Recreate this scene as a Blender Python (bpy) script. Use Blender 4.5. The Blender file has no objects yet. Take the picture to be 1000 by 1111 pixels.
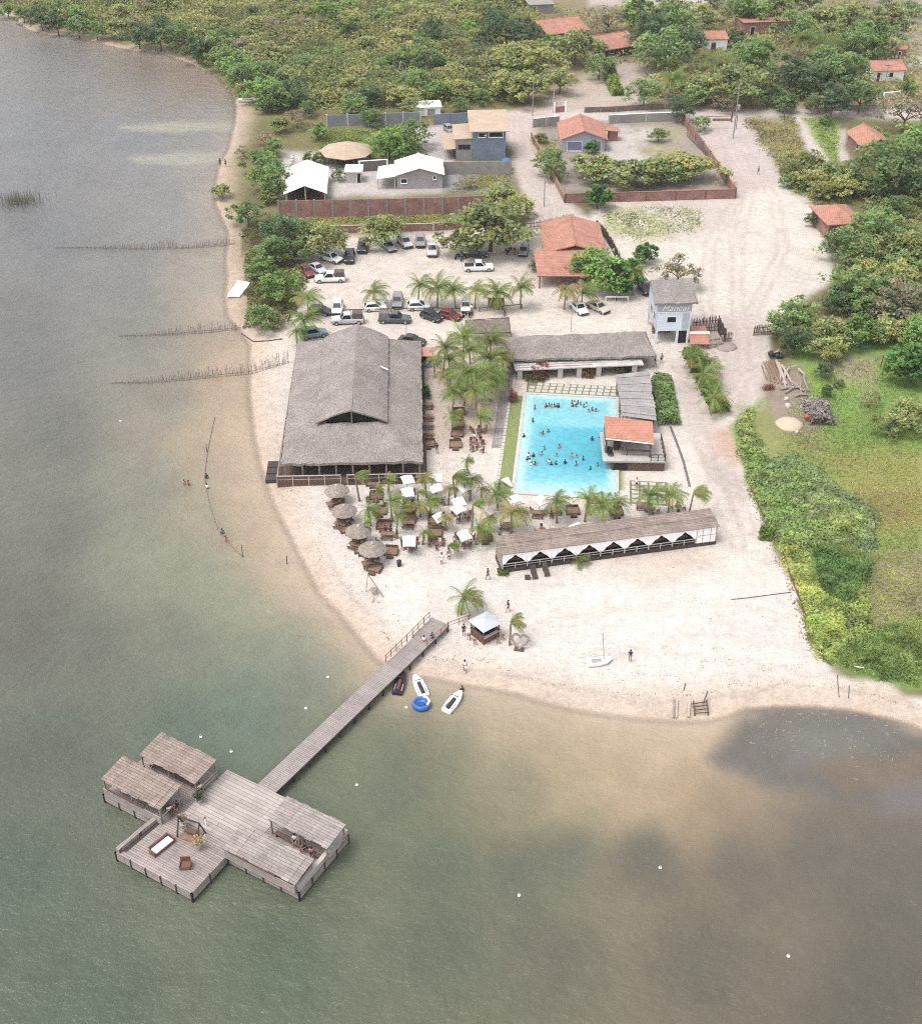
import bpy, bmesh, math, random
import numpy as np
from mathutils import Vector, Matrix

# ------------------------------------------------------------------ camera, world, sun, exposure
SC = bpy.context.scene
COL = SC.collection
F, TH, HC = 1350.0, math.radians(35.0), 92.0      # focal length in photo pixels, pitch, height in metres
CT, ST = math.cos(TH), math.sin(TH)
cam = bpy.data.cameras.new('camera'); cam_o = bpy.data.objects.new('camera', cam); COL.objects.link(cam_o)
cam_o.location = (0, 0, HC); cam_o.rotation_euler = (math.radians(90) - TH, 0, 0)
cam.sensor_fit = 'HORIZONTAL'; cam.sensor_width = 36.0; cam.lens = 36.0 * F / 1000.0
cam.clip_start = 1.0; cam.clip_end = 60000.0
SC.camera = cam_o

SUN_EL, SUN_AZ = 66.0, -118.0                        # azimuth from +Y towards +X, degrees
w = bpy.data.worlds.new('World'); SC.world = w; w.use_nodes = True
nt = w.node_tree; bg = nt.nodes['Background']
sky = nt.nodes.new('ShaderNodeTexSky'); sky.sky_type = 'NISHITA'; sky.sun_disc = False
sky.sun_elevation = math.radians(SUN_EL); sky.sun_rotation = math.radians(SUN_AZ)
sky.air_density = 1.0; sky.dust_density = 3.0; sky.ozone_density = 1.0
hs = nt.nodes.new('ShaderNodeHueSaturation'); hs.inputs['Saturation'].default_value = 0.22
nt.links.new(sky.outputs[0], hs.inputs['Color']); nt.links.new(hs.outputs[0], bg.inputs['Color'])
bg.inputs['Strength'].default_value = 0.15
sl = bpy.data.lights.new('sun', 'SUN'); sl.energy = 0.8; sl.angle = math.radians(22.0); sl.color = (1.0, 0.955, 0.90)
so = bpy.data.objects.new('sun', sl); COL.objects.link(so)
_el, _az = math.radians(SUN_EL), math.radians(SUN_AZ)
sd_ = Vector((math.sin(_az) * math.cos(_el), math.cos(_az) * math.cos(_el), math.sin(_el)))
so.rotation_euler = sd_.to_track_quat('Z', 'Y').to_euler()
SC.view_settings.view_transform = 'Standard'; SC.view_settings.look = 'None'
SC.view_settings.exposure = 1.22; SC.view_settings.gamma = 1.0
SC.cycles.max_bounces = 8; SC.cycles.diffuse_bounces = 5; SC.cycles.transparent_max_bounces = 8
SC.cycles.use_denoising = False; SC.cycles.filter_width = 1.05

# ------------------------------------------------------------------ helpers
RND = random.Random(11)
NP = np.random.default_rng(5)

def P(x, y, z=0.0):
    """point at height z (metres) that stands at photo pixel x, y"""
    u = (x - 500.0) / F; v = (y - 555.5) / F
    d = (u, CT - v * ST, -ST - v * CT)
    t = (z - HC) / d[2]
    return Vector((d[0] * t, d[1] * t, z))

def depth(p):
    return p.y * CT - (p.z - HC) * ST

def lin(c):
    c = c / 255.0
    return c / 12.92 if c <= 0.04045 else ((c + 0.055) / 1.055) ** 2.4

GAIN = 2.0
def K(r, g, b):
    return tuple(min(0.86, lin(x + 0.12 * (255 - x)) / GAIN) for x in (r, g, b))

class MB:
    def __init__(s): s.v = []; s.f = []; s.m = []
    def add(s, vs, fs, m=0):
        o = len(s.v); s.v.extend([tuple(v) for v in vs])
        for f in fs: s.f.append(tuple(i + o for i in f)); s.m.append(m)
    def box(s, x0, y0, z0, x1, y1, z1, m=0):
        vs = [(x0,y0,z0),(x1,y0,z0),(x1,y1,z0),(x0,y1,z0),(x0,y0,z1),(x1,y0,z1),(x1,y1,z1),(x0,y1,z1)]
        s.add(vs, [(3,2,1,0),(4,5,6,7),(0,1,5,4),(1,2,6,5),(2,3,7,6),(3,0,4,7)], m)
    def cbox(s, c, sx, sy, sz, rz=0.0, m=0):
        ca, sa = math.cos(rz), math.sin(rz); vs = []
        for z in (-sz/2, sz/2):
            for x, y in ((-sx/2,-sy/2),(sx/2,-sy/2),(sx/2,sy/2),(-sx/2,sy/2)):
                vs.append((c[0]+x*ca-y*sa, c[1]+x*sa+y*ca, c[2]+z))
        s.add(vs, [(3,2,1,0),(4,5,6,7),(0,1,5,4),(1,2,6,5),(2,3,7,6),(3,0,4,7)], m)
    def beam(s, p, q, w, h=None, m=0):
        h = h or w; p = Vector(p); q = Vector(q); d = (q - p).normalized()
        up = Vector((0,0,1)) if abs(d.z) < 0.95 else Vector((1,0,0))
        a = d.cross(up).normalized(); b = a.cross(d).normalized()
        vs = [e + a*(sx*w/2) + b*(sy*h/2) for e in (p, q) for sx, sy in ((-1,-1),(1,-1),(1,1),(-1,1))]
        s.add(vs, [(0,1,2,3),(7,6,5,4),(0,4,5,1),(1,5,6,2),(2,6,7,3),(3,7,4,0)], m)
    def tube(s, pts, r, n=8, m=0, cap=True):
        pts = [Vector(p) for p in pts]; k = len(pts)
        rs = r if isinstance(r, (list, tuple)) else [r] * k
        vs = []
        for i, p in enumerate(pts):
            d = (pts[min(i+1, k-1)] - pts[max(i-1, 0)]).normalized()
            up = Vector((0,0,1)) if abs(d.z) < 0.9 else Vector((1,0,0))
            a = d.cross(up).normalized(); b = a.cross(d).normalized()
            for j in range(n):
                t = 2*math.pi*j/n; vs.append(p + a*(rs[i]*math.cos(t)) + b*(rs[i]*math.sin(t)))
        fs = []
        for i in range(k-1):
            for j in range(n): fs.append((i*n+j, i*n+(j+1)%n, (i+1)*n+(j+1)%n, (i+1)*n+j))
        if cap: fs.append(tuple(range(n-1,-1,-1))); fs.append(tuple((k-1)*n+j for j in range(n)))
        s.add(vs, fs, m)
    def lathe(s, prof, n=16, c=(0,0,0), m=0, jit=0.0, rng=None):
        vs = []
        for r, z in prof:
            for j in range(n):
                t = 2*math.pi*j/n; k = 1 + (rng.uniform(-jit, jit) if rng else 0)
                vs.append((c[0]+r*k*math.cos(t), c[1]+r*k*math.sin(t), c[2]+z))
        fs = [(i*n+j, i*n+(j+1)%n, (i+1)*n+(j+1)%n, (i+1)*n+j) for i in range(len(prof)-1) for j in range(n)]
        fs.append(tuple(range(n-1,-1,-1))); fs.append(tuple((len(prof)-1)*n+j for j in range(n)))
        s.add(vs, fs, m)
    def ball(s, c, r, rz=None, n=10, k=6, m=0):
        rz = rz or r
        s.lathe([(max(0.001, r*math.sin(math.pi*i/k)), -rz*math.cos(math.pi*i/k)) for i in range(k+1)], n, c, m)
    def slab(s, top, th, m=0):
        """polygon of top points, extruded down by th"""
        n = len(top); vs = [Vector(p) for p in top]; vs += [p - Vector((0,0,th)) for p in vs]
        fs = [tuple(range(n)), tuple(range(2*n-1, n-1, -1))] + [(i, n+i, n+(i+1)%n, (i+1)%n) for i in range(n)]
        s.add(vs, fs, m)
    def loft(s, rings, m=0, cap=True):
        n = len(rings[0]); vs = [p for r in rings for p in r]
        fs = [(i*n+j, i*n+(j+1)%n, (i+1)*n+(j+1)%n, (i+1)*n+j) for i in range(len(rings)-1) for j in range(n)]
        if cap: fs.append(tuple(range(n-1,-1,-1))); fs.append(tuple((len(rings)-1)*n+j for j in range(n)))
        s.add(vs, fs, m)
    def build(s, name, mats, parent=None, loc=None, smooth=False, rz=None):
        me = bpy.data.meshes.new(name); me.from_pydata(s.v, [], s.f)
        mats = mats if isinstance(mats, (list, tuple)) else [mats]
        for m in mats: me.materials.append(m)
        me.polygons.foreach_set('material_index', s.m)
        if smooth: me.polygons.foreach_set('use_smooth', [True]*len(s.f))
        bm = bmesh.new(); bm.from_mesh(me); bmesh.ops.recalc_face_normals(bm, faces=bm.faces); bm.to_mesh(me); bm.free()
        me.update()
        o = bpy.data.objects.new(name, me); COL.objects.link(o)
        if parent: o.parent = parent
        if loc is not None: o.location = loc
        if rz is not None: o.rotation_euler[2] = rz
        return o

def tag(o, label=None, cat=None, group=None, kind=None):
    if label: o['label'] = label
    if cat: o['category'] = cat
    if group: o['group'] = group
    if kind: o['kind'] = kind
    return o

def thing(name, label, cat, loc=(0,0,0), rz=0.0, group=None):
    o = bpy.data.objects.new(name, None); COL.objects.link(o)
    o.empty_display_size = 0.3
    o.location = loc; o.rotation_euler = (0, 0, rz)
    return tag(o, label, cat, group)

def dup(root, loc, rz=0.0, label=None, group=None, scale=None, cat=None):
    def cp(o, par):
        c = o.copy(); COL.objects.link(c); c.parent = par
        for ch in o.children: cp(ch, c)
        return c
    r = cp(root, None); r.location = loc; r.rotation_euler = (0, 0, rz)
    if scale is not None: r.scale = scale if isinstance(scale, (tuple, list)) else (scale,)*3
    if label: r['label'] = label
    if group: r['group'] = group
    if cat: r['category'] = cat
    return r

class Proto:
    """first use hands out the original, later uses copies"""
    def __init__(s, root): s.root = root; s.used = False
    def put(s, loc, rz=0.0, label=None, group=None, scale=None, cat=None):
        if s.used: return dup(s.root, loc, rz, label, group, scale, cat)
        s.used = True; r = s.root; r.location = loc; r.rotation_euler = (0,0,rz)
        if scale is not None: r.scale = scale if isinstance(scale, (tuple, list)) else (scale,)*3
        if label: r['label'] = label
        if group: r['group'] = group
        if cat: r['category'] = cat
        return r

def kids(o, stem):
    return [c for c in o.children if c.name.split('.')[0] == stem]

def recolor(o, m, slot=0):
    s = o.material_slots[slot]; s.link = 'OBJECT'; s.material = m

# ------------------------------------------------------------------ materials
MATS = {}
def _base(name, rough, metal=0.0, spec=0.3):
    m = bpy.data.materials.new(name); m.use_nodes = True; n = m.node_tree
    b = n.nodes['Principled BSDF']; b.inputs['Roughness'].default_value = rough; b.inputs['Metallic'].default_value = metal
    b.inputs['Specular IOR Level'].default_value = spec
    return m, n, b

def _noise(n, scale, vec, detail=4.0, rough=0.55):
    t = n.nodes.new('ShaderNodeTexNoise'); t.inputs['Scale'].default_value = scale
    t.inputs['Detail'].default_value = detail; t.inputs['Roughness'].default_value = rough
    if vec: n.links.new(vec, t.inputs['Vector'])
    return t.outputs['Fac']

def _range(n, v, a, b, lo=0.3, hi=0.7):
    t = n.nodes.new('ShaderNodeMapRange'); t.clamp = True
    for k, x in zip(('From Min','From Max','To Min','To Max'), (lo, hi, a, b)): t.inputs[k].default_value = x
    n.links.new(v, t.inputs['Value']); return t.outputs[0]

def _mul(n, col, fac):
    t = n.nodes.new('ShaderNodeVectorMath'); t.operation = 'SCALE'
    if isinstance(col, (tuple, list)): t.inputs[0].default_value = col[:3]
    else: n.links.new(col, t.inputs[0])
    n.links.new(fac, t.inputs['Scale']); return t.outputs[0]

def _math(n, op, a, b):
    t = n.nodes.new('ShaderNodeMath'); t.operation = op
    for i, x in enumerate((a, b)):
        if isinstance(x, (int, float)): t.inputs[i].default_value = x
        else: n.links.new(x, t.inputs[i])
    return t.outputs[0]

def _bump(n, b, h, strength, dist=0.05):
    t = n.nodes.new('ShaderNodeBump'); t.inputs['Strength'].default_value = strength; t.inputs['Distance'].default_value = dist
    n.links.new(h, t.inputs['Height']); n.links.new(t.outputs[0], b.inputs['Normal'])

def _vec(n, scale=(1,1,1), rot=(0,0,0), rnd=True):
    tc = n.nodes.new('ShaderNodeTexCoord'); mp = n.nodes.new('ShaderNodeMapping')
    mp.inputs['Scale'].default_value = scale; mp.inputs['Rotation'].default_value = rot
    n.links.new(tc.outputs['Object'], mp.inputs['Vector'])
    if rnd:
        oi = n.nodes.new('ShaderNodeObjectInfo'); k = _math(n, 'MULTIPLY', oi.outputs['Random'], 37.0)
        cx = n.nodes.new('ShaderNodeCombineXYZ'); n.links.new(k, cx.inputs[0]); n.links.new(k, cx.inputs[1])
        n.links.new(cx.outputs[0], mp.inputs['Location'])
    return mp.outputs[0]

def M(name, col, rough=0.8, var=0.14, scale=1.5, bump=0.0, metal=0.0, spec=0.3, stretch=(1,1,1)):
    if name in MATS: return MATS[name]
    m, n, b = _base(name, rough, metal, spec)
    v = _vec(n, stretch)
    a = _range(n, _noise(n, scale, v), 1-var, 1+var); c = _range(n, _noise(n, scale*7, v), 1-var*0.6, 1+var*0.6)
    n.links.new(_mul(n, tuple(col), _math(n, 'MULTIPLY', a, c)), b.inputs['Base Color'])
    if bump: _bump(n, b, _noise(n, scale*6, v), bump)
    MATS[name] = m; return m

def BRICK(name, c1, c2, mortar, bw, rh, ms=0.02, axis='XY', rot=0.0, var=0.2, rough=0.85, bump=0.3, off=0.5):
    """planks, tiles, bricks: brick pattern in object XY (decks, roofs) or along walls ('W')"""
    if name in MATS: return MATS[name]
    m, n, b = _base(name, rough)
    v = _vec(n, (1,1,1), (0,0,rot), rnd=False)
    if axis == 'W':
        sp = n.nodes.new('ShaderNodeSeparateXYZ'); n.links.new(v, sp.inputs[0])
        cx = n.nodes.new('ShaderNodeCombineXYZ'); n.links.new(_math(n, 'ADD', sp.outputs[0], sp.outputs[1]), cx.inputs[0]); n.links.new(sp.outputs[2], cx.inputs[1]); vv = cx.outputs[0]
    else: vv = v
    t = n.nodes.new('ShaderNodeTexBrick'); n.links.new(vv, t.inputs['Vector'])
    t.inputs['Color1'].default_value = (*c1, 1); t.inputs['Color2'].default_value = (*c2, 1); t.inputs['Mortar'].default_value = (*mortar, 1)
    t.inputs['Scale'].default_value = 1.0; t.inputs['Brick Width'].default_value = bw; t.inputs['Row Height'].default_value = rh
    t.inputs['Mortar Size'].default_value = ms; t.offset = off
    a = _range(n, _noise(n, 0.6, v), 1-var, 1+var); c = _range(n, _noise(n, 5.0, v), 1-var*0.7, 1+var*0.7)
    n.links.new(_mul(n, t.outputs['Color'], _math(n, 'MULTIPLY', a, c)), b.inputs['Base Color'])
    if bump: _bump(n, b, _math(n, 'SUBTRACT', 1.0, t.outputs['Fac']), bump, 0.03)
    MATS[name] = m; return m

def THATCH(name, col, rough=0.95):
    m, n, b = _base(name, rough, 0, 0.1)
    v = _vec(n); v2 = _vec(n, (6, 1.2, 2))
    a = _range(n, _noise(n, 0.35, v, 5), 0.84, 1.14); c = _range(n, _noise(n, 1.5, v2, 6, 0.75), 0.60, 1.38); e = _range(n, _noise(n, 4.5, v, 4, .7), 0.74, 1.26)
    n.links.new(_mul(n, tuple(col), _math(n, 'MULTIPLY', _math(n, 'MULTIPLY', a, c), e)), b.inputs['Base Color'])
    _bump(n, b, _noise(n, 3.0, v2, 6, 0.75), 0.9, 0.18)
    MATS[name] = m; return m

m_leaf, n, b = _base('leaf', 0.55, 0, 0.25)
at = n.nodes.new('ShaderNodeAttribute'); at.attribute_name = 'lc'
oi = n.nodes.new('ShaderNodeObjectInfo')
lc = _mul(n, at.outputs['Color'], _range(n, oi.outputs['Random'], 1.3, 1.9, 0, 1))
n.links.new(lc, b.inputs['Base Color'])
tr = n.nodes.new('ShaderNodeBsdfTranslucent'); n.links.new(lc, tr.inputs['Color'])
mx = n.nodes.new('ShaderNodeMixShader'); mx.inputs[0].default_value = 0.42
n.links.new(b.outputs[0], mx.inputs[1]); n.links.new(tr.outputs[0], mx.inputs[2])
n.links.new(mx.outputs[0], n.nodes['Material Output'].inputs['Surface'])

THATCH_G = THATCH('thatch_grey', K(182,169,162)); THATCH_B = THATCH('thatch_brown', K(150,132,122))
BARK = M('bark', (0.12,0.095,0.07), 0.95, 0.3, 3, 0.5); PALMBARK = M('palm_bark', (0.22,0.18,0.14), 0.95, 0.25, 4, 0.4)
WOODDK = M('dark_wood', K(104,78,64), 0.8, 0.25, 3, 0.2); WOODBR = M('brown_wood', K(158,118,92), 0.8, 0.25, 3, 0.2)
WOODGR = M('grey_wood', K(176,158,148), 0.85, 0.2, 2.5, 0.2); WOODRED = M('red_brown_wood', K(132,86,72), 0.8, 0.22, 3, 0.2)
WOODPALE = M('pale_stripped_wood', K(214,196,178), 0.85, 0.2, 3, 0.2); WOODVD = M('very_dark_wood', K(70,58,54), 0.85, 0.25, 3)  # last tone is simply the darkest of the brown woods
WHITE = M('white_paint', (0.78,0.77,0.75), 0.6, 0.05, 1.0); OFFW = M('offwhite_plaster', K(226,216,208), 0.85, 0.08, 0.7)
CLOTHW = M('white_cloth', (0.66,0.645,0.63), 0.9, 0.05, 1.5); DRAPEW = M('drape_cloth', (0.80,0.79,0.80), 0.9, 0.04, 1.5); GREYP = M('grey_plaster', K(186,180,180), 0.85, 0.12, 0.6, 0.1)
CONC = M('concrete', K(170,162,156), 0.9, 0.15, 0.8, 0.1); CONCDK = M('dark_concrete', K(120,110,106), 0.9, 0.2, 0.8)
BLUEW = M('blue_grey_plaster', K(136,150,172), 0.85, 0.1, 0.6); LBLUE = M('pale_blue_paint', (.60,.65,.71), 0.8, 0.06, 0.5); BLUEG = M('blue_grey_band', (.36,.39,.45), 0.8, 0.08, 0.7)
BEIGE = BRICK('beige_sheet_roof', K(224,196,168), K(214,184,156), K(196,166,140), 2.2, 1.1, 0.03, bump=0.15, var=0.08)
TILE = BRICK('terracotta_tile', K(222,154,128), K(208,136,112), K(172,112,92), 0.34, 0.55, 0.03, var=0.16, bump=0.5)
TILE2 = BRICK('pale_terracotta_tile', K(226,152,124), K(216,140,112), K(190,118,96), 0.34, 0.55, 0.03, var=0.12, bump=0.4)
BRICKM = BRICK('red_brick', K(178,118,102), K(154,98,86), K(186,160,148), 0.5, 0.22, 0.02, axis='W', var=0.25, bump=0.2)
CORR = BRICK('corrugated_sheet', K(186,178,176), K(170,162,160), K(130,124,122), 3.4, 0.9, 0.03, rot=0.0, var=0.14, bump=0.5)
PLANK = BRICK('weathered_planks', K(190,174,166), K(168,152,146), K(96,84,80), 3.2, 0.24, 0.018, var=0.14, bump=0.4)
PLANKV = BRICK('weathered_planks_cross', K(190,174,166), K(168,152,146), K(96,84,80), 3.2, 0.24, 0.018, rot=math.pi/2, var=0.14, bump=0.4)
PLANKP = BRICK('pale_wide_planks', K(212,198,190), K(188,172,164), K(120,106,100), 6.0, 0.42, 0.02, rot=0, var=0.12, bump=0.4)
MATROOF = BRICK('board_roof', K(178,156,142), K(152,132,120), K(104,88,80), 1.6, 0.3, 0.02, var=0.22, bump=0.5)
SIDING = BRICK('board_siding', K(206,190,182), K(184,168,160), K(110,98,92), 2.2, 0.3, 0.02, axis='W', var=0.15)
PALING = BRICK('stick_palings', K(172,150,134), K(134,112,98), K(90,74,66), 0.12, 2.5, 0.03, axis='W', var=0.25, off=0.0)
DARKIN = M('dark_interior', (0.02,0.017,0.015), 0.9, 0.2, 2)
GLASSD = M('dark_glass', (0.015,0.017,0.02), 0.12, 0.1, 1, spec=0.6); TYRE = M('tyre_rubber', (0.02,0.02,0.02), 0.9, 0.1); RIM = M('rim_metal', (0.4,0.4,0.42), 0.35, 0.05, metal=0.7)
LAMP = M('clear_lamp', (0.6,0.6,0.58), 0.2, 0.05); TAILL = M('red_lamp', (0.35,0.02,0.02), 0.3, 0.05); METAL = M('grey_metal', (0.3,0.3,0.31), 0.5, 0.1, metal=0.5); BLACKP = M('black_plastic', (0.025,0.024,0.025), 0.55, 0.15)
def paint(nm, c): return M('paint_' + nm, c, 0.3, 0.03, 1.0, spec=0.55)
# ------------------------------------------------------------------ terrain: ground, water, paths
SHORE = [(-700,-70),(-60,-4),(0,12),(14,17),(32,31),(51,36),(78,37),(112,46),(143,53),(177,56),(204,66),(238,82),(252,98),(258,112),(257,129),(253,146),(250,160),(240,177),(236,196),(235,218),(243,235),(250,252),
 (247,283),(249,300),(246,320),(250,342),(262,356),(274,372),(273,391),(274,430),(279,470),(285,500),(298,540),(316,575),(334,610),(349,640),(374,665),(394,690),(412,712),(428,724),(450,729),(475,732),(500,738),(530,742),(560,748),(590,757),(620,765),(650,770),(690,775),(730,778),(765,778),(790,771),(806,765),(840,762),(880,762),(920,766),(950,772),(985,780),(1010,790),(1100,812),(1700,900)]
def W2(pts, z=0.0): return np.array([P(x, y, z)[:2] for x, y in pts])
_shw = W2(SHORE)
_land = np.vstack([_shw, [[6000, 200], [20000, 20000], [-20000, 20000], [-3000, 3000]]])

def sdf(px, py, poly):
    """signed distance to a polygon, positive inside"""
    px = np.asarray(px, float); py = np.asarray(py, float)
    d = np.full(px.shape, 1e18); ins = np.zeros(px.shape, bool); n = len(poly)
    for i in range(n):
        ax, ay = poly[i]; bx, by = poly[(i+1) % n]
        ex, ey = bx-ax, by-ay; L = ex*ex+ey*ey+1e-12
        t = np.clip(((px-ax)*ex+(py-ay)*ey)/L, 0, 1)
        d = np.minimum(d, (px-ax-t*ex)**2+(py-ay-t*ey)**2)
        c = ((ay > py) != (by > py)) & (px < (bx-ax)*(py-ay)/((by-ay) if abs(by-ay) > 1e-12 else 1e-12)+ax)
        ins ^= c
    d = np.sqrt(d); return np.where(ins, d, -d)

_tab = NP.random((256, 256))
def vnoise(x, y, s):
    x = np.asarray(x)/s+1000.3; y = np.asarray(y)/s+1000.7
    xi = np.floor(x).astype(int); yi = np.floor(y).astype(int); fx = x-xi; fy = y-yi
    fx = fx*fx*(3-2*fx); fy = fy*fy*(3-2*fy); g = lambda a, c: _tab[a % 256, c % 256]
    return (g(xi,yi)*(1-fx)+g(xi+1,yi)*fx)*(1-fy)+(g(xi,yi+1)*(1-fx)+g(xi+1,yi+1)*fx)*fy
def fbm(x, y, s, o=4):
    r = 0; a = 1; t = 0
    for i in range(o): r = r+a*vnoise(x+17*i, y-9*i, s); t += a; a *= .55; s *= .5
    return r/t*2-1

ZW = -0.25
def zground(wx, wy):
    sd = sdf(np.array([wx]), np.array([wy]), _land)[0]
    return float(np.clip(ZW+0.07*sd, -2.0, 0.0))
def G(x, y):
    """point on the ground under photo pixel x, y"""
    p = P(x, y, 0); z = zground(p.x, p.y)
    if z < -0.005:
        p = P(x, y, z); p = P(x, y, zground(p.x, p.y))
    return p

def smooth(t): t = np.clip(t, 0, 1); return t*t*(3-2*t)

xs = np.concatenate([np.arange(-900, -60, 60), np.arange(-60, 1061, 3.2), np.arange(1090, 1900, 60)])
ys = np.concatenate([[-383, -375, -360, -330, -290, -250, -210, -170, -130, -100, -80, -60, -45, -32], np.arange(-24, 1125, 3.0), np.arange(1140, 1400, 30)])
def gridpts(z):
    X, Y = np.meshgrid(xs, ys); u = (X-500)/F; v = (Y-555.5)/F
    dz = -ST-v*CT; t = (z-HC)/dz
    return X, Y, u*t, (CT-v*ST)*t

def grid_mesh(name, X, Wx, Wy, Z, keep, mat, attrs, falpha=None):
    ny, nx = X.shape; idx = np.arange(ny*nx).reshape(ny, nx)
    q = np.stack([idx[1:, :-1], idx[1:, 1:], idx[:-1, 1:], idx[:-1, :-1]], -1).reshape(-1, 4)
    if keep is not None: q = q[keep.ravel()[q].any(1)]
    me = bpy.data.meshes.new(name)
    used = np.unique(q); mp = -np.ones(ny*nx, int); mp[used] = np.arange(len(used)); q = mp[q]
    co = np.stack([Wx, Wy, Z], -1).reshape(-1, 3)[used]
    me.vertices.add(len(co)); me.vertices.foreach_set('co', co.ravel().astype(np.float32))
    me.loops.add(q.size); me.loops.foreach_set('vertex_index', q.ravel().astype(np.int32))
    me.polygons.add(len(q)); me.polygons.foreach_set('loop_start', np.arange(0, q.size, 4, dtype=np.int32))
    me.polygons.foreach_set('use_smooth', np.ones(len(q), bool)); me.update(calc_edges=True); me.validate()
    for nm, (typ, arr) in attrs.items():
        a = me.attributes.new(nm, typ, 'POINT')
        if typ == 'FLOAT_COLOR':
            c = np.ones((len(used), 4), np.float32); c[:, :3] = arr.reshape(-1, 3)[used]; a.data.foreach_set('color', c.ravel())
        else: a.data.foreach_set('value', arr.ravel()[used].astype(np.float32))
    me.materials.append(mat); o = bpy.data.objects.new(name, me); COL.objects.link(o); return o

# ---- ground colours (what each patch of ground is made of)
X, Y, WX, WY = gridpts(0.0)
sd_land = sdf(WX, WY, _land)
GC = np.zeros(X.shape+(3,)); GC[:] = K(128,120,74)
nz = fbm(WX, WY, 14, 5); nz2 = fbm(WX+300, WY, 4, 4)
GC *= (1+0.28*nz)[..., None]
ROUGH = np.zeros(X.shape)
def zone(poly, rgb, soft=4, amp=4.0, amt=1.0, var=0.06, patch=None):
    poly = [(1500 if x >= 1000 else x, y) for x, y in poly]
    s = sdf(X, Y, poly)+amp*nz+amp*0.6*nz2
    wgt = smooth(s/soft*0.5+0.5)*amt
    if patch is not None: wgt = wgt*smooth((fbm(WX+patch*71, WY+patch*13, 6 if patch < 50 else 2.5, 4)+0.12)*3+0.5)
    c = np.array(K(*rgb))*(1+var*nz2+var*0.7*nz)[..., None]
    GC[:] = GC*(1-wgt[..., None])+c*wgt[..., None]
# scrub clearings
for poly in ([(60,0),(300,0),(280,28),(230,50),(90,18)], [(280,30),(420,20),(560,60),(430,80)]): zone(poly, (150,126,92), 20, 14, .7, patch=3)
zone([(380,60),(480,50),(520,75),(420,85)], (172,150,122), 14, 10, .6, patch=5)
# village ground far back
zone([(560,-20),(1000,-20),(1000,125),(560,125)], (156,136,104), 10, 8, .8)
zone([(640,-30),(770,-30),(775,14),(760,20),(735,8),(640,6)], (206,190,178), 6, 4)
zone([(745,-30),(765,0),(772,22),(762,24),(750,8),(735,-30)], (216,204,192), 4, 2)
zone([(930,-30),(1000,-30),(1000,70),(975,45),(945,18)], (168,150,138), 6, 5)
zone([(966,0),(1000,20),(1000,80),(975,55)], (184,166,156), 8, 8, .8, patch=4)
zone([(976,58),(984,60),(1000,76),(1000,84),(985,72)], (220,206,194), 3, 1)
zone([(592,100),(640,80),(668,78),(705,95),(700,118),(590,122)], (206,186,168), 8, 6)
zone([(665,68),(720,72),(715,92),(668,90)], (200,182,168), 6, 4)
zone([(580,40),(600,48),(602,66),(584,70)], (204,190,180), 5, 3)
# dirt street and lanes
zone([(545,120),(800,118),(1000,112),(1000,126),(870,129),(780,131),(560,132)], (226,210,200), 4, 3)
zone([(546,122),(584,122),(588,150),(600,190),(640,240),(625,262),(585,250),(566,205),(552,160)], (224,206,194), 5, 4)
zone([(745,122),(808,124),(836,160),(856,205),(800,225),(760,170)], (220,202,194), 5, 4)
zone([(806,128),(862,126),(876,170),(860,200),(834,165)], (170,156,126), 8, 6, .9)
zone([(862,126),(878,126),(894,150),(900,178),(884,182),(872,150)], (226,212,202), 3, 2)
zone([(872,128),(908,128),(912,150),(908,176),(896,168)], (150,176,84), 5, 4)
zone([(908,140),(918,140),(916,160),(924,178),(912,178),(906,160)], (212,200,190), 3, 2)
# walled compound
zone([(578,138),(738,132),(796,208),(612,212)], (176,160,148), 5, 4)
zone([(655,135),(715,138),(722,165),(690,182),(650,178)], (220,208,200), 6, 6, .9, patch=7)
zone([(690,136),(740,138),(745,165),(700,170)], (168,160,112), 8, 8, .7, patch=8)
zone([(575,150),(604,150),(606,200),(596,200)], (178,168,120), 5, 5, .7)
# white house yards
zone([(305,165),(480,160),(482,210),(303,214)], (220,208,202), 5, 3)
zone([(346,140),(452,138),(462,160),(462,174),(345,178)], (142,148,78), 5, 4)
zone([(450,138),(490,135),(492,178),(458,176)], (214,202,196), 4, 3)
zone([(480,190),(555,186),(556,206),(482,212)], (150,146,116), 5, 4, .9)
zone([(482,188),(518,188),(512,206),(482,208)], (168,164,166), 4, 4, .9)
zone([(305,228),(560,224),(556,246),(305,252)], (158,156,96), 4, 4)
zone([(258,250),(312,240),(330,300),(320,345),(270,350)], (128,112,80), 8, 5)
# sand of the resort
zone([(318,262),(560,246),(585,240),(640,235),(660,212),(800,212),(850,200),(884,228),(905,300),(862,330),(838,352),(832,400),(840,440),(806,450),(792,470),(812,520),(830,562),(842,598),(870,648),(884,690),(902,728),(940,742),(958,745),(966,742),(972,756),(1000,765),(1012,800),(800,1200),(230,1200),(230,340),(262,352),(300,360),(325,330)], (243,229,216), 5, 3)
zone([(320,258),(600,250),(610,330),(600,372),(320,372)], (239,224,209), 10, 6)
zone([(640,214),(880,214),(900,300),(850,340),(690,340),(660,290)], (239,226,211), 10, 6)
zone([(655,222),(765,224),(770,252),(690,262),(650,250)], (186,180,132), 10, 8, .75, patch=60)
zone([(690,216),(800,214),(795,250),(740,255)], (214,198,190), 10, 8, .6)
zone([(745,340),(835,345),(832,430),(800,445),(770,400)], (222,204,194), 8, 6)
zone([(735,400),(765,430),(800,500),(812,545),(790,560),(740,440)], (228,210,200), 8, 6)
zone([(770,470),(792,462),(806,490),(800,505),(780,492)], (222,184,160), 6, 4)
zone([(765,500),(810,520),(815,545),(790,540)], (206,190,182), 8, 6, .8)
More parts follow.
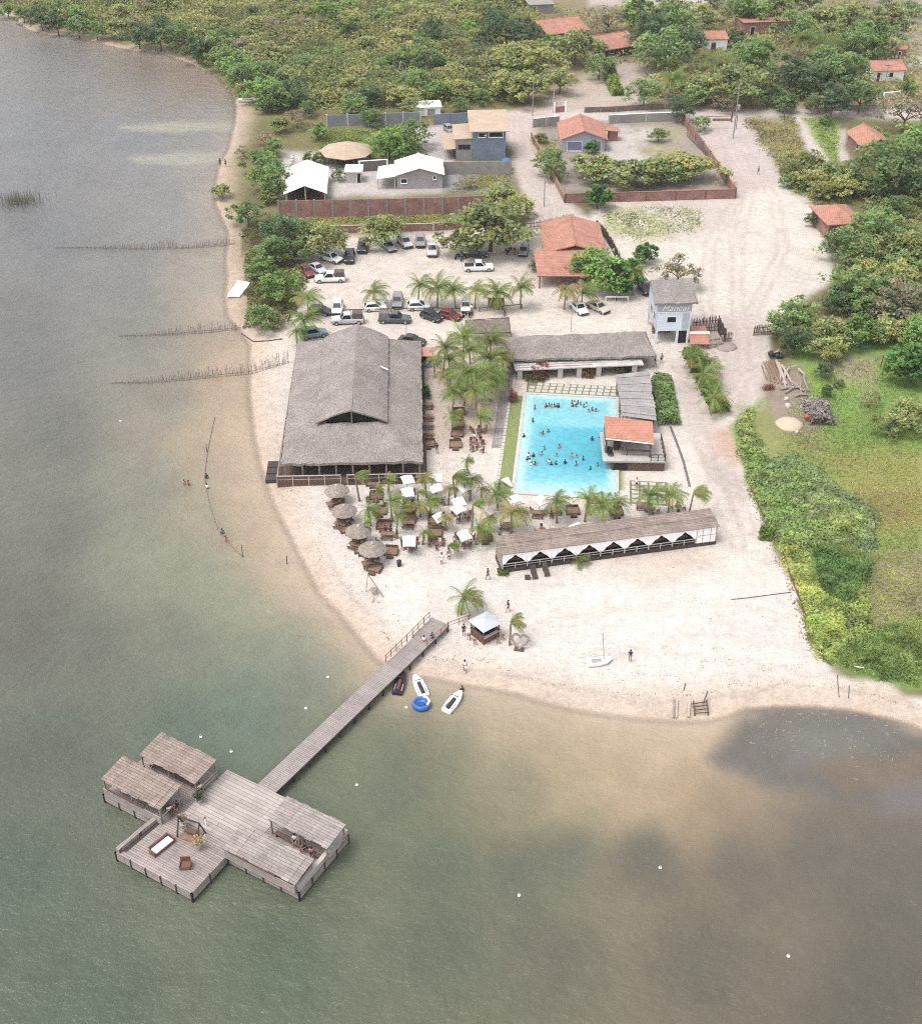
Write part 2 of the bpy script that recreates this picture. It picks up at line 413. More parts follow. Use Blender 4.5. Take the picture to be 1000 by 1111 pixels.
zone([(330,520),(560,520),(560,600),(700,610),(880,660),(900,725),(700,750),(520,730),(430,690),(380,640)], (249,237,226), 30, 10)
zone([(640,600),(760,590),(780,610),(700,640)], (238,214,196), 12, 8, .7)
zone([(455,375),(545,370),(548,480),(460,490)], (224,202,188), 8, 5)
# beds and lawns round the pool
zone([(551,432),(566,430),(560,528),(547,528)], (146,160,86), 2, .6)
zone([(664,508),(675,508),(676,532),(666,534)], (140,158,86), 2, .6)
# grass of the open lot
zone([(832,425),(852,400),(880,392),(1000,380),(1000,760),(960,748),(935,742),(905,722),(880,660),(850,592),(812,520),(792,462)], (136,168,80), 5, 4)
zone([(850,370),(960,360),(1000,400),(1000,440),(900,440),(870,420)], (132,170,72), 12, 8)
zone([(895,450),(1000,440),(1000,510),(900,500)], (128,160,68), 14, 10)
zone([(880,490),(1000,500),(1000,590),(940,575)], (160,156,84), 16, 12)
zone([(930,530),(1000,540),(1000,580),(950,570)], (160,128,86), 14, 12, .8, patch=9)
zone([(800,440),(850,440),(900,470),(890,500),(830,500)], (150,148,88), 12, 8, .9)
zone([(884,385),(955,385),(948,418),(900,412)], (182,160,136), 10, 8, .8)
zone([(830,398),(868,395),(880,430),(900,462),(870,470),(840,455),(826,420)], (164,144,128), 8, 5)
zone([(925,600),(1000,600),(1000,640),(940,690),(925,660)], (160,148,112), 14, 8)
zone([(890,585),(940,595),(940,660),(905,655),(880,620)], (66,104,36), 14, 8)
zone([(905,690),(1000,680),(1000,755),(940,740),(905,720)], (84,106,44), 12, 6)
zone([(975,690),(1000,670),(1000,720)], (50,78,32), 12, 5)
zone([(925,735),(960,738),(970,745),(985,765),(930,765)], (236,214,196), 5, 3)
# wheel tracks and trodden paths in the sand
def track(px, gap, wd, amt, rgb=(206,186,172)):
    pts = W2(px); d = np.full(X.shape, 1e9); side = np.zeros(X.shape)
    for (ax, ay), (bx, by) in zip(pts, pts[1:]):
        ex, ey = bx-ax, by-ay; L = ex*ex+ey*ey; t = np.clip(((WX-ax)*ex+(WY-ay)*ey)/L, 0, 1); q = np.hypot(WX-ax-t*ex, WY-ay-t*ey); d = np.minimum(d, q)
    d = np.abs(d+.5*nz2-gap/2) if gap else d+.4*nz2
    k = (np.exp(-(d/wd)**2)*amt*(.6+.6*nz2))[..., None].clip(0, 1); c = np.array(K(*rgb)); GC[:] = GC*(1-k)+c*k
for px in ([(775,122),(790,160),(815,205),(800,260),(800,330),(808,400),(822,440)],[(772,122),(782,170),(800,215),(770,265),(765,330),(790,420)],[(800,150),(840,215),(850,270),(815,340)],[(795,165),(740,235),(650,262),(600,290),(540,300),(420,300),(370,318)],[(560,126),(566,170),(590,220),(600,268),(560,310),(470,318)],[(740,400),(765,450),(790,520),(812,575)],[(735,395),(755,455),(780,530),(800,590)]): track(px, 1.9, .42, .75)
for px in ([(600,330),(500,350),(440,352),(380,322)],[(470,285),(430,300),(400,290)],[(560,290),(610,330),(700,345)],[(690,250),(760,262),(850,250)],[(700,232),(740,260),(800,240)]): track(px, 1.7, .4, .6)
for px in ([(505,700),(560,640),(640,620),(760,610)],[(480,690),(470,640),(480,600),(480,520)],[(650,715),(760,690),(870,700)],[(540,735),(640,750),(760,755)],[(520,640),(530,600),(528,540)],[(560,690),(680,660),(800,655)]): track(px, 0, 1.1, .32, (216,196,180))
for px in ([(556,505),(552,540),(530,560)],[(468,440),(482,470),(484,510)],[(505,480),(508,530),(506,600)]): track(px, 0, .8, .5, (210,184,166))
GC *= (1+.05*fbm(WX+9, WY+4, 1.6, 3)*(Y > 225)+.05*fbm(WX, WY, 30, 2))[..., None]
# beach slope: damp sand towards the water, lake bed below
dw = smooth((6.5-sd_land+1.5*nz)/7.0)
farf = smooth((Y-330)/200)
wet = np.array(K(224,196,172)); bed = np.array(K(212,192,170))
beach = (sdf(X, Y, [(230,105),(300,100),(300,170),(262,260),(268,340),(330,380),(330,520),(420,640),(480,690),(700,735),(900,722),(975,742),(1020,790),(1700,880),(1700,1500),(-900,1500),(-900,60),(-60,-30),(150,40),(215,62)]) > 0)
wk = dw*beach; GC[:] = GC*(1-wk[..., None]*.85)+wet*(wk*.85)[..., None]
bk = smooth((-sd_land+0.6)/5.0); GC[:] = GC*(1-bk[..., None])+bed*bk[..., None]
ln = np.exp(-((sd_land-2.3-1.2*nz2)/0.28)**2)*beach*(Y > 600); GC *= (1-.15*ln)[..., None]
ln = np.exp(-((sd_land-9-3*nz)/0.5)**2)*beach*(Y > 640)*(X > 560); GC *= (1-.10*ln)[..., None]
DEBRIS_SD = sd_land
GZ = np.clip(ZW+0.07*sd_land, -2.0, 0.0)
grassw = ((GC[..., 1] > GC[..., 0]*1.03) & (sd_land > 1)).astype(float)

mg, n, b = _base('ground', 0.95, 0, 0.1)
at = n.nodes.new('ShaderNodeAttribute'); at.attribute_name = 'gcol'
v = _vec(n, rnd=False)
f1 = _range(n, _noise(n, 0.9, v, 6, .65), .84, 1.13); f2 = _range(n, _noise(n, 3.2, v, 4, .7), .84, 1.14); f3 = _range(n, _noise(n, 0.16, v, 5), .93, 1.06)
n.links.new(_mul(n, at.outputs['Color'], _math(n, 'MULTIPLY', _math(n, 'MULTIPLY', f1, f2), f3)), b.inputs['Base Color'])
_bump(n, b, _noise(n, 2.2, v, 8, .75), 0.55, 0.16)
tag(grid_mesh('ground', X, WX, WY, GZ, None, mg, {'gcol': ('FLOAT_COLOR', GC)}), kind='structure')

# ---- lake
X, Y, WX, WY = gridpts(ZW)
sdw = sdf(WX, WY, _land)
WGAIN = 2.5
CP = [(-60,20,(150,128,112)),(60,60,(142,132,130)),(150,75,(148,130,118)),(210,90,(160,138,120)),(30,150,(140,138,142)),(150,150,(146,144,148)),(225,140,(160,152,150)),(60,260,(136,134,136)),(180,230,(150,146,146)),(225,220,(172,160,152)),(225,300,(174,162,150)),(140,300,(146,142,138)),(30,380,(126,123,122)),(150,360,(148,143,136)),(235,340,(188,170,154)),(255,400,(210,180,156)),(180,430,(160,150,140)),(60,470,(124,121,116)),(225,480,(192,168,146)),(262,470,(212,180,154)),(160,530,(152,146,134)),(265,540,(206,178,152)),(215,560,(172,160,140)),(290,580,(206,176,150)),(60,580,(122,119,112)),(150,600,(150,146,130)),(210,620,(152,152,134)),(300,620,(190,168,144)),(250,660,(148,152,132)),(330,650,(192,164,138)),(370,690,(196,162,134)),(330,700,(128,140,124)),(345,730,(104,128,116)),(290,700,(136,146,128)),(200,700,(130,132,118)),(100,700,(118,118,108)),(30,680,(112,110,102)),(270,770,(110,128,114)),(400,735,(170,158,130)),(385,760,(108,126,110)),(60,820,(102,108,98)),(30,950,(94,104,92)),(200,800,(104,118,104)),(300,880,(98,112,96)),(430,850,(108,116,98)),(400,780,(116,124,102)),(440,760,(166,156,128)),(490,772,(160,150,120)),(425,785,(100,112,90)),(455,792,(118,122,96)),(330,725,(106,118,106)),(365,724,(114,122,108)),(440,812,(100,110,92)),(480,820,(128,126,102)),(540,790,(188,170,142)),(600,800,(186,162,134)),(680,800,(208,178,150)),(740,800,(210,180,152)),(620,860,(184,164,132)),(690,870,(200,172,142)),(650,830,(202,174,142)),(720,835,(208,180,150)),(745,862,(190,160,132)),(560,850,(148,138,112)),(770,880,(156,132,112)),(620,930,(108,106,94)),(700,930,(104,99,91)),(800,940,(116,104,96)),(900,930,(110,101,94)),(980,960,(106,98,92)),(560,940,(106,108,95)),(480,930,(104,110,94)),(480,1030,(104,108,92)),(600,1040,(112,106,94)),(760,1040,(112,104,94)),(940,1060,(104,96,88)),(100,1080,(92,102,88)),(300,1040,(96,106,90)),(-200,700,(104,104,98)),(-200,200,(130,130,134)),(1200,1000,(104,98,92))]
num = np.zeros(X.shape+(3,)); den = np.zeros(X.shape)
wxn = 16*fbm(WX, WY, 16, 4); wyn = 16*fbm(WX+91, WY+37, 16, 4)
for cx, cy, c in CP:
    k = 1/(((X+wxn-cx)**2+(Y+wyn-cy)**2)/1100+0.35)**1.7
    num += k[..., None]*np.array([lin(q+.085*(255-q)) for q in c]); den += k
WC = num/den[..., None]/WGAIN*(np.array([.975,1.01,.92])+smooth((500-Y)/300)[..., None]*np.array([.02,.0,.06])+smooth((Y-820)/150)[..., None]*np.array([.10,.10,.07]))
shk = (np.exp(np.minimum(sdw, 0)/4.8)*(.35+.5*smooth((Y-430)/140)))[..., None]; WC = WC*(1-.05*(1-smooth((Y-300)/250)))[..., None]; WC = WC*(1-shk)+np.array([lin(240), lin(216), lin(192)])/WGAIN*shk
def wzone(poly, rgb, soft, amp, amt, ns=4):
    s = sdf(X, Y, poly)+amp*fbm(WX, WY, ns, 5); k = (smooth(s/soft*.5+.5)*amt)[..., None]
    WC[:] = WC*(1-k)+np.array([lin(q+.15*(255-q))/WGAIN for q in rgb])*k
wzone([(128,137),(200,131),(258,134),(258,141),(195,144),(140,141)], (196,190,166), 3, 1.2, .8, 14)
wzone([(140,171),(200,165),(244,167),(244,175),(200,179),(150,176)], (196,188,168), 3, 1.2, .8, 14)
wzone([(768,822),(790,800),(800,776),(830,764),(880,763),(960,774),(1020,800),(1020,880),(900,870),(830,850),(780,835)], (110,104,98), 16, 9, .92)
wzone([(850,785),(930,780),(965,800),(930,835),(860,830)], (134,130,121), 26, 10, .6)
wzone([(880,835),(1000,815),(1010,850),(900,860)], (134,112,88), 12, 24, .7)
wzone([(960,860),(1010,850),(1010,880),(960,885)], (134,130,130), 16, 9, .5)
WC *= (1+0.10*fbm(WX, WY, 8, 5)+0.08*fbm(WX, WY, 3, 3)+0.06*fbm(WX+50, WY, 1.3, 3))[..., None]
alpha = smooth((-sdw+0.2)/1.5)
keep = sdw < 6
mw, n, b = _base('lake_water', 0.13, 0, 0.3)
b.inputs['IOR'].default_value = 1.33
at = n.nodes.new('ShaderNodeAttribute'); at.attribute_name = 'wcol'; n.links.new(at.outputs['Color'], b.inputs['Base Color'])
v = _vec(n, (1.0, 1.35, 1), rnd=False)
h = _math(n, 'ADD', _math(n, 'MULTIPLY', _noise(n, 1.3, v, 4, .62), 1.0), _math(n, 'MULTIPLY', _noise(n, 0.30, v, 3), 1.8))
_bump(n, b, h, 0.9, 0.22)
al = n.nodes.new('ShaderNodeAttribute'); al.attribute_name = 'deep'
tp = n.nodes.new('ShaderNodeBsdfTransparent'); mx = n.nodes.new('ShaderNodeMixShader')
n.links.new(al.outputs['Fac'], mx.inputs[0]); n.links.new(tp.outputs[0], mx.inputs[1]); n.links.new(b.outputs[0], mx.inputs[2])
n.links.new(mx.outputs[0], n.nodes['Material Output'].inputs['Surface'])
tag(grid_mesh('water', X, WX, WY, np.full(X.shape, ZW), keep, mw, {'wcol': ('FLOAT_COLOR', WC), 'deep': ('FLOAT', alpha)}), kind='structure')

# ---- swimming pool
pA = P(558,534); pT = P(571,428); pr = math.atan2(pT.y-pA.y, pT.x-pA.x)-math.pi/2
PL, PW = (pT-pA).length, 13.2
pool = thing('swimming_pool', 'turquoise rectangular swimming pool full of bathers beside the orange roofed bar', 'swimming pool', pA, pr)
def poolpt(u, v, z=0): return pA+Matrix.Rotation(pr, 3, 'Z') @ Vector((u, v, z))
mb = MB(); e = 0.5
for x0, y0, x1, y1 in ((-e,-e,PW+e,0),(-e,PL,PW+e,PL+e),(-e,0,0,PL),(PW,0,PW+e,PL)): mb.box(x0,y0,-.3,x1,y1,0.14)
mb.build('coping', M('pool_coping', K(226,222,214), .7, .1, 2), pool)
mb = MB(); N1, N2 = 26, 52
vs = [(PW*i/N1, PL*j/N2, 0.07) for j in range(N2+1) for i in range(N1+1)]
mb.add(vs, [(j*(N1+1)+i, j*(N1+1)+i+1, (j+1)*(N1+1)+i+1, (j+1)*(N1+1)+i) for j in range(N2) for i in range(N1)])
mp, n, b = _base('pool_water', 0.08, 0, 0.5); b.inputs['IOR'].default_value = 1.33
at = n.nodes.new('ShaderNodeAttribute'); at.attribute_name = 'wcol'
v = _vec(n, rnd=False)
vo = n.nodes.new('ShaderNodeTexVoronoi'); vo.feature = 'SMOOTH_F1'; vo.inputs['Scale'].default_value = 1.6
nn = n.nodes.new('ShaderNodeTexNoise'); nn.inputs['Scale'].default_value = 1.2; n.links.new(v, nn.inputs['Vector'])
va = n.nodes.new('ShaderNodeVectorMath'); va.operation = 'ADD'; n.links.new(v, va.inputs[0]); n.links.new(nn.outputs['Color'], va.inputs[1]); n.links.new(va.outputs[0], vo.inputs['Vector'])
n.links.new(_mul(n, at.outputs['Color'], _range(n, vo.outputs['Distance'], .90, 1.12, 0.1, .6)), b.inputs['Base Color'])  # cell pattern paints caustic light ripples into the water colour
_bump(n, b, _noise(n, 2.0, v, 4), .35, .06)
po = mb.build('water', mp, pool)
a = po.data.attributes.new('wcol', 'FLOAT_COLOR', 'POINT'); arr = np.ones((len(vs), 4), np.float32)
V3 = np.array(vs); uu, vv = V3[:, 0]/PW, V3[:, 1]/PL
deepk = smooth((np.minimum(uu, 1.1-uu)-.10)/.30+.4)*smooth((vv-.14)/.2+.2)*smooth((.66-vv)/.07+.5)*(.55+.45*uu)
edge = smooth((np.minimum(np.minimum(uu, 1-uu)*PW, np.minimum(vv, 1-vv)*PL)-.2)/1.6)
c = np.array(K(128,214,226))*(1-deepk[:, None])+np.array(K(58,180,206))*deepk[:, None]
c = c*edge[:, None]+np.array(K(196,238,236))*(1-edge[:, None])
fr = smooth((.15-vv)/.12)[:, None]; c = c*(1-fr*.8)+np.array(K(196,238,236))*fr*.8
arr[:, :3] = c; a.data.foreach_set('color', arr.ravel())

# ---- stepping slabs round the pool, boardwalk strip, drain channel (paths)
mb = MB(); rr = random.Random(2)
for r in range(3):
    for i in range(13):
        x = 0.2+i*1.02+r*0.12; y = PL+0.9+r*1.0
        if r == 2 and i < 1: continue
        mb.box(x, y, -.05, x+.82, y+.8, .05+.004*rr.random())
for i in range(9): mb.box(PW+.75, PL-7+i*.95, -.05, PW+1.5, PL-6.25+i*.95, .05)
for i in range(4):
    for j in range(5): mb.box(PW+2.2+i*1.15, -.8+j*1.05, -.05, PW+3.1+i*1.15, -.05+j*1.05, .05)
for i in range(24): mb.box(-2.62, .8+i*.95, -.05, -2.17, 1.55+i*.95, .085)
mj = MB(); mj.box(-.1, PL+.55, -.1, 13.9, PL+3.85, .02); mj.box(PW+.5, PL-7.4, -.1, PW+1.75, PL+1.9, .021); mj.box(PW+1.9,-1.1,-.1,PW+7.0,4.4,.02); tag(mj.build('turf_joints', M('turf_joint', K(134,128,100), .95, .25, 2), None, pA, rz=pr), kind='structure')
tag(mb.build('stone_path', M('pale_slab', K(222,214,200), .85, .12, 1.2), None, pA, rz=pr), kind='structure')
mb = MB(); mb.box(-2.15, -.3, 0, -.55, PL-.5, .06); tag(mb.build('pool_lawn', M('lawn', K(140,154,84), .95, .25, 4, .4), None, pA, rz=pr), kind='structure')
mb = MB(); pts = [G(546,402), G(557,402), G(549,486), G(533,486)]
mb.slab([p+Vector((0,0,.03)) for p in (pts[3],pts[2],pts[1],pts[0])], .2)
tag(mb.build('paved_path', BRICK('grey_paving', K(178,164,158), K(160,148,142), K(120,108,104), 1.3, .9, .03, var=.16)), kind='structure')
def strip(name, px, wd, h, mat):
    mb = MB(); pts = [G(*p)+Vector((0,0,h/2)) for p in px]
    for p, q in zip(pts, pts[1:]): mb.beam(p, q, wd, h)
    return tag(mb.build(name, mat), kind='structure')
strip('drain_kerb', [(727,463),(733,478),(741,500),(748,528)], .28, .12, CONCDK)
# ------------------------------------------------------------------ foliage
def leaf_mesh(name, C, size, col, rng, up=1.3, asp=0.55, mat=None):
    """leaf-shaped quads at points C (N,3); one object's mesh"""
    N = len(C); nrm = rng.normal(size=(N,3)); nrm[:, 2] = np.abs(nrm[:, 2])+up; nrm /= np.linalg.norm(nrm, axis=1)[:, None]
    t = rng.normal(size=(N,3)); t -= (t*nrm).sum(1)[:, None]*nrm; t /= np.linalg.norm(t, axis=1)[:, None]; bt = np.cross(nrm, t)
    s = np.asarray(size)*np.ones(N); L = (s*.5)[:, None]*t; Wd = (s*.5*asp)[:, None]*bt
    co = np.stack([C-L, C-Wd*1.0+L*.1, C+L, C+Wd*1.0+L*.1], 1).reshape(-1, 3)
    return quads(name, co, col, mat)

def quads(name, co, col, mat=None):
    n4 = len(co); me = bpy.data.meshes.new(name)
    me.vertices.add(n4); me.vertices.foreach_set('co', np.ascontiguousarray(co, np.float32).ravel())
    me.loops.add(n4); me.loops.foreach_set('vertex_index', np.arange(n4, dtype=np.int32))
    me.polygons.add(n4//4); me.polygons.foreach_set('loop_start', np.arange(0, n4, 4, dtype=np.int32)); me.update(calc_edges=True)
    a = me.attributes.new('lc', 'FLOAT_COLOR', 'FACE'); c = np.ones((n4//4, 4), np.float32); c[:, :3] = col; a.data.foreach_set('color', c.ravel())
    me.materials.append(mat or m_leaf); return me

SPEC = {  # colour, flatness, crown centre height, clump count, leaf size, dome shape
 'olive': ((0.158,0.174,0.064), .46, .60, 64, .125), 'green': ((0.118,0.168,0.056), .66, .66, 66, .115),
 'dark': ((0.066,0.100,0.042), .74, .70, 64, .12), 'bright': ((0.125,0.190,0.050), .68, .66, 62, .13),
 'yellow': ((0.200,0.208,0.072), .48, .60, 62, .12), 'bush': ((0.100,0.130,0.034), .62, .52, 44, .16),
 'dry': ((0.20,0.17,0.105), .58, .64, 40, .10), 'bigleaf': ((0.062,0.130,0.030), .78, .72, 60, .2)}
def crown(sp, seed, sparse=1.0):
    rng = np.random.default_rng(seed); col, flat, zc, nc, ls = SPEC[sp]; nc = int(nc*sparse)
    C = []; K_ = []
    lob = rng.uniform(0, 6.28, 3); 
    for i in range(nc):
        a = rng.uniform(0, 2*math.pi); el = rng.uniform(-.4, 1.0)
        rad = (0.80+.17*math.sin(2*a+lob[0])+.13*math.sin(3*a+lob[1])+.1*math.sin(5*a+lob[2]))*rng.uniform(.72, 1.08)
        r = math.sqrt(max(0, 1-el*el)) if el > 0 else 1.0-.25*abs(el)
        c = np.array([r*rad*math.cos(a), r*rad*math.sin(a), el*flat*rng.uniform(.75, 1.1)])
        if rng.random() < .28: c *= rng.uniform(.3, .7); 
        cr = rng.uniform(.15, .27); k = int(rng.uniform(26, 42))
        d = rng.normal(size=(k,3)); d /= np.linalg.norm(d, axis=1)[:, None]; d *= (rng.random((k,1))**.5)*cr; d[:, 2] *= .55
        C.append(c+d+np.array([0,0,zc])); t = rng.uniform(.72, 1.3); hue = rng.uniform(-.12, .10)
        cc = np.array(col)*t*np.array([1+hue, 1, 1-hue]); K_.append(cc[None]*rng.uniform(.8, 1.2, (k,1)))
    C = np.vstack(C); return leaf_mesh('crown', C, rng.uniform(.7, 1.35, len(C))*ls, np.vstack(K_), rng), zc

def trunk(seed, zc, lean=0.0, bush=False):
    rng = random.Random(seed); mb = MB(); r0 = .05 if not bush else .03
    top = Vector((rng.uniform(-.08,.08)+lean, rng.uniform(-.08,.08), zc*.62))
    mid = Vector((top.x*.4+rng.uniform(-.04,.04), top.y*.4, zc*.3))
    mb.tube([(0,0,-.05), mid, top], [r0, r0*.8, r0*.62], 7)
    for i in range(5):
        a = 2*math.pi*i/5+rng.uniform(-.4,.4); e = top+Vector((math.cos(a)*.55, math.sin(a)*.55, zc*.38+rng.uniform(-.1,.1)))
        m2 = top.lerp(e, .5)+Vector((0,0,.05)); mb.tube([top+Vector((0,0,-.02)), m2, e], [r0*.5, r0*.36, r0*.15], 5)
    return mb

TREES = {}
def tree_proto(sp, var, sparse=1.0):
    k = (sp, var, sparse)
    if k not in TREES:
        me, zc = crown(sp, hash(sp) % 1 + {'olive':10,'green':20,'dark':30,'bright':40,'yellow':50,'bush':60,'dry':70,'bigleaf':80}[sp]+var, sparse)
        root = thing('bush' if sp == 'bush' else 'tree', 'x', 'tree')
        o = bpy.data.objects.new('crown', me); COL.objects.link(o); o.parent = root
        trunk(var*7+3, zc, 0.0, sp == 'bush').build('stem' if sp == 'bush' else 'trunk', BARK, root, smooth=True)
        TREES[k] = (Proto(root), zc)
    return TREES[k]
ALLTREES = []
def tree(cx, cy, wpx, sp='green', label=None, group=None, sparse=1.0, zs=1.0, name=None):
    var = RND.randrange(3); pr_, zc = tree_proto(sp, var, sparse)
    R_ = wpx/2/5.0
    for _ in range(4):
        p = P(cx, cy, zc*R_*zs); R_ = wpx/2*depth(p)/F
    z = zground(p.x, p.y)
    o = pr_.put((p.x, p.y, z), RND.uniform(0, 6.28), label, group, (R_, R_, R_*zs), cat='bush' if sp == 'bush' else 'tree')
    ALLTREES.append((p.x, p.y, R_)); return o

G_V = 'trees of the village'
def T(rows, group):
    for r in rows:
        cx, cy, w_, sp, lab = r[:5]; w_ *= (1.06 if group == G_V else 1.15); tree(cx, cy, w_, sp, lab, group, *(r[5:]))

# ---- palms
def palm_crown(seed, wind=0.45, nf=16, droop=1.0, dry=.12):
    rng = np.random.default_rng(seed); Q = []; CC = []
    for i in range(nf):
        a = 2*math.pi*i/nf+rng.uniform(-.22,.22); el = rng.uniform(.15, 1.15) if i % 3 else rng.uniform(-.2,.3)
        dx, dy = math.cos(a)+wind, math.sin(a)*(1-.25*wind); l = math.hypot(dx, dy)+1e-6; dx, dy = dx/l, dy/l
        L = rng.uniform(.8, 1.08)*(1+.15*dx*wind); p = np.array([0,0,.02]); d = np.array([dx*math.cos(el), dy*math.cos(el), math.sin(el)]); n_ = 9
        base = np.array([0.086,0.138,0.030]) if rng.random() > dry else np.array([0.20,0.145,0.062])
        base = base*rng.uniform(.7,1.35)+np.array([.035,.03,.003])*rng.random()
        if el < .1: base = base*.8+np.array([.05,.03,.008])
        for k in range(n_):
            t0 = k/n_; q = p+d*(L/n_); side = np.array([-d[1], d[0], 0.]); side /= np.linalg.norm(side)+1e-6
            wd = .29*math.sin(math.pi*min(.97, .16+t0*.80))*L
            for sgn in (-1, 1):
                for h in (0, .5):
                    b0 = p+(q-p)*h; out = side*sgn*wd*.85+d*wd*.55+np.array([wd*.12*wind,0,-wd*.5])
                    e = b0+out*rng.uniform(.85,1.1); tw = (q-p)*.27
                    Q += [b0-tw*.5, b0+tw*.5, e+tw*.1, e-tw*.1]; CC.append(base*rng.uniform(.8,1.2))
            rw = .018; Q += [p-side*rw, q-side*rw, q+side*rw, p+side*rw]; CC.append(np.array([.13,.135,.05]))
            p = q; d = d+np.array([.06*wind,0,-.20*droop*(.5+t0)]); d /= np.linalg.norm(d)
    return quads('fronds', np.array(Q), np.array(CC))
PALMS = {}; PF = {'palms of the garden grove': 1.14, 'palms of the entrance hedge': 1.4}
def palm(cx, cy, wpx, h, label, group, kind=0, lean=0.0, rz=None):
    lean = lean or RND.uniform(-.5, .5)*min(1, h/4)
    p = P(cx, cy, h); R_ = wpx*PF.get(group, 1.3)/2*depth(p)/F
    if kind not in PALMS:
        wnd, nf, dr, dry = [(.35,24,1.0,.1),(.7,22,1.0,.15),(1.2,18,.9,.2),(.2,26,.8,.05),(.3,24,1.5,.75)][kind]
        PALMS[kind] = [palm_crown(200+kind*10+j, wnd, nf, dr, dry) for j in range(3)]
        mb = MB(); mb.tube([(0,0,-.05),(0.0,0,.35),(0.0,0,.7),(0.0,0,1.03)], [.17,.125,.115,.1], 8); 
        _t = mb.build('trunk', PALMBARK, smooth=True); PALMS['t'] = _t.data; bpy.data.objects.remove(_t)
    root = thing('palm_tree', label, 'palm tree', (p.x-lean, p.y, zground(p.x, p.y)), 0, group)
    t = bpy.data.objects.new('trunk', PALMS['t']); COL.objects.link(t); t.parent = root
    t.scale = (1, 1, math.hypot(h, lean)); t.rotation_euler = (0, math.atan2(lean, h), 0)
    c = bpy.data.objects.new('fronds', RND.choice(PALMS[kind])); COL.objects.link(c); c.parent = root; c.location = (lean, 0, h)
    R_ *= RND.uniform(.86, 1.14); c.scale = (R_, R_, R_*RND.uniform(.8, 1.15)); c.rotation_euler = (RND.uniform(-.22,.22), RND.uniform(-.22,.22), RND.uniform(-.45, .45) if rz is None else rz)
    return root

# ---- trees: the scrub wood on the far shore
def inpoly(x, y, poly): return sdf(np.array([x]), np.array([y]), np.array(poly, float))[0] > 0
SCRUB = [(-40,-6),(40,-8),(560,-10),(590,20),(600,60),(565,108),(470,117),(345,118),(318,124),(292,118),(268,104),(250,88),(236,72),(206,56),(180,46),(140,42),(112,34),(60,26),(20,8)]
placed = []
SL = {'dark': 'dark green dense low tree', 'green': 'mid green rounded scrub tree', 'olive': 'olive flat-topped scrub tree', 'yellow': 'yellowish green spreading scrub tree', 'bright': 'fresh green leafy scrub tree', 'dry': 'brownish half bare scrub tree'}
shore_row = [(8,10,26,'green'),(25,15,26,'green'),(44,20,34,'dark'),(62,24,36,'dark'),(84,28,34,'green'),(104,33,28,'green'),(128,30,40,'olive'),(150,38,38,'dark'),(172,38,46,'dark'),(196,42,50,'green'),(214,54,40,'dark'),(230,52,48,'green'),(244,64,40,'green'),(258,74,44,'bright'),(268,86,48,'green'),(284,98,46,'bright'),(300,104,44,'green'),(318,104,42,'dark'),(292,82,46,'green'),(310,88,44,'olive')]
for cx, cy, w_, sp in shore_row:
    tree(cx, cy, w_, sp, SL[sp]+' in the row overhanging the far lake shore', 'trees along the far lake shore'); placed.append((cx, cy))
k = 0
while k < 9000 and len(placed) < 118:
    k += 1; cx = RND.uniform(-30, 600); cy = RND.uniform(-8, 116)
    if not inpoly(cx, cy, SCRUB): continue
    if any(abs(cx-a) < 20 and abs(cy-c) < 8 for a, c in placed): continue
    clear = any(inpoly(cx, cy, q) for q in ([(90,0),(290,-5),(285,22),(235,42),(200,30)], [(290,40),(400,28),(470,55),(400,75),(330,60)]))
    if clear and RND.random() < .8: continue
    sp = RND.choices(['olive','green','yellow','bright','dark','dry'], [5,3,4,1.6,.7,1.8])[0]
    placed.append((cx, cy)); w_ = RND.uniform(24, 46)*(.75+.0028*cy)
    zone_ = 'behind the walled white houses' if cy > 78 else ('far back in the scrub woodland' if cy < 36 else 'in the middle of the scrub woodland')
    tree(cx, cy, w_, sp, SL[sp]+' '+zone_, 'trees of the far scrub woodland', 1.0, .78)
T([(470,38,40,'dark','tall dark round tree standing out among pale scrub far back'),(538,30,38,'dark','dark cone-like tree near the grey flat-roofed hut'),(455,60,44,'green','dark leafed tree above a bare patch in the scrub')], 'trees of the far scrub woodland')

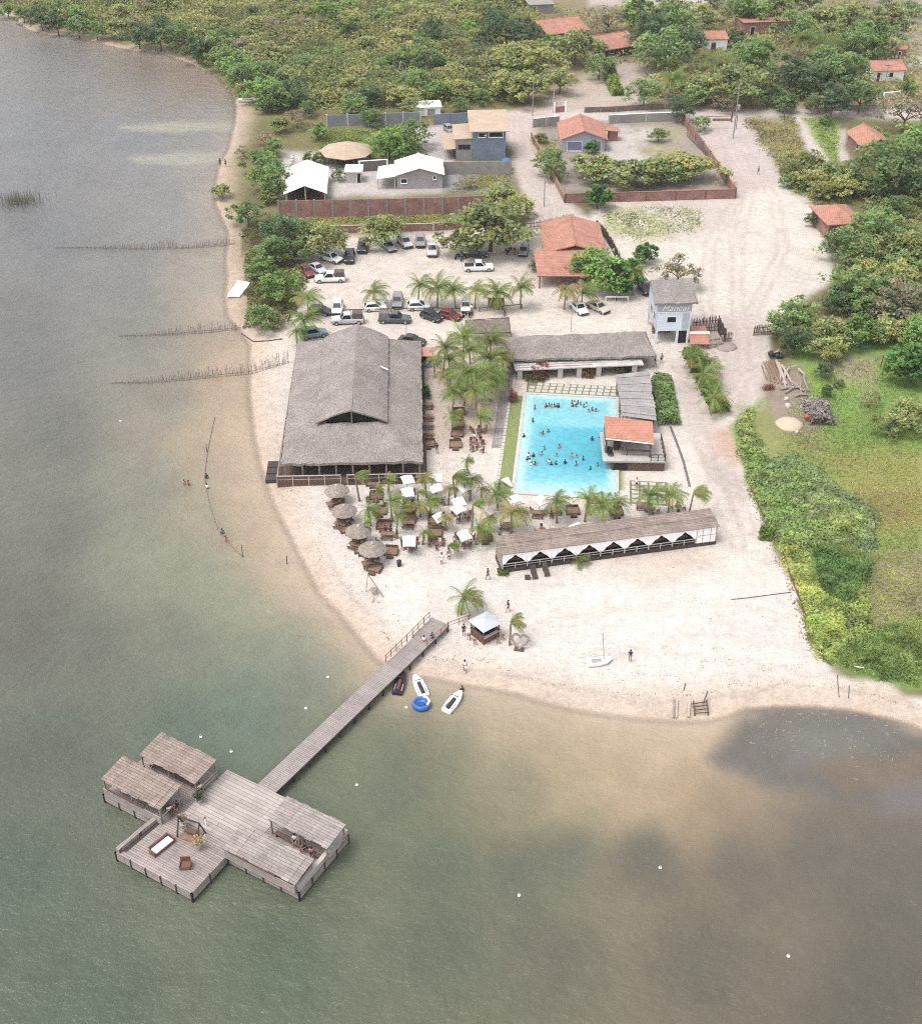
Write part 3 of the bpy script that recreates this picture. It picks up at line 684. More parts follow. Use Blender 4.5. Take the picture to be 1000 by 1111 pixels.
# ---- trees of the village
G_V = 'trees of the village'
T([(624,50,62,'olive','broad olive tree in front of the upper tiled house'),(587,68,56,'yellow','yellowish tree above the gate pillar of the dirt yard'),(650,72,38,'green','small green tree with a leaning trunk at the dirt yard edge'),(659,21,48,'dry','greyish feathery tree between two tiled roofs'),
 (695,17,52,'bright','bright deep green tree behind the second tiled roof'),(728,18,54,'green','green tree beside the far pale lane'),(737,34,58,'green','rounded green tree below the far pale lane'),(704,36,54,'dark','dark tree beside the second tiled roof'),(719,56,62,'green','large tree shading the yard of the second tiled house'),(742,48,42,'dark','dense tree next to the small tiled hut with white wall'),
 (768,22,34,'olive','olive tree behind the small tiled hut with white wall'),(809,10,54,'bright','bright green tree above the long brick shed'),(842,10,50,'olive','olive tree above the far end of the brick shed'),(813,57,40,'green','green tree in front of the long brick shed'),(797,42,26,'dark','dark shrubby tree at the near corner of the brick shed'),
 (824,66,56,'bright','fresh green tree between the brick shed and the road trees'),(800,92,72,'olive','wide flat olive tree along the road behind the power pole'),(765,95,46,'olive','olive tree beside the wide flat one at the road'),(698,102,42,'green','small tree behind the grey compound wall'),(740,118,34,'dark','dark compact tree at the compound wall corner'),
 (574,94,56,'olive','olive tree by the leaning grey utility pole'),(607,88,42,'yellow','pale yellow tree above the dirt yard gate'),(560,64,52,'olive','olive tree at the edge of the scrub near the tiled house'),(566,34,40,'dark','dark tree under the grey flat-roofed hut'),(548,92,48,'yellow','yellow green tree behind the beige slab roof'),
 (860,30,46,'green','green tree past the brick shed end'),(888,22,56,'olive','wide olive tree far back near the bare lot'),(922,16,48,'olive','olive tree at the edge of the far bare lot'),(950,42,56,'bright','bright green tree next to the bare lot'),(926,50,44,'green','green tree left of the bright one by the bare lot'),(904,38,44,'olive','pale olive tree over the brick shed corner'),
 (893,74,58,'green','green tree behind the dark roadside trees'),(857,80,52,'dark','very dark upright tree by the road bend'),(886,88,46,'dark','dark tree beside the very dark upright one'),(921,80,58,'green','tall green tree beside the white walled tiled house'),(904,110,48,'dark','dark tree over the pale rocky wall by the road'),(934,106,48,'green','green tree on the road in front of the white tiled house'),(852,110,28,'dark','small dark tree on the road verge'),
 (970,14,40,'olive','low olive scrub at the far corner bare lot'),(984,94,24,'bright','small bright tree beside the white tiled house'),(982,122,62,'dry','brownish olive tree above the tiled house by the path'),(995,152,52,'bright','bright green tree overhanging the tiled house by the path'),(968,184,84,'green','largest dark green tree, broad crown above the brick hut'),(996,196,60,'dark','dark tree leaning on the largest broad crown'),
 (950,146,24,'green','small bushy tree covering the corner of the tiled house by the path'),(878,178,46,'olive','olive tree at the end of the pale track'),(905,190,48,'olive','olive flat tree beside the brick hut road'),(854,196,20,'green','little upright tree on the edge of the sand road'),(896,130,16,'bright','small bright bush on the lawn strip by the road'),(868,196,18,'green','second little tree on the edge of the sand road'),
 (883,238,22,'dark','narrow dark tree hugging the brick hut'),(950,252,62,'green','spreading tree beside the brick hut roof'),(919,270,58,'green','green tree covering the front of the brick hut'),(908,262,30,'dark','dark small tree at the brick hut door'),(940,278,44,'olive','olive tree over the sand track below the brick hut'),(983,268,62,'olive','olive tree beyond the sand track below the brick hut'),
 (922,312,62,'green','green tree at the edge of the sand yard'),(974,302,58,'yellow','yellowish tree behind the sand yard trees'),(904,330,30,'dark','very dark low tree at the edge of the wide sand yard'),(862,346,62,'green','spreading tree at the stick gate of the lot'),(901,362,58,'olive','pale green tree over the lumber heap lot'),(971,328,72,'dry','greyish olive tree behind the lot lawn'),(996,364,48,'bright','bright tree on the lot edge above the big-leaved tree'),
 (935,360,50,'bright','bright green tree in the middle of the lot edge'),(862,372,40,'dark','dark shaded tree under the stick gate tree'),(896,380,44,'yellow','yellow green tree with thin trunk on the lot lawn'),(992,396,58,'bigleaf','big-leaved deep green tree beside the stick shelter'),(946,360,30,'olive','small umbrella tree behind the stick shelter')], G_V)
T([(944,432,32,'dry','sparse leaning tree with bare branches on the lot lawn',.5),(990,450,54,'olive','spreading olive bush tree at the lot edge',.8),(964,462,36,'olive','loose low olive tree beneath the leaning one',.6),(893,402,22,'dark','dark low bush under the thin trunked tree'),(897,424,15,'dark','small round dark bush on the lot lawn'),(910,416,14,'bush','grey green bush on the bare patch edge')], 'trees on the open lot')
# ---- trees of the resort yard, car park, walled plots
G_R = 'trees round the car park and plots'
T([(532,246,96,'olive','very broad umbrella tree shading the parked motorbikes',1.0,.85),(500,262,40,'olive','low bough tree at the side of the broad umbrella tree'),(560,225,40,'yellow','paler tree touching the broad umbrella tree by the lane'),(416,250,52,'olive','flat olive tree over the dark cars in the car park'),(352,262,58,'yellow','pale spreading tree over the silver pickup nose'),(310,256,54,'dark','dark round tree near the brick wall corner'),(328,270,40,'green','green tree between the dark round tree and the pale spreading one'),
 (298,274,42,'green','green bushy tree on the shore bank'),(283,290,34,'green','small tree on the shore bank above the white raft'),(304,312,48,'bright','bright leafed tree on the shore above the white raft'),(284,345,36,'green','shrubby tree at the second stick weir'),(300,346,26,'dry','grey bare shrub beside the stick weir palms'),(268,232,36,'green','round tree with visible trunks at the first stick weir'),(278,274,24,'olive','low olive tree at the end of the first stick weir'),
 (240,206,24,'olive','small leaning mangrove tree standing in the shallows'),(264,164,18,'dry','small brown tree on the narrow sand beach'),(290,190,48,'green','green tree beside the white tent roof'),(284,176,34,'bright','bright tree on the beach bank beside the fence'),(300,206,30,'green','tree at the foot of the white fence posts'),(288,214,22,'olive','low tree under the white fence posts'),(286,150,22,'dry','brown tree at the end of the beach'),(303,135,26,'olive','olive tree by the beach end garden'),(322,128,30,'dry','grey tree next to the blue grey wall'),(296,160,26,'green','green bush tree on the garden slope'),(335,118,22,'green','small tree at the corner of the blue grey wall'),
 (404,128,26,'green','dark small tree against the blue grey wall'),(345,143,24,'bright','pale garden tree beside the octagonal roof'),(422,156,46,'bright','bright garden tree beside the octagonal roof'),(446,146,42,'green','spreading garden tree near the concrete yard'),(432,162,40,'bright','light green garden hedge tree before the white house'),(370,172,20,'bush','garden bush under the octagonal roof'),(367,190,16,'green','thin young tree in the pale yard by the tent roof'),(340,172,22,'bush','garden bush behind the white tent roof'),
 (600,178,40,'green','green tree inside the brick compound by the lane'),(648,182,62,'olive','flat tree in front of the porch house',1.0,.62),(692,188,72,'olive','wide flat tree along the brick compound wall',1.0,.62),(744,181,68,'yellow','big yellowish spreading tree in the compound corner',1.0,.62),(718,186,50,'green','greener tree between the flat ones in the compound',1.0,.62),(714,146,22,'olive','low round bush in the pale compound yard'),(586,150,16,'bush','bush on the lane side of the porch house'),(642,160,16,'bigleaf','banana-like shrub before the porch house'),(760,134,22,'green','bush at the top corner of the compound'),
 (649,214,30,'bigleaf','dark glossy round tree standing alone outside the brick compound'),(700,276,26,'bigleaf','round bright bush standing alone on the sand yard'),(735,294,48,'dry','thin dark branching tree behind the sign tower'),(655,294,58,'bright','bright leafy tree against the big terracotta roof'),(636,292,40,'green','green tree touching the big terracotta roof'),(676,300,44,'bigleaf','deep green tree behind the silver parked car'),(579,288,14,'dark','small dark bush at the terracotta roof corner'),(508,198,20,'dry','dry shrub behind the long brick wall'),(542,214,46,'olive','olive tree over the end of the long brick wall')], G_R)

FILL = [('filling the slope behind the brick shed', [(690,0),(1000,-8),(1000,14),(935,62),(900,70),(860,50),(780,14),(700,14)], 16), ('crowding the road bend below the brick shed', [(700,60),(760,62),(850,60),(935,92),(900,116),(800,112),(750,110)], 17), ('behind the brick hut and the path house', [(945,190),(1000,150),(1000,370),(930,350),(905,318),(950,262),(940,215)], 24), ('between the pale track and the path house', [(872,186),(930,186),(935,212),(895,212)], 5)]
NOGO = [(760,28,792,58),(784,14,862,42),(935,55,984,106),(918,125,970,172),(885,215,938,262),(645,36,692,66),(586,8,638,46)]
for zn, poly, n_ in FILL:
    k = 0; t_ = 0; xs_ = [p[0] for p in poly]; ys_ = [p[1] for p in poly]; got = []
    while k < n_ and t_ < 900:
        t_ += 1; x, y = RND.uniform(min(xs_), max(xs_)), RND.uniform(min(ys_), max(ys_))
        if not inpoly(x, y, poly) or any(a-6 < x < c_+6 and b_-8 < y < d_+26 for a, b_, c_, d_ in NOGO) or any(abs(x-a) < 20 and abs(y-b_) < 9 for a, b_ in got): continue
        got.append((x, y)); k += 1; sp = RND.choices(['olive','green','yellow','dark','bright','dry'], [5,4,2,1.5,1.5,1])[0]
        tree(x, y, RND.uniform(30, 46)*(.8+.0012*y), sp, SL[sp].replace('scrub ', '')+' '+zn, 'filler trees of the village', 1.0, .9)
# ---- palms
GP = 'palms of the garden grove'
for cx, cy, w_, h, l, kd in [(483,377,40,5,'grove palm nearest the little blue kiosk',0),(503,366,44,6.5,'tall grove palm beneath the reed mat canopy',3),(532,369,42,6,'grove palm touching the long thatched bar roof',0),(487,390,42,5,'grove palm on the hall side, second row',3),(509,379,44,6,'grove palm in the middle of the second row',0),(531,388,42,5,'grove palm beside the grey paved path, second row',3),(484,404,36,4,'grove palm on the hall side, third row',0),(507,404,46,5.5,'bright upright grove palm in the very middle',3),(531,402,42,4.5,'grove palm beside the paved path, third row',0),(493,424,38,4,'front grove palm nearer the hall',3),(515,424,42,4.5,'front grove palm with a white post below it',0),(535,412,34,3.6,'front grove palm at the edge of the paved path',0),(545,384,30,4,'yellowing palm leaning on the thatched bar roof',4),
 (490,452,26,2.4,'small yellowish palm between the garden tables',1),(521,452,26,2.6,'small palm by the round garden table near the pool path',1),(470,390,22,3,'half hidden dry palm beside the blue kiosk',4)]:
    palm(cx, cy, w_, h, l, GP, kd)
GP = 'palms along the car park rail'
for cx, cy, w_, h, l, kd in [(405,317,28,2.6,'car park palm standing alone behind the white pickup',0),(455,309,36,4,'tallest car park palm with a stiff spear leaf',0),(475,312,32,3.6,'car park palm over the small white trailer',0),(492,315,26,3.2,'car park palm above the dark red car',0),(516,315,32,3.4,'car park palm above the white hatchback',0),(539,317,30,3.2,'car park palm above the wooden screen',3),(565,312,28,3.8,'last car park palm with a bare slim trunk',0),(332,322,34,3.4,'car park palm with orange dead fronds over the black car',0),(329,346,38,3.6,'large drooping palm at the hall corner by the lake',3),(322,360,26,2.6,'low palm tucked behind the drooping hall corner one',0)]:
    palm(cx, cy, w_, h, l, GP, kd)
GP = 'wind-blown palms among the beach umbrellas'
for cx, cy, w_, h, l, kd in [(385,516,24,4,'slender bent palm rising against the hall deck',2),(399,552,24,2.6,'wind-blown palm beside the second thatched umbrella',1),(424,544,26,3,'upright green palm behind the brown benches',1),(431,560,24,2.8,'dark green palm over the end of a bench',1),(466,543,28,2.6,'broad low palm spreading over a red table',1),(460,519,22,3,'drooping yellow palm at the hall deck end',4),(491,518,28,3.4,'tall drooping palm next to the top white umbrella',2),(511,520,22,3.4,'small bright palm on a thin white trunk',1),(506,500,14,3.6,'tiny palm on a slim trunk near the pool path',1),(513,548,20,4,'narrow palm with fronds swept straight up',2),(519,572,30,2.6,'palm with fronds blown flat, last of its row',1),(538,537,32,2.4,'lush green palm by the folded white umbrella',0),(395,568,16,3,'thin palm poking out of the third thatched umbrella',2),(488,530,18,2.6,'yellowed palm stump beside the white umbrellas',4)]:
    palm(cx, cy, w_, h, l, GP, kd)
for cx, cy in [(409,530),(436,550),(455,548),(460,577),(483,562),(486,592),(453,534),(421,521),(530,563),(523,531)]: palm(cx, cy, RND.uniform(15, 22), RND.uniform(1.6, 2.8), 'small wind-blown palm squeezed between the table rows', GP, RND.choice([1,1,2,4]))
GP = 'palms on the open beach'
palm(503,648,34,2.6,'green palm standing alone on open sand before the pier',GP,1); palm(554,676,26,3.2,'palm leaning over beside the heart-shaped frame',GP,2)
GP = 'palms between pool and cabanas'
for cx, cy, w_, h, l, kd in [(555,556,36,3.2,'large brown dried palm drooping over a table',4),(603,545,32,3.2,'palm with arched fronds beside the second pool umbrella',0),(638,542,40,3.4,'big green palm with one stiff raised frond',0),(653,549,38,3.2,'dense drooping palm in front of the pool corner',3),(668,546,30,3.2,'darker palm at the lawn corner of the pool',0),(704,537,38,3.4,'bushy palm in front of the stepping slabs',3),(727,537,34,3.4,'slim palm above a round wicker seat',0),(752,536,28,4,'bent palm at the cabana end, fronds swept aside',2),(628,608,24,.5,'young palm growing in front of the cabana railing',0)]:
    palm(cx, cy, w_, h, l, GP, kd)
GP = 'palms of the entrance hedge'
for cx, cy, w_, h, l, kd in [(752,388,28,2.6,'entrance hedge palm next to the sign tower',0),(763,407,32,2.6,'entrance hedge palm, yellow green, in mid row',1),(774,432,30,2.6,'lowest entrance hedge palm with yellowed fronds',1),(766,394,24,2.4,'entrance hedge palm hidden behind the mid one',0)]:
    palm(cx, cy, w_, h, l, GP, kd)
GP = 'palms in the village gardens'
for cx, cy, w_, h, l, kd in [(779,72,38,4,'spiky village palm below the small tiled hut',0),(893,48,44,5,'wide village palm behind the road trees',0),(870,42,34,5,'village palm in front of the brick shed',0),(729,86,30,5,'tall bright village palm over the yard',3),(764,60,24,4,'dry village palm beside the small hut',4),(686,294,26,4.5,'palm behind the silver parked car',0),(614,314,30,3.6,'drooping palm at the terracotta roof front',4),(632,318,28,2.8,'low palm leaning beside the white parked car',1)]:
    palm(cx, cy, w_, h, l, GP, kd)

# ---- hedges, single shrubs
def hedge(name, label, px, wd, h, dens, col, leaf, cat='hedge', seed=1, kind=None, zoff=0):
    """leafy strip along ground pixels"""
    rng = np.random.default_rng(seed); C = []; K_ = []
    pts = [np.array(G(*p)) for p in px]
    for p, q in zip(pts, pts[1:]):
        L = np.linalg.norm(q-p); n_ = int(L*dens*wd); t = rng.random(n_); sd = np.array([-(q-p)[1], (q-p)[0], 0])/max(L, 1e-6)
        o = rng.uniform(-1, 1, n_); z = np.sqrt(np.maximum(0, 1-o**4))*h*(.35+.65*rng.random(n_))*(.45+.95*vnoise(p[0]+t*(q-p)[0]+o*2, p[1]+t*(q-p)[1], 1.1))
        C.append(p+(q-p)*t[:, None]+sd*(o*wd/2)[:, None]+np.stack([0*z,0*z,z+zoff], 1)+rng.normal(0, .1, (n_,3)))
        cl = vnoise(C[-1][:, 0], C[-1][:, 1], 1.3); K_.append(np.array(col)*(0.6+.8*cl)[:, None]*rng.uniform(.8, 1.2, (n_,1)))
    C = np.vstack(C); me = leaf_mesh(name, C, rng.uniform(.7,1.3,len(C))*leaf, np.vstack(K_), rng)
    o = bpy.data.objects.new(name, me); COL.objects.link(o); return tag(o, label, cat, None, kind)
hedge('hedge', 'bright green leafy hedge beside the corrugated roof', [(717,413),(722,440),(726,462)], 3.0, 1.6, 190, (.12,.175,.06), .42)
hedge('hedge', 'mixed shrubs under the palms of the entrance hedge', [(748,382),(760,404),(772,430),(782,448)], 2.6, 1.4, 140, (.09,.15,.035), .45, seed=2)
hedge('shrub', 'dark red leaved shrub climbing the white pergola', [(576,409),(594,409)], 2.2, 2.7, 190, (.13,.05,.035), .3, 'shrub', 3)
hedge('shrub', 'olive green shrub beneath the red leaved one', [(570,412),(590,413)], 1.2, .9, 170, (.12,.11,.04), .3, 'shrub', 13)
hedge('shrub', 'orange brown shrub between the pergola pillars', [(631,408),(643,408)], 1.6, 1.1, 190, (.15,.09,.04), .28, 'shrub', 4)
hedge('shrub', 'spiky green and rust shrub at the pergola end', [(668,405),(685,404)], 1.8, 1.7, 190, (.09,.09,.035), .42, 'shrub', 5)
hedge('shrub', 'low green shrub at the first cabana corner', [(540,622),(551,622)], 1.2, .6, 190, (.09,.14,.03), .3, 'shrub', 6)
hedge('shrub', 'dark green shrub beside the garden side of the hall', [(459,424),(460,434)], 1.6, 1.8, 170, (.05,.09,.03), .35, 'shrub', 7)
hedge('shrub', 'round green shrub jutting onto the sand at the bank', [(824,581),(837,583)], 2.0, 1.2, 240, (.12,.19,.035), .36, 'shrub', 8)
hedge('shrub', 'red flowering shrub at the pool corner', [(556,432),(558,438)], 1.1, 1.3, 220, (.22,.05,.06), .25, 'shrub', 9)
hedge('hedge', 'clipped green hedge in the yard of the second tiled house', [(661,78),(664,92),(670,104)], 3, 2, 120, (.12,.16,.035), .6, seed=10)
# uncountable low growth
def cover(name, label, poly, n_, h, col, leaf, seed, bump=2.0, cat='plants', hs=1.0, up=.8, asp=.55, edge=9.0):
    rng = np.random.default_rng(seed); pl = np.array(poly, float); x0, y0 = pl.min(0)-8; x1, y1 = pl.max(0)+8
    px = rng.uniform(x0, x1, n_*3); py = rng.uniform(y0, y1, n_*3); s = sdf(px, py, pl); _u = (px-500)/F; _v = (py-555.5)/F; _t = -HC/(-ST-_v*CT); s = s+edge*fbm(_u*_t, (CT-_v*ST)*_t, 5, 4)
    k = s > rng.uniform(-3, 6, n_*3); px, py, s = px[k][:n_], py[k][:n_], s[k][:n_]
    u = (px-500)/F; v = (py-555.5)/F; t = -HC/(-ST-v*CT); wx, wy = u*t, (CT-v*ST)*t
    hh = h*(.15+.95*vnoise(wx, wy, bump)**1.4)*smooth(s/9+.25); z = hh*rng.random(len(px))**.5
    C = np.stack([wx, wy, z], 1); cl = vnoise(wx+50, wy, bump*.8); c2 = vnoise(wx, wy+90, bump*4)[:, None]
    K_ = np.array(col)*(0.55+.9*cl)[:, None]*rng.uniform(.75, 1.25, (len(px),1))*np.concatenate([.8+.5*c2, .9+.2*c2, .8+.2*c2], 1)
    me = leaf_mesh(name, C, rng.uniform(.6,1.4,len(C))*leaf, K_, rng, up, asp); o = bpy.data.objects.new(name, me); COL.objects.link(o)
    return tag(o, label, cat, None, 'stuff')
cover('creepers', 'bright green creepers covering the bank beside the sand', [(798,452),(815,448),(836,500),(860,500),(905,540),(935,560),(935,590),(900,588),(870,600),(890,650),(898,716),(886,712),(868,650),(846,592),(826,552),(806,506)], 17000, .75, (.178,.228,.080), .5, 21, 1.6)
cover('water_plants', 'pale green broad-leaved marsh plants on the lot', [(826,500),(860,492),(905,520),(955,560),(950,600),(900,590),(850,580),(828,545)], 14000, .5, (.172,.220,.104), .5, 22, 1.7)
cover('bank_shrubs', 'yellow green shrubs along the bank near the water', [(846,596),(866,590),(892,640),(915,660),(922,690),(905,720),(893,716),(872,664)], 12000, 1.0, (.195,.238,.070), .52, 23, 1.7)
cover('undergrowth', 'low bushes overhanging the far lake shore', [(-20,0),(14,10),(32,23),(52,28),(78,29),(112,38),(143,45),(177,48),(206,58),(240,74),(256,94),(262,108),(290,118),(320,112),(290,80),(240,50),(200,35),(140,28),(60,12),(0,-4)], 9000, 3.2, (.125,.155,.055), .7, 51, 6, edge=2)
cover('grass', 'short green grass of the open lot', [(848,470),(880,400),(1000,380),(1000,745),(940,735),(910,700),(900,640),(880,560),(840,500)], 26000, .22, (.160,.190,.064), .36, 24, 5, up=.1, asp=.3)
cover('reeds', 'dark green reeds in the wet hollow', [(880,585),(935,600),(955,605),(930,640),(918,690),(905,690),(890,640)], 7000, .8, (.10,.175,.055), .5, 25, 2, up=.2, asp=.35, edge=16)
cover('reeds', 'mixed green and olive reeds behind the sand spit', [(925,690),(1000,670),(1000,752),(945,738),(905,722),(905,700)], 11000, .7, (.115,.165,.055), .5, 41, 1.5, up=.2, asp=.3, edge=14)
cover('water_plants', 'pale yellowish marsh plants at the edge of the dark reeds', [(905,655),(935,640),(950,690),(910,712)], 1800, .8, (.15,.19,.06), .5, 42, 1.5)
cover('scrubland', 'continuous low yellowish green scrub between the far trees', SCRUB, 62000, 4.2, (.178,.190,.078), .85, 26, 8, edge=5)
cover('scrubland', 'greener patches of the far scrub', SCRUB, 22000, 4.6, (.125,.165,.055), .85, 46, 12, edge=5)
cover('undergrowth', 'low growth between the village trees', [(600,10),(1000,0),(1000,112),(900,116),(800,112),(745,108),(690,108),(700,70),(600,72)], 22000, 2.4, (.16,.17,.07), .8, 27, 5)
cover('undergrowth', 'low growth behind the brick hut and the sand yard', [(930,178),(1000,170),(1000,365),(905,345),(905,300),(945,262),(938,218)], 12000, 2.2, (.15,.17,.065), .6, 47, 4)
cover('undergrowth', 'shrubs along the edge of the wide sand road', [(856,150),(872,182),(905,186),(925,214),(890,222),(862,208),(846,180)], 4500, 1.4, (.15,.16,.065), .55, 48, 3)
cover('grass', 'bright mown grass strip between the pale tracks', [(872,128),(908,128),(912,150),(908,176),(896,168)], 2500, .25, (.15,.21,.06), .5, 49, 3, edge=2)
cover('undergrowth', 'low growth on the bank between lake and car park', [(262,250),(310,232),(332,300),(318,352),(268,352),(270,300)], 6000, 1.2, (.09,.10,.032), .5, 28, 4)
cover('grass', 'weeds on the strip between brick walls', [(312,236),(550,230),(548,243),(400,246),(312,246)], 5000, .4, (.13,.145,.04), .4, 29, 3)
cover('grass', 'garden grass round the octagonal roof', [(345,140),(455,138),(462,172),(345,176)], 6000, .6, (.12,.155,.035), .5, 30, 4)
cover('grass', 'weeds scattered on the sand road plot', [(806,128),(862,128),(876,170),(858,205),(832,165)], 3500, .5, (.14,.14,.05), .5, 31, 4)
cover('grass', 'weeds on the sandy yard behind the tower', [(658,224),(762,226),(765,250),(690,262),(655,248)], 2200, .15, (.15,.17,.06), .4, 32, 5)
cover('grass', 'weeds along the lane by the porch house', [(578,150),(604,150),(606,200),(598,195)], 1500, .4, (.15,.15,.05), .4, 33, 3)
cover('grass', 'weeds behind the long brick wall', [(500,190),(556,186),(556,206),(490,208)], 1600, .5, (.13,.13,.04), .4, 34, 3)
cover('undergrowth', 'dry plants at the foot of the vegetated bank', [(796,455),(806,452),(830,540),(842,590),(868,650),(893,718),(886,720),(862,660),(836,600),(822,552),(800,500)], 3500, .35, (.16,.13,.08), .28, 35, 2)

# litter, leaf debris and the wrack line on the sand
rng = np.random.default_rng(77); px = rng.uniform(230, 1000, 42000); py = rng.uniform(380, 790, 42000); _u = (px-500)/F; _v = (py-555.5)/F; _t = -HC/(-ST-_v*CT); wx, wy = _u*_t, (CT-_v*ST)*_t; sdl = sdf(wx, wy, _land); nzz = fbm(wx, wy, 5, 3)
prob = .75*np.exp(-((sdl-2.6-1.5*nzz)/.35)**2)+.28*np.exp(-((sdl-6-3*nzz)/.5)**2)+.025*(sdl > 3)+.22*(sdf(px, py, np.array([(340,505),(535,440),(560,560),(760,535),(770,560),(540,600),(420,615),(350,540)], float)) > 0)*(nzz > 0)
k = (rng.random(42000) < prob) & (sdl > .6) & (sdf(px, py, np.array([(230,380),(330,380),(330,520),(545,400),(560,540),(740,540),(790,470),(830,560),(905,725),(1000,770),(1000,790),(230,790)], float)) > 0)
wx, wy, sdl = wx[k], wy[k], sdl[k]; n_ = len(wx); ang_ = rng.uniform(0, 6.28, n_); sz = rng.uniform(.03, .13, n_); dx, dy = np.cos(ang_)*sz, np.sin(ang_)*sz; z = np.clip(ZW+.07*sdl, -2, 0)+.03
co = np.stack([np.stack([wx-dx, wy-dy, z], 1), np.stack([wx+dy*.5, wy-dx*.5, z], 1), np.stack([wx+dx, wy+dy, z+.02], 1), np.stack([wx-dy*.5, wy+dx*.5, z], 1)], 1).reshape(-1, 3)
o = bpy.data.objects.new('debris', quads('debris', co, np.array([.20,.15,.10])*rng.uniform(.4, 1.3, (n_, 1)))); COL.objects.link(o); tag(o, 'leaf litter and wrack scattered on the beach sand', 'litter', None, 'stuff')
# ------------------------------------------------------------------ buildings
def frame(a, b, z=0.0):
    """local frame with origin under pixel a and x axis towards pixel b (both at height z)"""
    A = P(*a, z); B = P(*b, z); d = B-A
    return Vector((A.x, A.y, 0)), math.atan2(d.y, d.x), math.hypot(d.x, d.y)

def wall_prism(mb, W_, D, hw, rise, ridge, m=0):
    """closed house body with gables"""
    if rise <= 0: mb.box(0,0,-.3,W_,D,hw,m); return
    if ridge == 'y':
        ring = lambda y: [(0,y,-.3),(W_,y,-.3),(W_,y,hw),(W_/2,y,hw+rise),(0,y,hw)]; mb.loft([ring(0), ring(D)], m)
    else:
        ring = lambda x: [(x,0,-.3),(x,D,-.3),(x,D,hw),(x,D/2,hw+rise),(x,0,hw)]; mb.loft([ring(0), ring(W_)], m)

def gable(mb, W_, D, hw, rise, ridge, ov=.5, th=.16, m=0):
    z = hw+.03
    if ridge == 'y':
        k = rise/(W_/2)
        for s in (0, 1):
            xe, xr = (-ov, W_/2) if s == 0 else (W_+ov, W_/2)
            mb.slab([(xe,-ov,z-k*ov+th),(xr,-ov,z+rise+th),(xr,D+ov,z+rise+th),(xe,D+ov,z-k*ov+th)], th, m)
    else:
        k = rise/(D/2)
        for s in (0, 1):
            ye, yr = (-ov, D/2) if s == 0 else (D+ov, D/2)
            mb.slab([(-ov,ye,z-k*ov+th),(-ov,yr,z+rise+th),(W_+ov,yr,z+rise+th),(W_+ov,ye,z-k*ov+th)], th, m)

def hip(mb, x0, y0, x1, y1, z, rise, ov=.5, th=.16, m=0, ridge=None):
    x0 -= ov; y0 -= ov; x1 += ov; y1 += ov; W_, D = x1-x0, y1-y0; h = min(W_, D)/2; e = [(x0,y0,z),(x1,y0,z),(x1,y1,z),(x0,y1,z)]
    if W_ >= D: r = [(x0+h,y0+D/2,z+rise),(x1-h,y0+D/2,z+rise)]; fs = [[e[0],e[1],r[1],r[0]],[e[2],e[3],r[0],r[1]],[e[1],e[2],r[1]],[e[3],e[0],r[0]]]
    else: r = [(x0+W_/2,y0+h,z+rise),(x0+W_/2,y1-h,z+rise)]; fs = [[e[0],e[1],r[0]],[e[1],e[2],r[1],r[0]],[e[2],e[3],r[1]],[e[3],e[0],r[0],r[1]]]
    for f in fs: mb.slab(f, th, m)

def opening(root, side, W_, D, a, b, z0, z1, kind='window', pane=None, fr=None):
    """window or door standing 3 cm proud of a wall: frame with pane and sill or handle"""
    fr = fr or WHITE; pane = pane or DARKIN; mb = MB(); pb = MB(); ex = MB()
    def bx(m_, u0, u1, q0, q1, o0, o1):
        if side == 'F': m_.box(u0,-o1,q0,u1,-o0,q1)
        elif side == 'B': m_.box(u0,D+o0,q0,u1,D+o1,q1)
        elif side == 'L': m_.box(-o1,u0,q0,-o0,u1,q1)
        else: m_.box(W_+o0,u0,q0,W_+o1,u1,q1)
    t = .09
    bx(mb,a-t,b+t,z1,z1+t,0,.06); bx(mb,a-t,a,z0,z1,0,.06); bx(mb,b,b+t,z0,z1,0,.06)
    if kind == 'window': bx(mb,a-t,b+t,z0-t,z0,0,.06)
    bx(pb,a,b,z0,z1,.005,.03)
    f = mb.build(kind, fr, root); pb.build('pane' if kind == 'window' else 'door_leaf', pane, f)
    if kind == 'window': bx(ex,a-.15,b+.15,z0-.17,z0-.092,0,.14); ex.build('sill', fr, f)
    else: bx(ex,b-.2,b-.12,z0+.95,z0+1.1,.032,.08); ex.build('handle', METAL, f)
    return f

def house(name, label, cat, a, b, zref, D, hw, rise, ridge='y', wall=OFFW, roof=TILE, ops=(), ov=.5, style='gable', loc=None, group=None, inset=0.0):
    o, rz, W_ = frame(a, b, zref)
    if inset:
        o = o+Matrix.Rotation(rz, 3, 'Z') @ Vector((inset, inset, 0)); W_ -= 2*inset; D -= 2*inset
    r = thing(name, label, cat, o, rz, group); r['_w'] = W_
    mb = MB(); wall_prism(mb, W_, D, hw, rise if style == 'gable' else 0, ridge); mb.build('wall', wall, r)
    mb = MB()
    if style == 'gable': gable(mb, W_, D, hw, rise, ridge, ov)
    elif style == 'hip': hip(mb, 0, 0, W_, D, hw+.18, rise, ov)
    else: mb.slab([(-ov,-ov,hw+.02+.15),(W_+ov,-ov,hw+.02+.15),(W_+ov,D+ov,hw+rise+.17),(-ov,D+ov,hw+rise+.17)], .15)
    mb.build('roof', roof, r)
    if style == 'gable':
        mb = MB()
        if ridge == 'y': mb.tube([(W_/2,-ov,hw+rise+.24),(W_/2,D+ov,hw+rise+.24)], .11, 6)
        else: mb.tube([(-ov,D/2,hw+rise+.24),(W_+ov,D/2,hw+rise+.24)], .11, 6)
        mb.build('ridge_cap', roof, r)
    for op in ops:
        s, u0, u1, z0, z1 = op[:5]; opening(r, s, W_, D, u0, u1, z0, z1, *op[5:])
    return r

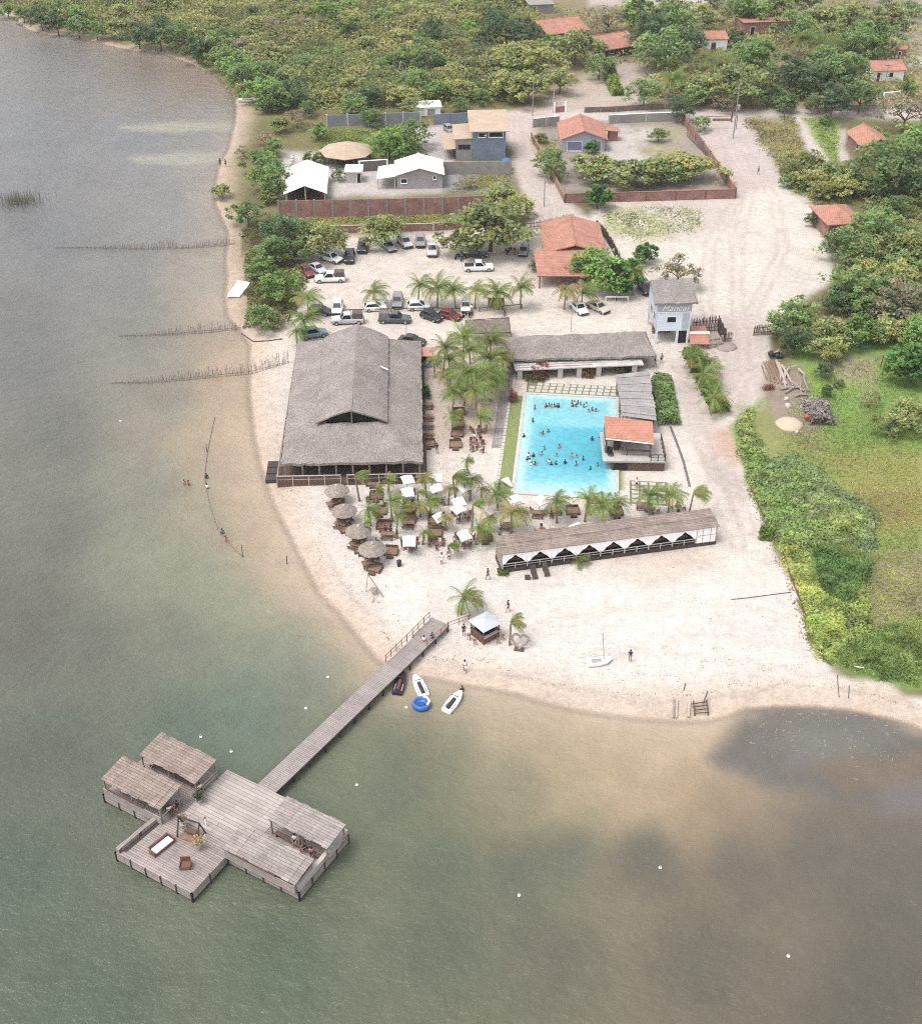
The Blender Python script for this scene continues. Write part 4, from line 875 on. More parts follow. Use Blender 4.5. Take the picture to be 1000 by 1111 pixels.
# ---- main thatched hall (frame: front left eave, x to front right eave)
o, rz, HW = frame((307,503), (458,500), 3.0)
hall = thing('thatched_hall', 'huge grey thatched beach restaurant hall with a raised gable over its skirt roof', 'restaurant hall', o, rz)
HD = 34.6; J = dict(x0=4.3, x1=13.6, y0=6.8, y1=31.4, z=5.15); E_ = 3.0; RZ = 7.3; cx = (J['x0']+J['x1'])/2
mb = MB(); th = .38
def jag(p, q, n, amp, rng): return [Vector(p).lerp(Vector(q), i/n)+Vector((rng.uniform(-amp,amp), rng.uniform(-amp,amp), rng.uniform(-amp,amp)*.5)) for i in range(n+1)]
rg = random.Random(4)
def patch(c00, c10, c11, c01, nu, nv, amp, th_, target, bulge=-.10):
    """sagging thatch panel with uneven surface and eave"""
    vs = []
    for j in range(nv+1):
        for i in range(nu+1):
            u, v = i/nu, j/nv; p = Vector(c00).lerp(Vector(c10), u).lerp(Vector(c01).lerp(Vector(c11), u), v)
            nzv = fbm(np.array([p.x*1.0+3]), np.array([p.y+p.z]), 1.6, 3)[0]
            p.z += amp*nzv+bulge*math.sin(math.pi*v)
            if j == 0: p += Vector((rg.uniform(-.08,.08), rg.uniform(-.12,.12), rg.uniform(-.1,.04)))
            vs.append(p)
    fs = [(j*(nu+1)+i, j*(nu+1)+i+1, (j+1)*(nu+1)+i+1, (j+1)*(nu+1)+i) for j in range(nv) for i in range(nu)]
    target.add(vs, fs); target.add([p-Vector((0,0,th_)) for p in vs], [tuple(reversed(f)) for f in fs])
    n0 = nu+1; low = list(range(n0)); target.add([vs[i] for i in low]+[vs[i]-Vector((0,0,th_)) for i in low], [(i, i+1, n0+i+1, n0+i) for i in range(nu)])
    for col in (0, nu):
        ids = [j*(nu+1)+col for j in range(nv+1)]; m_ = len(ids)
        target.add([vs[i] for i in ids]+[vs[i]-Vector((0,0,th_)) for i in ids], [(i, i+1, m_+i+1, m_+i) for i in range(m_-1)])
e0, e1, e2, e3 = (-.3,0,E_), (HW+.1,0,E_), (HW+.2,HD,E_), (-.6,HD,E_)
ov = 1.1
j0, j1, j2, j3 = (J['x0']+ov,J['y0'],J['z']-.1), (J['x1']-ov,J['y0'],J['z']-.1), (J['x1']-ov,J['y1'],J['z']+.1), (J['x0']+ov,J['y1'],J['z']+.1)
patch(e0, e1, j1, j0, 30, 10, .16, th, mb); patch(e1, e2, j2, j1, 50, 8, .16, th, mb); patch(e2, e3, j3, j2, 30, 6, .16, th, mb); patch(e3, e0, j0, j3, 50, 8, .16, th, mb)
mb.build('skirt_roof', THATCH_G, hall)
mb = MB(); zz = J['z']+.02; yf, yb = J['y0']-.9, J['y1']+.5
rA, rB = (cx, yf+.1, RZ+.1), (cx, yb, RZ+.1)
patch((J['x0']-.3,yf+.9,zz), (J['x0']-.3,yb,zz), rB, rA, 40, 9, .14, .22, mb, .15); patch((J['x1']+.1,yb,zz-.05), (J['x1']+.1,yf+.9,zz-.05), rA, rB, 40, 9, .14, .22, mb, .15)
mb.tube([(cx,yf+.15,RZ+.0),(cx+.1,(yf+yb)/2,RZ-.2),(cx,yb,RZ-.1)], .16, 8)
mb.build('upper_roof', THATCH_G, hall)
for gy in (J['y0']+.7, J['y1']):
    mb = MB(); mb.add([(J['x0']+.3,gy,J['z']-.3),(J['x1']-.3,gy,J['z']-.3),(cx,gy,RZ-.25)], [(0,1,2)]); mb.build('gable_shade_sheet', DARKIN, hall)  # near-black sheet paints the shaded roof space behind the gable
mb = MB(); mb.beam((cx,J['y0']-.1,J['z']-.2),(cx,J['y0']-.1,RZ-.3),.16); mb.build('gable_post', WOODGR, hall)
mb = MB(); mb.box(-.9,-.9,-.2,HW+.6,HD-.5,.45); mb.build('floor', WOODDK, hall)
for i in range(9):
    for y in (.35, HD-.7):
        mb = MB(); mb.tube([(.25+i*(HW-.6)/8,y,.4),(.25+i*(HW-.6)/8,y,3.05)], .13, 8); mb.build('column', WOODGR, hall)
for i in range(1, 8):
    for x in (.25, HW-.3):
        mb = MB(); mb.tube([(x,.35+i*(HD-1)/8,.4),(x,.35+i*(HD-1)/8,3.05)], .13, 8); mb.build('column', WOODGR, hall)
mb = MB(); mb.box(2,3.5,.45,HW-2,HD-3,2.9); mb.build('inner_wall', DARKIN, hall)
def railing(root, pts, h, mat, name='railing', infill=None, step=2.2, z0=0.0, tk=1.0):
    mb = MB(); ib = MB()
    for p, q in zip(pts, pts[1:]):
        p = Vector(p); q = Vector(q); L = (q-p).length; n_ = max(1, round(L/step))
        mb.beam(p+Vector((0,0,h)), q+Vector((0,0,h)), .12*tk, .1*tk); mb.beam(p+Vector((0,0,h*.52)), q+Vector((0,0,h*.52)), .07*tk, .07*tk)
        for i in range(n_+1):
            c = p.lerp(q, i/n_); mb.beam(c+Vector((0,0,z0)), c+Vector((0,0,h+.08)), .12*tk)
        if infill: ib.beam(p+Vector((0,0,h*.5)), q+Vector((0,0,h*.5)), .03, h*.96)
    r = mb.build(name, mat, root)
    if infill: ib.build('screen', infill, r)
    return r
railing(hall, [(-.9,-.9,.45),(7.5,-.9,.45)], 1.15, OFFW, infill=WOODDK, z0=-.6)
railing(hall, [(8.4,-.9,.45),(HW+.5,-.9,.45)], 1.15, OFFW, infill=WOODVD, z0=-.6)
railing(hall, [(-.85,-.9,.45),(-.85,14,.45),(-.85,HD-2,.45)], 1.1, WOODGR, z0=-.6)
mb = MB()
for i in range(3): mb.box(-2.6,.2+i*1.6,-.2,-.95,1.6+i*1.6,.34+.02*i)
mb.build('side_steps', WOODVD, hall)
mb = MB(); mb.beam((12.6,20.5,6.25),(13.7,20.6,5.62),.35,.05); mb.build('roof_patch', WHITE, hall)
# ---- long thatched bar building
o, rz, LW = frame((547,390), (711,384), 2.6)
bar = thing('thatched_bar', 'long low building with sagging grey thatched roof behind the white pergola', 'bar building', o, rz)
mb = MB(); LD = 7.6; LR = 4.6; y0, y1 = .0, LD
patch((-.2,y0,2.6),(LW,y0-.4,2.55),(LW-1.2,LD/2,LR),(-.6,LD/2-.2,LR-.1),44,9,.2,.35,mb); patch((LW,y1,2.6),(-.3,y1,2.6),(-.6,LD/2-.2,LR-.1),(LW-1.2,LD/2,LR),44,9,.2,.35,mb)
patch((LW,y0-.4,2.55),(LW,y1,2.6),(LW-1.2,LD/2+.05,LR),(LW-1.2,LD/2-.05,LR),12,6,.12,.35,mb); patch((-.3,y1,2.6),(-.2,y0,2.6),(-.6,LD/2-.2,LR-.1),(-.6,LD/2+.2,LR-.1),10,6,.1,.35,mb)
mb.build('roof', THATCH_G, bar)
mb = MB(); mb.box(.6,.9,-.2,LW-.8,LD-.8,2.75); mb.build('wall', M('bar_wall', K(188,170,158), .85, .15, .7), bar)
for u in (1.2, 4.5, 8, 11.4, 15.3, 17.2, 19.5):
    mb = MB(); mb.box(u,.86,.9,u+1.2,.9-.001,2.2); mb.build('hatch', DARKIN, bar)
mb = MB(); mb.box(.7,.5,-.1,LW-1,.86,.9); mb.build('counter', WOODGR, bar)
# ---- white pergola roof in front of it
o, rz, W_ = frame((560,402), (696,396), 1.7)
pg = thing('pergola', 'low white slab pergola with stout pillars in front of the thatched bar', 'pergola', o, rz)
mb = MB(); mb.box(-.2,-.1,1.66,W_+.3,2.9,1.84); mb.build('roof', M('stained_white_slab', K(226,216,212), .85, .2, .6), pg)
for u in (.2, 6.4, 9.3, 12.3, 17.8):
    mb = MB(); mb.box(u,.0,-.2,u+.75,.6,1.655); mb.build('pillar', OFFW, pg)
mb = MB()
for y in (.5, 1.2, 1.9, 2.5): mb.box(.3,y,1.845,W_*(.55+.12*y),y+.12,1.9)
mb.build('roof_slat', WOODGR, pg)
# ---- sign tower
o, rz, TW = frame((710,373), (746,372), 0)
tw = thing('entrance_tower', 'pale blue two storey sign tower on posts with thatched roof', 'tower', o, rz)
TD = 7.2
mb = MB(); mb.box(0,0,2.25,TW,TD,5.55); mb.build('wall', LBLUE, tw)
mb = MB(); ring = lambda x: [(x,-.02,5.55),(x,TD,5.55),(x,TD,7.1),(x,TD/2,8.75),(x,-.02,7.1)]; mb.loft([ring(0), ring(TW)]); mb.build('upper_wall', BLUEG, tw)
mb = MB(); mb.loft([[(-.03,.0,2.3),(-.03,TD,2.3),(-.03,TD,7.05),(-.03,TD/2,8.7),(-.03,.0,7.05)], [(-.005,.0,2.3),(-.005,TD,2.3),(-.005,TD,7.05),(-.005,TD/2,8.7),(-.005,.0,7.05)]]); mb.build('sunlit_side_face', M('sunlit_side_tone', K(226,228,234), .8, .08, .6), tw)  # paler sheet paints the sunlit look of the tower's side into colour
mb = MB()
patch((-.7,-.55,7.35),(TW+.75,-.55,7.3),(TW+.6,TD/2,9.35),(-.75,TD/2,9.4),12,7,.14,.3,mb); patch((TW+.75,TD+.5,7.35),(-.7,TD+.5,7.35),(-.75,TD/2,9.4),(TW+.6,TD/2,9.35),12,7,.14,.3,mb)
mb.build('roof', THATCH_G, tw)
for x, y in ((.0,.0),(TW-.35,.0),(TW-.35,TD-.35),(.0,TD-.35),(TW*.62,.0)):
    mb = MB(); mb.box(x,y,-.2,x+.35,y+.35,2.25); mb.build('post', LBLUE, tw)
mb = MB(); mb.box(.05,-.07,5.45,TW-.05,-.03,5.55); mb.build('sign_moulding', WHITE, tw)
mb = MB(); mb.box(1.55,-.05,3.75,3.05,-.01,4.75); wn = mb.build('window', WHITE, tw)
mb = MB(); mb.box(1.62,-.08,3.82,2.98,-.055,4.68); mb.build('pane', GLASSD, wn)
mb = MB()
for i in range(1, 4): mb.box(1.62+i*.34-.02,-.1,3.82,1.62+i*.34+.02,-.082,4.68)
mb.build('grille', BLACKP, wn)
mb = MB(); mb.box(TW-1.3,-.06,2.5,TW-.25,-.02,5.3); mb.build('shutter', M('pale_turquoise_panel', K(222,238,244), .6, .04, 1), tw)
for y0_, y1_, z0_, z1_ in ((1.2,2.4,3.6,4.8),(3.6,5,3.7,4.8),(1.0,2.2,6.0,7.0)):
    mb = MB(); mb.box(-.09,y0_,z0_,-.035,y1_,z1_); w_ = mb.build('side_window', BLUEG, tw); mb = MB(); mb.box(-.11,y0_+.15,z0_+.12,-.092,y1_-.15,z1_-.1); mb.build('pane', GLASSD, w_)
mb = MB(); mb.box(TW*.68,.1,-.1,TW-.4,.18,2.2); mb.build('gate', DARKIN, tw)
mb = MB(); mb.box(.3,3.6,-.1,TW*.6,4.4,1.5); mb.build('counter', WOODBR, tw)
fc = bpy.data.curves.new('sign_lettering', 'FONT'); fc.body = 'Mancai'; fc.size = 1.42; fc.extrude = .03; fc.shear = .35; fc.align_x = 'CENTER'; fc.space_character = 1.08; fc.offset = .004
fo_ = bpy.data.objects.new('tmp', fc); COL.objects.link(fo_); fm = bpy.data.meshes.new_from_object(fo_.evaluated_get(bpy.context.evaluated_depsgraph_get())); bpy.data.objects.remove(fo_); fm.materials.clear(); fm.materials.append(WHITE); fo = bpy.data.objects.new('sign_lettering', fm); COL.objects.link(fo); fo.parent = tw; fo.location = (TW*.5,-.07,5.78); fo.rotation_euler = (math.pi/2,0,0)
# ---- corrugated roof shed beside the pool
o = P(674,452,2.8); pr2 = pr
A = P(668,407,2.9); Bq = P(704,403,2.9); Cq = P(712,456,2.8); Dq = P(675,451,2.8)
sh = thing('roofed_shed', 'open shed with grey corrugated sheet roof at the pool side', 'shed', (Dq.x, Dq.y, 0), math.atan2((Cq-Dq).y, (Cq-Dq).x))
mi = sh.matrix_basis.inverted() if False else (Matrix.Translation(sh.location) @ Matrix.Rotation(sh.rotation_euler[2], 4, 'Z')).inverted()
q4 = [mi @ p for p in (Dq, Cq, Bq, A)]
mb = MB(); nvv = 12
for j in range(nvv):
    a0, b0 = q4[0].lerp(q4[3], j/nvv), q4[1].lerp(q4[2], j/nvv); a1, b1 = q4[0].lerp(q4[3], (j+1.12)/nvv), q4[1].lerp(q4[2], (j+1.12)/nvv)
    off = Vector((0,0,.05*(j % 2)+rg.uniform(0,.04))); mb.slab([a0+off, b0+off+Vector((rg.uniform(-.25,.25),0,0)), b1+off-Vector((0,0,.03)), a1+off-Vector((0,0,.03))], .05)
mb.build('roof', CORR, sh)
for p in q4+[q4[0].lerp(q4[3],.5), q4[1].lerp(q4[2],.5)]:
    c = p.lerp((q4[0]+q4[1]+q4[2]+q4[3])/4, .08); mb = MB(); mb.beam((c.x,c.y,-.2),(c.x,c.y,p.z-.1),.2); mb.build('post', WOODGR, sh)
cA = q4[1].lerp(q4[2],.04); mb = MB(); mb.beam((q4[1].x-.4,q4[1].y+.6,1.2),(q4[2].x-.4,q4[2].y-.6,1.2),.1,2.4); mb.build('back_wall', CONCDK, sh)
# ---- pool bar on its raised deck
o, rz, BW = frame((654,500), (722,501), 1.6)
pb_ = thing('pool_bar', 'raised pool bar deck with pale orange tiled roof over the water edge', 'pool bar', o, rz)
mb = MB(); mb.box(0,0,1.36,BW,7.4,1.6); mb.build('deck', M('deck_concrete', K(214,204,198), .8, .1, .8), pb_)
mb = MB(); mb.box(1.25,.12,-.3,BW-.05,7.2,1.355); mb.build('base_wall', WOODDK, pb_)
mb = MB(); mb.box(1.5,.06,.15,3.4,.117,1.15); mb.build('base_hatch', DARKIN, pb_)
mb = MB(); zf, zb_ = 4.15, 4.75
mb.slab([(.3,1.9,zf),(6.7,.75,zf),(6.9,5.2,zb_),(.4,6.6,zb_)], .14); mb.build('roof', TILE2, pb_)
mb = MB(); mb.beam((.3,1.9,zf-.2),(6.7,.75,zf-.2),.1,.18); mb.build('fascia', WHITE, pb_)
for x, y, zt in ((.5,2.1,3.98),(6.35,1.1,3.98),(6.4,4.9,4.45),(.6,6.2,4.55)):
    mb = MB(); mb.beam((x,y,1.6),(x,y,zt),.18); mb.build('post', WOODDK, pb_)
mb = MB(); mb.beam((6.35,1.1,3.3),(5.6,1.2,3.98),.1); mb.build('brace', WOODDK, pb_)
mb = MB(); mb.box(.35,5.2,1.6,6.6,5.4,4.4); mb.build('back_wall', GREYP, pb_)
mb = MB(); mb.box(.32,2.4,1.6,.45,5.2,2.6); mb.build('side_wall', GREYP, pb_)
railing(pb_, [(6.4,.15,1.6),(BW-.1,.15,1.6),(BW-.1,5.5,1.6)], 1.0, WOODDK, step=1.0)
mb = MB(); mb.beam((2.2,1.6,2.5),(6.3,1.2,2.5),.35,.08); mb.beam((3.3,1.5,1.6),(3.3,1.5,2.5),.12); mb.build('bar_top', WOODVD, pb_)
for i, (x, y) in enumerate(((.9,1.5),(1.2,1.3))):
    t = thing('sun_chair', ['black folding chair at the water edge of the pool bar deck','second black folding chair on the pool bar deck, nearer the bar top'][i], 'chair', o+Matrix.Rotation(rz,3,'Z') @ Vector((x,y,1.6)), rz+.3, 'chairs on the pool bar deck')
    mb = MB(); mb.box(-.25,-.25,.4,.25,.25,.46); mb.build('seat', BLACKP, t)
    mb = MB(); mb.box(-.25,.25,.46,.25,.31,1.25); mb.build('backrest', BLACKP, t)
    for sx in (-.22,.22):
        for sy in (-.22,.22): mb = MB(); mb.beam((sx,sy,0),(sx,sy,.4),.05); mb.build('leg', BLACKP, t)
t = thing('speaker_box', 'dark loudspeaker cabinet under the pool bar roof', 'speaker', o+Matrix.Rotation(rz,3,'Z') @ Vector((2.1,3.1,1.6)), rz)
mb = MB(); mb.box(-.5,-.3,0,.5,.3,1.1); mb.build('cabinet', WOODVD, t); mb = MB(); mb.lathe([(.3,0),(.3,.03),(.1,.05)],14); w_ = mb.build('cone', BLACKP, t, (0,-.3,.55)); w_.rotation_euler = (math.pi/2,0,0)
# ---- cabana row
o, rz, CW = frame((544,619), (775,588), .2)
cb = thing('cabana_row', 'long row of beach cabanas with board roof and scalloped white drapes', 'cabana row', o, rz)
CD = 2.9; HE = 2.75; HB = 3.15
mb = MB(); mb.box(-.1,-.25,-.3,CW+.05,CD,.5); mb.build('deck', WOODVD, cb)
mb = MB()
nb = 30
for i in range(nb):
    x0, x1 = -.25+i*(CW+.5)/nb, -.25+(i+1.03)*(CW+.5)/nb; dz = rg.uniform(0,.06)
    mb.slab([(x0,-.35,HE+dz),(x1,-.35,HE+dz),(x1,CD/2,(HE+HB)/2+dz),(x0,CD/2,(HE+HB)/2+dz)], .05); mb.slab([(x0,CD/2-.05,(HE+HB)/2+.06+dz),(x1,CD/2-.05,(HE+HB)/2+.06+dz),(x1,CD+.2+rg.uniform(-.1,.2),HB+dz),(x0,CD+.2+rg.uniform(-.1,.2),HB+dz)], .05)
mb.build('roof', MATROOF, cb)
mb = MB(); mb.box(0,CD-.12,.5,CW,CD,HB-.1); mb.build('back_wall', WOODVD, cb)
mb = MB(); mb.box(-.02,0,.5,.1,CD-.13,2.7); mb.build('side_wall', WOODGR, cb)
NBAY = 8; bw = (CW-2.7)/NBAY
for i in range(NBAY+1):
    mb = MB(); mb.beam((.08+i*bw,-.12,.4),(.08+i*bw,-.12,HE),.14); mb.build('column', OFFW, cb)
for i in range(NBAY):
    x0 = .08+i*bw; mb = MB(); n_ = 12; th_ = .03
    for s in (0, 1):
        top = []; low = []
        for k in range(n_+1):
            t_ = k/n_; u = t_*.5 if s == 0 else 1-t_*.5
            zz_ = HE-.1-(1.38*(1-t_)**1.15 if k < n_ else 0)-.2
            top.append((x0+u*bw, HE-.08)); low.append((x0+u*bw, zz_))
        for k in range(n_):
            vs = [(top[k][0],-.22,top[k][1]),(top[k+1][0],-.22,top[k+1][1]),(low[k+1][0],-.22-.05*math.sin(k),low[k+1][1]),(low[k][0],-.22-.05*math.sin(k-1),low[k][1])]
            mb.add(vs+[(x, y+th_, z) for x, y, z in vs], [(0,1,2,3),(7,6,5,4),(0,3,7,4),(1,5,6,2),(3,2,6,7),(0,4,5,1)])
    mb.build('drape', DRAPEW, cb)
    mb = MB(); mb.beam((x0,-.2,1.25),(x0+bw,-.2,1.25),.08,.08); mb.beam((x0+bw/2,-.2,.45),(x0+bw/2,-.2,1.25),.1); mb.beam((x0,-.19,.9),(x0+bw,-.19,.9),.05,.06); mb.build('railing', OFFW, cb)
    if i < NBAY-0:
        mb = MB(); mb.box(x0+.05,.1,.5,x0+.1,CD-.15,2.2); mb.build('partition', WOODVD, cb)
    mb = MB(); mb.box(x0+.5,1.3,.5,x0+bw-.4,2.5,.9); mb.build('daybed', WOODBR, cb)
mb = MB(); mb.box(.08+NBAY*bw+.1,-.2,.5,CW-.1,CD-.2,HE-.08); mb.build('end_room', WHITE, cb)
mb = MB(); mb.box(CW-.1,-.22,.5,CW+.02,CD-.1,HE); mb.build('end_wall', GREYP, cb)
mb = MB()
for x in (.08+NBAY*bw+.2, CW-1.4): mb.box(x,-.24,1.6,x+1.2,-.203,1.64); mb.box(x+.6,-.24,.55,x+.63,-.203,2.6)
mb.build('wall_joint', CONC, cb)
# ---- reed mat canopy, little kiosk, benches wall by the hall
A, B_, C_, D_ = P(508,362,2.4), P(554,361,2.4), P(552,345,2.8), P(505,348,2.8)
cn = thing('mat_canopy', 'brown reed mat canopy on poles at the car park edge above the palm grove', 'canopy', (A.x, A.y, 0))
L4 = [p-Vector((A.x,A.y,0)) for p in (A,B_,C_,D_)]
mb = MB(); patch(L4[0], L4[1], L4[2], L4[3], 12, 6, .12, .08, mb); mb.build('mat', THATCH_B, cn)
for p in L4: mb = MB(); mb.beam((p.x,p.y,-.1),(p.x,p.y,p.z+.1),.14); mb.build('pole', WOODDK, cn)
for p, q in ((L4[0],L4[1]),(L4[2],L4[3]),(L4[1],L4[2])): mb = MB(); mb.beam(p+Vector((0,0,.1)), q+Vector((0,0,.1)), .1); mb.build('edge_pole', WOODDK, cn)
o = P(462,396,0); kk = thing('small_kiosk', 'little blue kiosk with pink awning beside the hall', 'kiosk', o)
mb = MB(); mb.box(-.9,-.9,-.1,.9,.9,2.2); mb.build('wall', M('sky_blue_paint', K(150,180,208), .8, .06, 1), kk)
mb = MB(); mb.slab([(-1.1,-1.2,2.2),(1.1,-1.2,2.2),(1.1,1.1,2.55),(-1.1,1.1,2.55)], .1); mb.build('awning', M('pink_sheet', K(214,150,134), .8, .1, 1), kk)
mb = MB(); mb.box(-.7,-.95,1.0,.7,-.905,1.9); mb.build('hatch', DARKIN, kk)
# ---- houses of the plots
o, rz, W_ = frame((309,210), (353,209), 2.5)
wt = thing('event_shelter', 'white gabled open shelter on posts behind the brick wall corner', 'shelter', o, rz)
mb = MB(); gable(mb, W_, 14.5, 2.5, 1.55, 'y', .3, .1); mb.build('roof', WHITE, wt)
for x in (.2, W_/2, W_-.2):
    for y in (.3, 7, 14): mb = MB(); mb.beam((x,y,-.2),(x,y,2.45+(1.4 if x == W_/2 else 0)),.22); mb.build('post', OFFW, wt)
mb = MB(); mb.box(.3,.9,-.2,W_-.3,14,.25); mb.build('floor', WOODDK, wt)
mb = MB(); mb.box(.5,8,.25,W_-.5,8.2,2.4); mb.build('back_screen', WOODVD, wt)
c = P(376,163,2.5); oc = thing('octagonal_pavilion', 'beige octagonal roofed pavilion in the walled garden', 'pavilion', (c.x, c.y, 0))
mb = MB(); mb.lathe([(5.9,2.35),(6.0,2.5),(3.0,3.55),(.15,4.3)], 8); mb.build('roof', BEIGE, oc)
for i in range(8): a = math.pi/8+i*math.pi/4; mb = MB(); mb.beam((5.1*math.cos(a),5.1*math.sin(a),-.2),(5.1*math.cos(a),5.1*math.sin(a),2.5),.25); mb.build('post', WOODDK, oc)
mb = MB(); mb.lathe([(5.4,-.2),(5.4,.2)], 8); mb.build('floor', CONC, oc); mb = MB(); mb.lathe([(2,.2),(2,1.1)], 10); mb.build('counter', WOODDK, oc)
house('service_hut', 'small white flat-roofed hut between the shelter and the white house', 'hut', (376,198), (392,198), 0, 3, 2.3, .25, style='shed', wall=OFFW, roof=WHITE, ov=.35, ops=[('F',2.2,3.0,0,2,'door')])
house('white_house', 'white gabled house with one small dark window in its front wall', 'house', (431,205), (480,204), 0, 8, 3.0, 1.35, 'y', GREYP, WHITE, [('F',.8,2.0,1.3,2.1),('F',7.4,7.9,2.0,2.6)], ov=.45)  # grey wall tone paints the shade on the house's white front
o, rz, W_ = frame((412,205), (430,205), 0)
lt = thing('white_carport', 'white sloping carport roof leaning on the white house', 'carport', o, rz)
mb = MB(); mb.slab([(-.6,-.4,2.3),(W_-.1,-.4,2.9),(W_-.1,7,2.9),(-.6,7,2.3)], .12); mb.build('roof', WHITE, lt)
for x, y in ((-.3,0),(-.3,6.6),(W_-.3,0)): mb = MB(); mb.beam((x,y,-.2),(x,y,2.3),.2); mb.build('post', OFFW, lt)
tb = house('blue_block', 'two storey block with blue grey front wall and beige slab roof', 'building', (513,174), (548,173.5), 0, 9.5, 6.4, 1.2, style='shed', wall=BLUEW, roof=BEIGE, ov=.8, ops=[('F',1.2,2.6,5.1,6.0),('F',3.4,6.3,5.1,6.1),('R',3,4.4,4.2,5.4)])
mb = MB(); mb.box(-3.6,.4,-.2,-.02,7,4.6); mb.build('side_wing', M('wing_plaster', K(172,164,160), .85, .15, .6), tb)
mb = MB(); mb.slab([(-4.2,.2,4.65),(-.03,.2,4.85),(-.03,8,5.6),(-4.2,8,5.4)], .15); mb.build('wing_roof', BEIGE, tb)
mb = MB(); mb.box(-3.2,.33,2.4,-.6,.395,3.4); mb.build('wing_window', DARKIN, tb)
mb = MB(); mb.slab([(-6.2,.6,2.3),(-3.7,.6,2.5),(-3.7,10,3.0),(-6.9,10,2.8)], .12); mb.build('porch_roof', BEIGE, tb)
for y in (.8,5,9.5): mb = MB(); mb.beam((-5.9,y,-.1),(-5.9,y,2.35),.2); mb.build('porch_post', OFFW, tb)
mb = MB(); mb.lathe([(.25,0),(.3,.06),(.1,.2)], 10, (2.6,-.15,5.4)); mb.build('wall_lamp', WHITE, tb)
c = P(549,178,1.2); wtk = thing('water_tank', 'bright blue round water tank beside the grey wall', 'water tank', (c.x, c.y, 1.15))
mb = MB(); mb.lathe([(.75,0),(.95,.5),(1.0,1.0),(1.02,1.1),(.6,1.3),(.2,1.4)], 18); mb.build('tank', M('tank_blue', K(60,120,190), .5, .05, 1), wtk, smooth=True); mb = MB(); mb.box(-.9,-.9,-1.2,.9,.9,0); mb.build('plinth', CONC, wtk)
house('back_shed', 'low white roofed shed at the back of the concrete yard', 'shed', (449,126), (478,125), 0, 3.5, 2.0, .3, style='shed', wall=WHITE, roof=WHITE, ov=.3, ops=[('F',3.2,5.0,.1,1.7,'door',GREYP)])
c = P(482,142,0); car_spot = c
hp = house('porch_house', 'pale house with hipped terracotta roof and blue shaded porch in the brick compound', 'house', (610,164), (655,164), 0, 10.5, 2.9, 1.7, 'y', M('pale_blue_wall', K(206,210,222), .85, .08, .6), TILE, [('F',1.0,4.2,.2,2.2,'window',M('porch_blue', K(140,152,180), .85, .1, 1)),('F',5.6,8.4,.2,2.3,'window',M('porch_blue2', K(150,160,186), .85, .1, 1)),('R',2,3.2,1,2)], ov=.7)
mb = MB(); mb.slab([(9.9,6.5,2.6),(13.2,6.5,2.3),(13.2,9.6,2.3),(9.9,9.6,2.6)], .15); mb.build('side_roof', TILE, hp)
mb = MB(); mb.box(10.8,6.9,-.1,12.8,9.2,2.2); mb.build('side_room', BRICKM, hp)
# big L shaped terracotta roof by the car park
o, rz, W_ = frame((585,299), (650,299), 2.4)
bh = thing('terracotta_house', 'big L-shaped house under a terracotta tile roof at the car park edge', 'house', o, rz)
mb = MB(); mb.slab([(-.3,0,2.35),(W_,0,2.35),(W_+1.2,10.2,3.7),(-.6,9.0,3.2)], .2); mb.build('porch_roof', TILE, bh)
mb = MB(); xa, xb, ya, yb2, ze, zr = 1.6, 11.9, 9.2, 22.2, 2.85, 4.5; xm = (xa+xb)/2
mb.slab([(xa-.5,ya-.5,ze),(xm,ya-.8,zr),(xm,yb2+.3,zr),(xa-.5,yb2+.5,ze)], .2); mb.slab([(xm,ya-.8,zr),(xb+.5,ya-.5,ze),(xb+.5,yb2+.5,ze),(xm,yb2+.3,zr)], .2); mb.build('main_roof', TILE, bh)
mb = MB(); mb.tube([(xm,ya-.8,zr+.03),(xm,yb2+.3,zr+.03)], .16, 6); mb.build('ridge_cap', TILE, bh)
mb = MB(); mb.box(xa+.2,ya-.2,-.2,xb-.2,yb2,2.75); mb.build('wall', GREYP, bh)
for x in (.1, 3.4, 6.8, W_-.2): mb = MB(); mb.beam((x,.2,-.2),(x,.2,2.25),.2); mb.build('porch_post', WOODDK, bh)
opening(bh, 'F', 5, 5, 3, 4.4, .9, 2.1); kids(bh, 'window')[0].location = (0, ya-.2, 0)
# village houses
GH = None
house('tiled_house', 'upper tiled house with two-part terracotta roof near the grey hut', 'house', (595,47), (635,42), 0, 14, 2.7, 1.8, 'x', M('warm_plaster', K(190,160,140), .85, .15, .6), TILE, [('F',2,3.2,.9,2),('F',6,7,0,2.1,'door')], ov=.9)
house('tiled_house', 'red tiled house with white tank among dark trees', 'house', (657,62), (688,57), 0, 11, 2.5, 1.8, 'x', WOODVD, TILE, [('F',1.2,2.4,.9,1.9)], ov=1.2)
c = P(672,38,3.0); t = thing('roof_tank', 'white water tank box behind the red tiled house', 'water tank', (c.x,c.y,0)); mb = MB(); mb.box(-.9,-.9,2.4,.9,.9,3.5); mb.build('tank', WHITE, t); mb = MB(); mb.box(-.5,-.5,-.2,.5,.5,2.4); mb.build('stand', CONC, t)
house('tiled_hut', 'small tiled hut with a white side wall between the palms', 'hut', (766,55), (788,54), 0, 7, 3.0, 1.2, 'x', WHITE, TILE, [('F',1.2,2.6,0,2.2,'door',WOODDK)], ov=.3)
house('brick_shed', 'long flat brick shed with a pale red roof strip behind the trees', 'shed', (806,38), (857,36), 0, 8, 3.4, -.1, style='shed', wall=BRICKM, roof=TILE2, ov=.3, ops=[('F',7.5,9,1,2.2),('F',2,3.2,0,2.2,'door')])
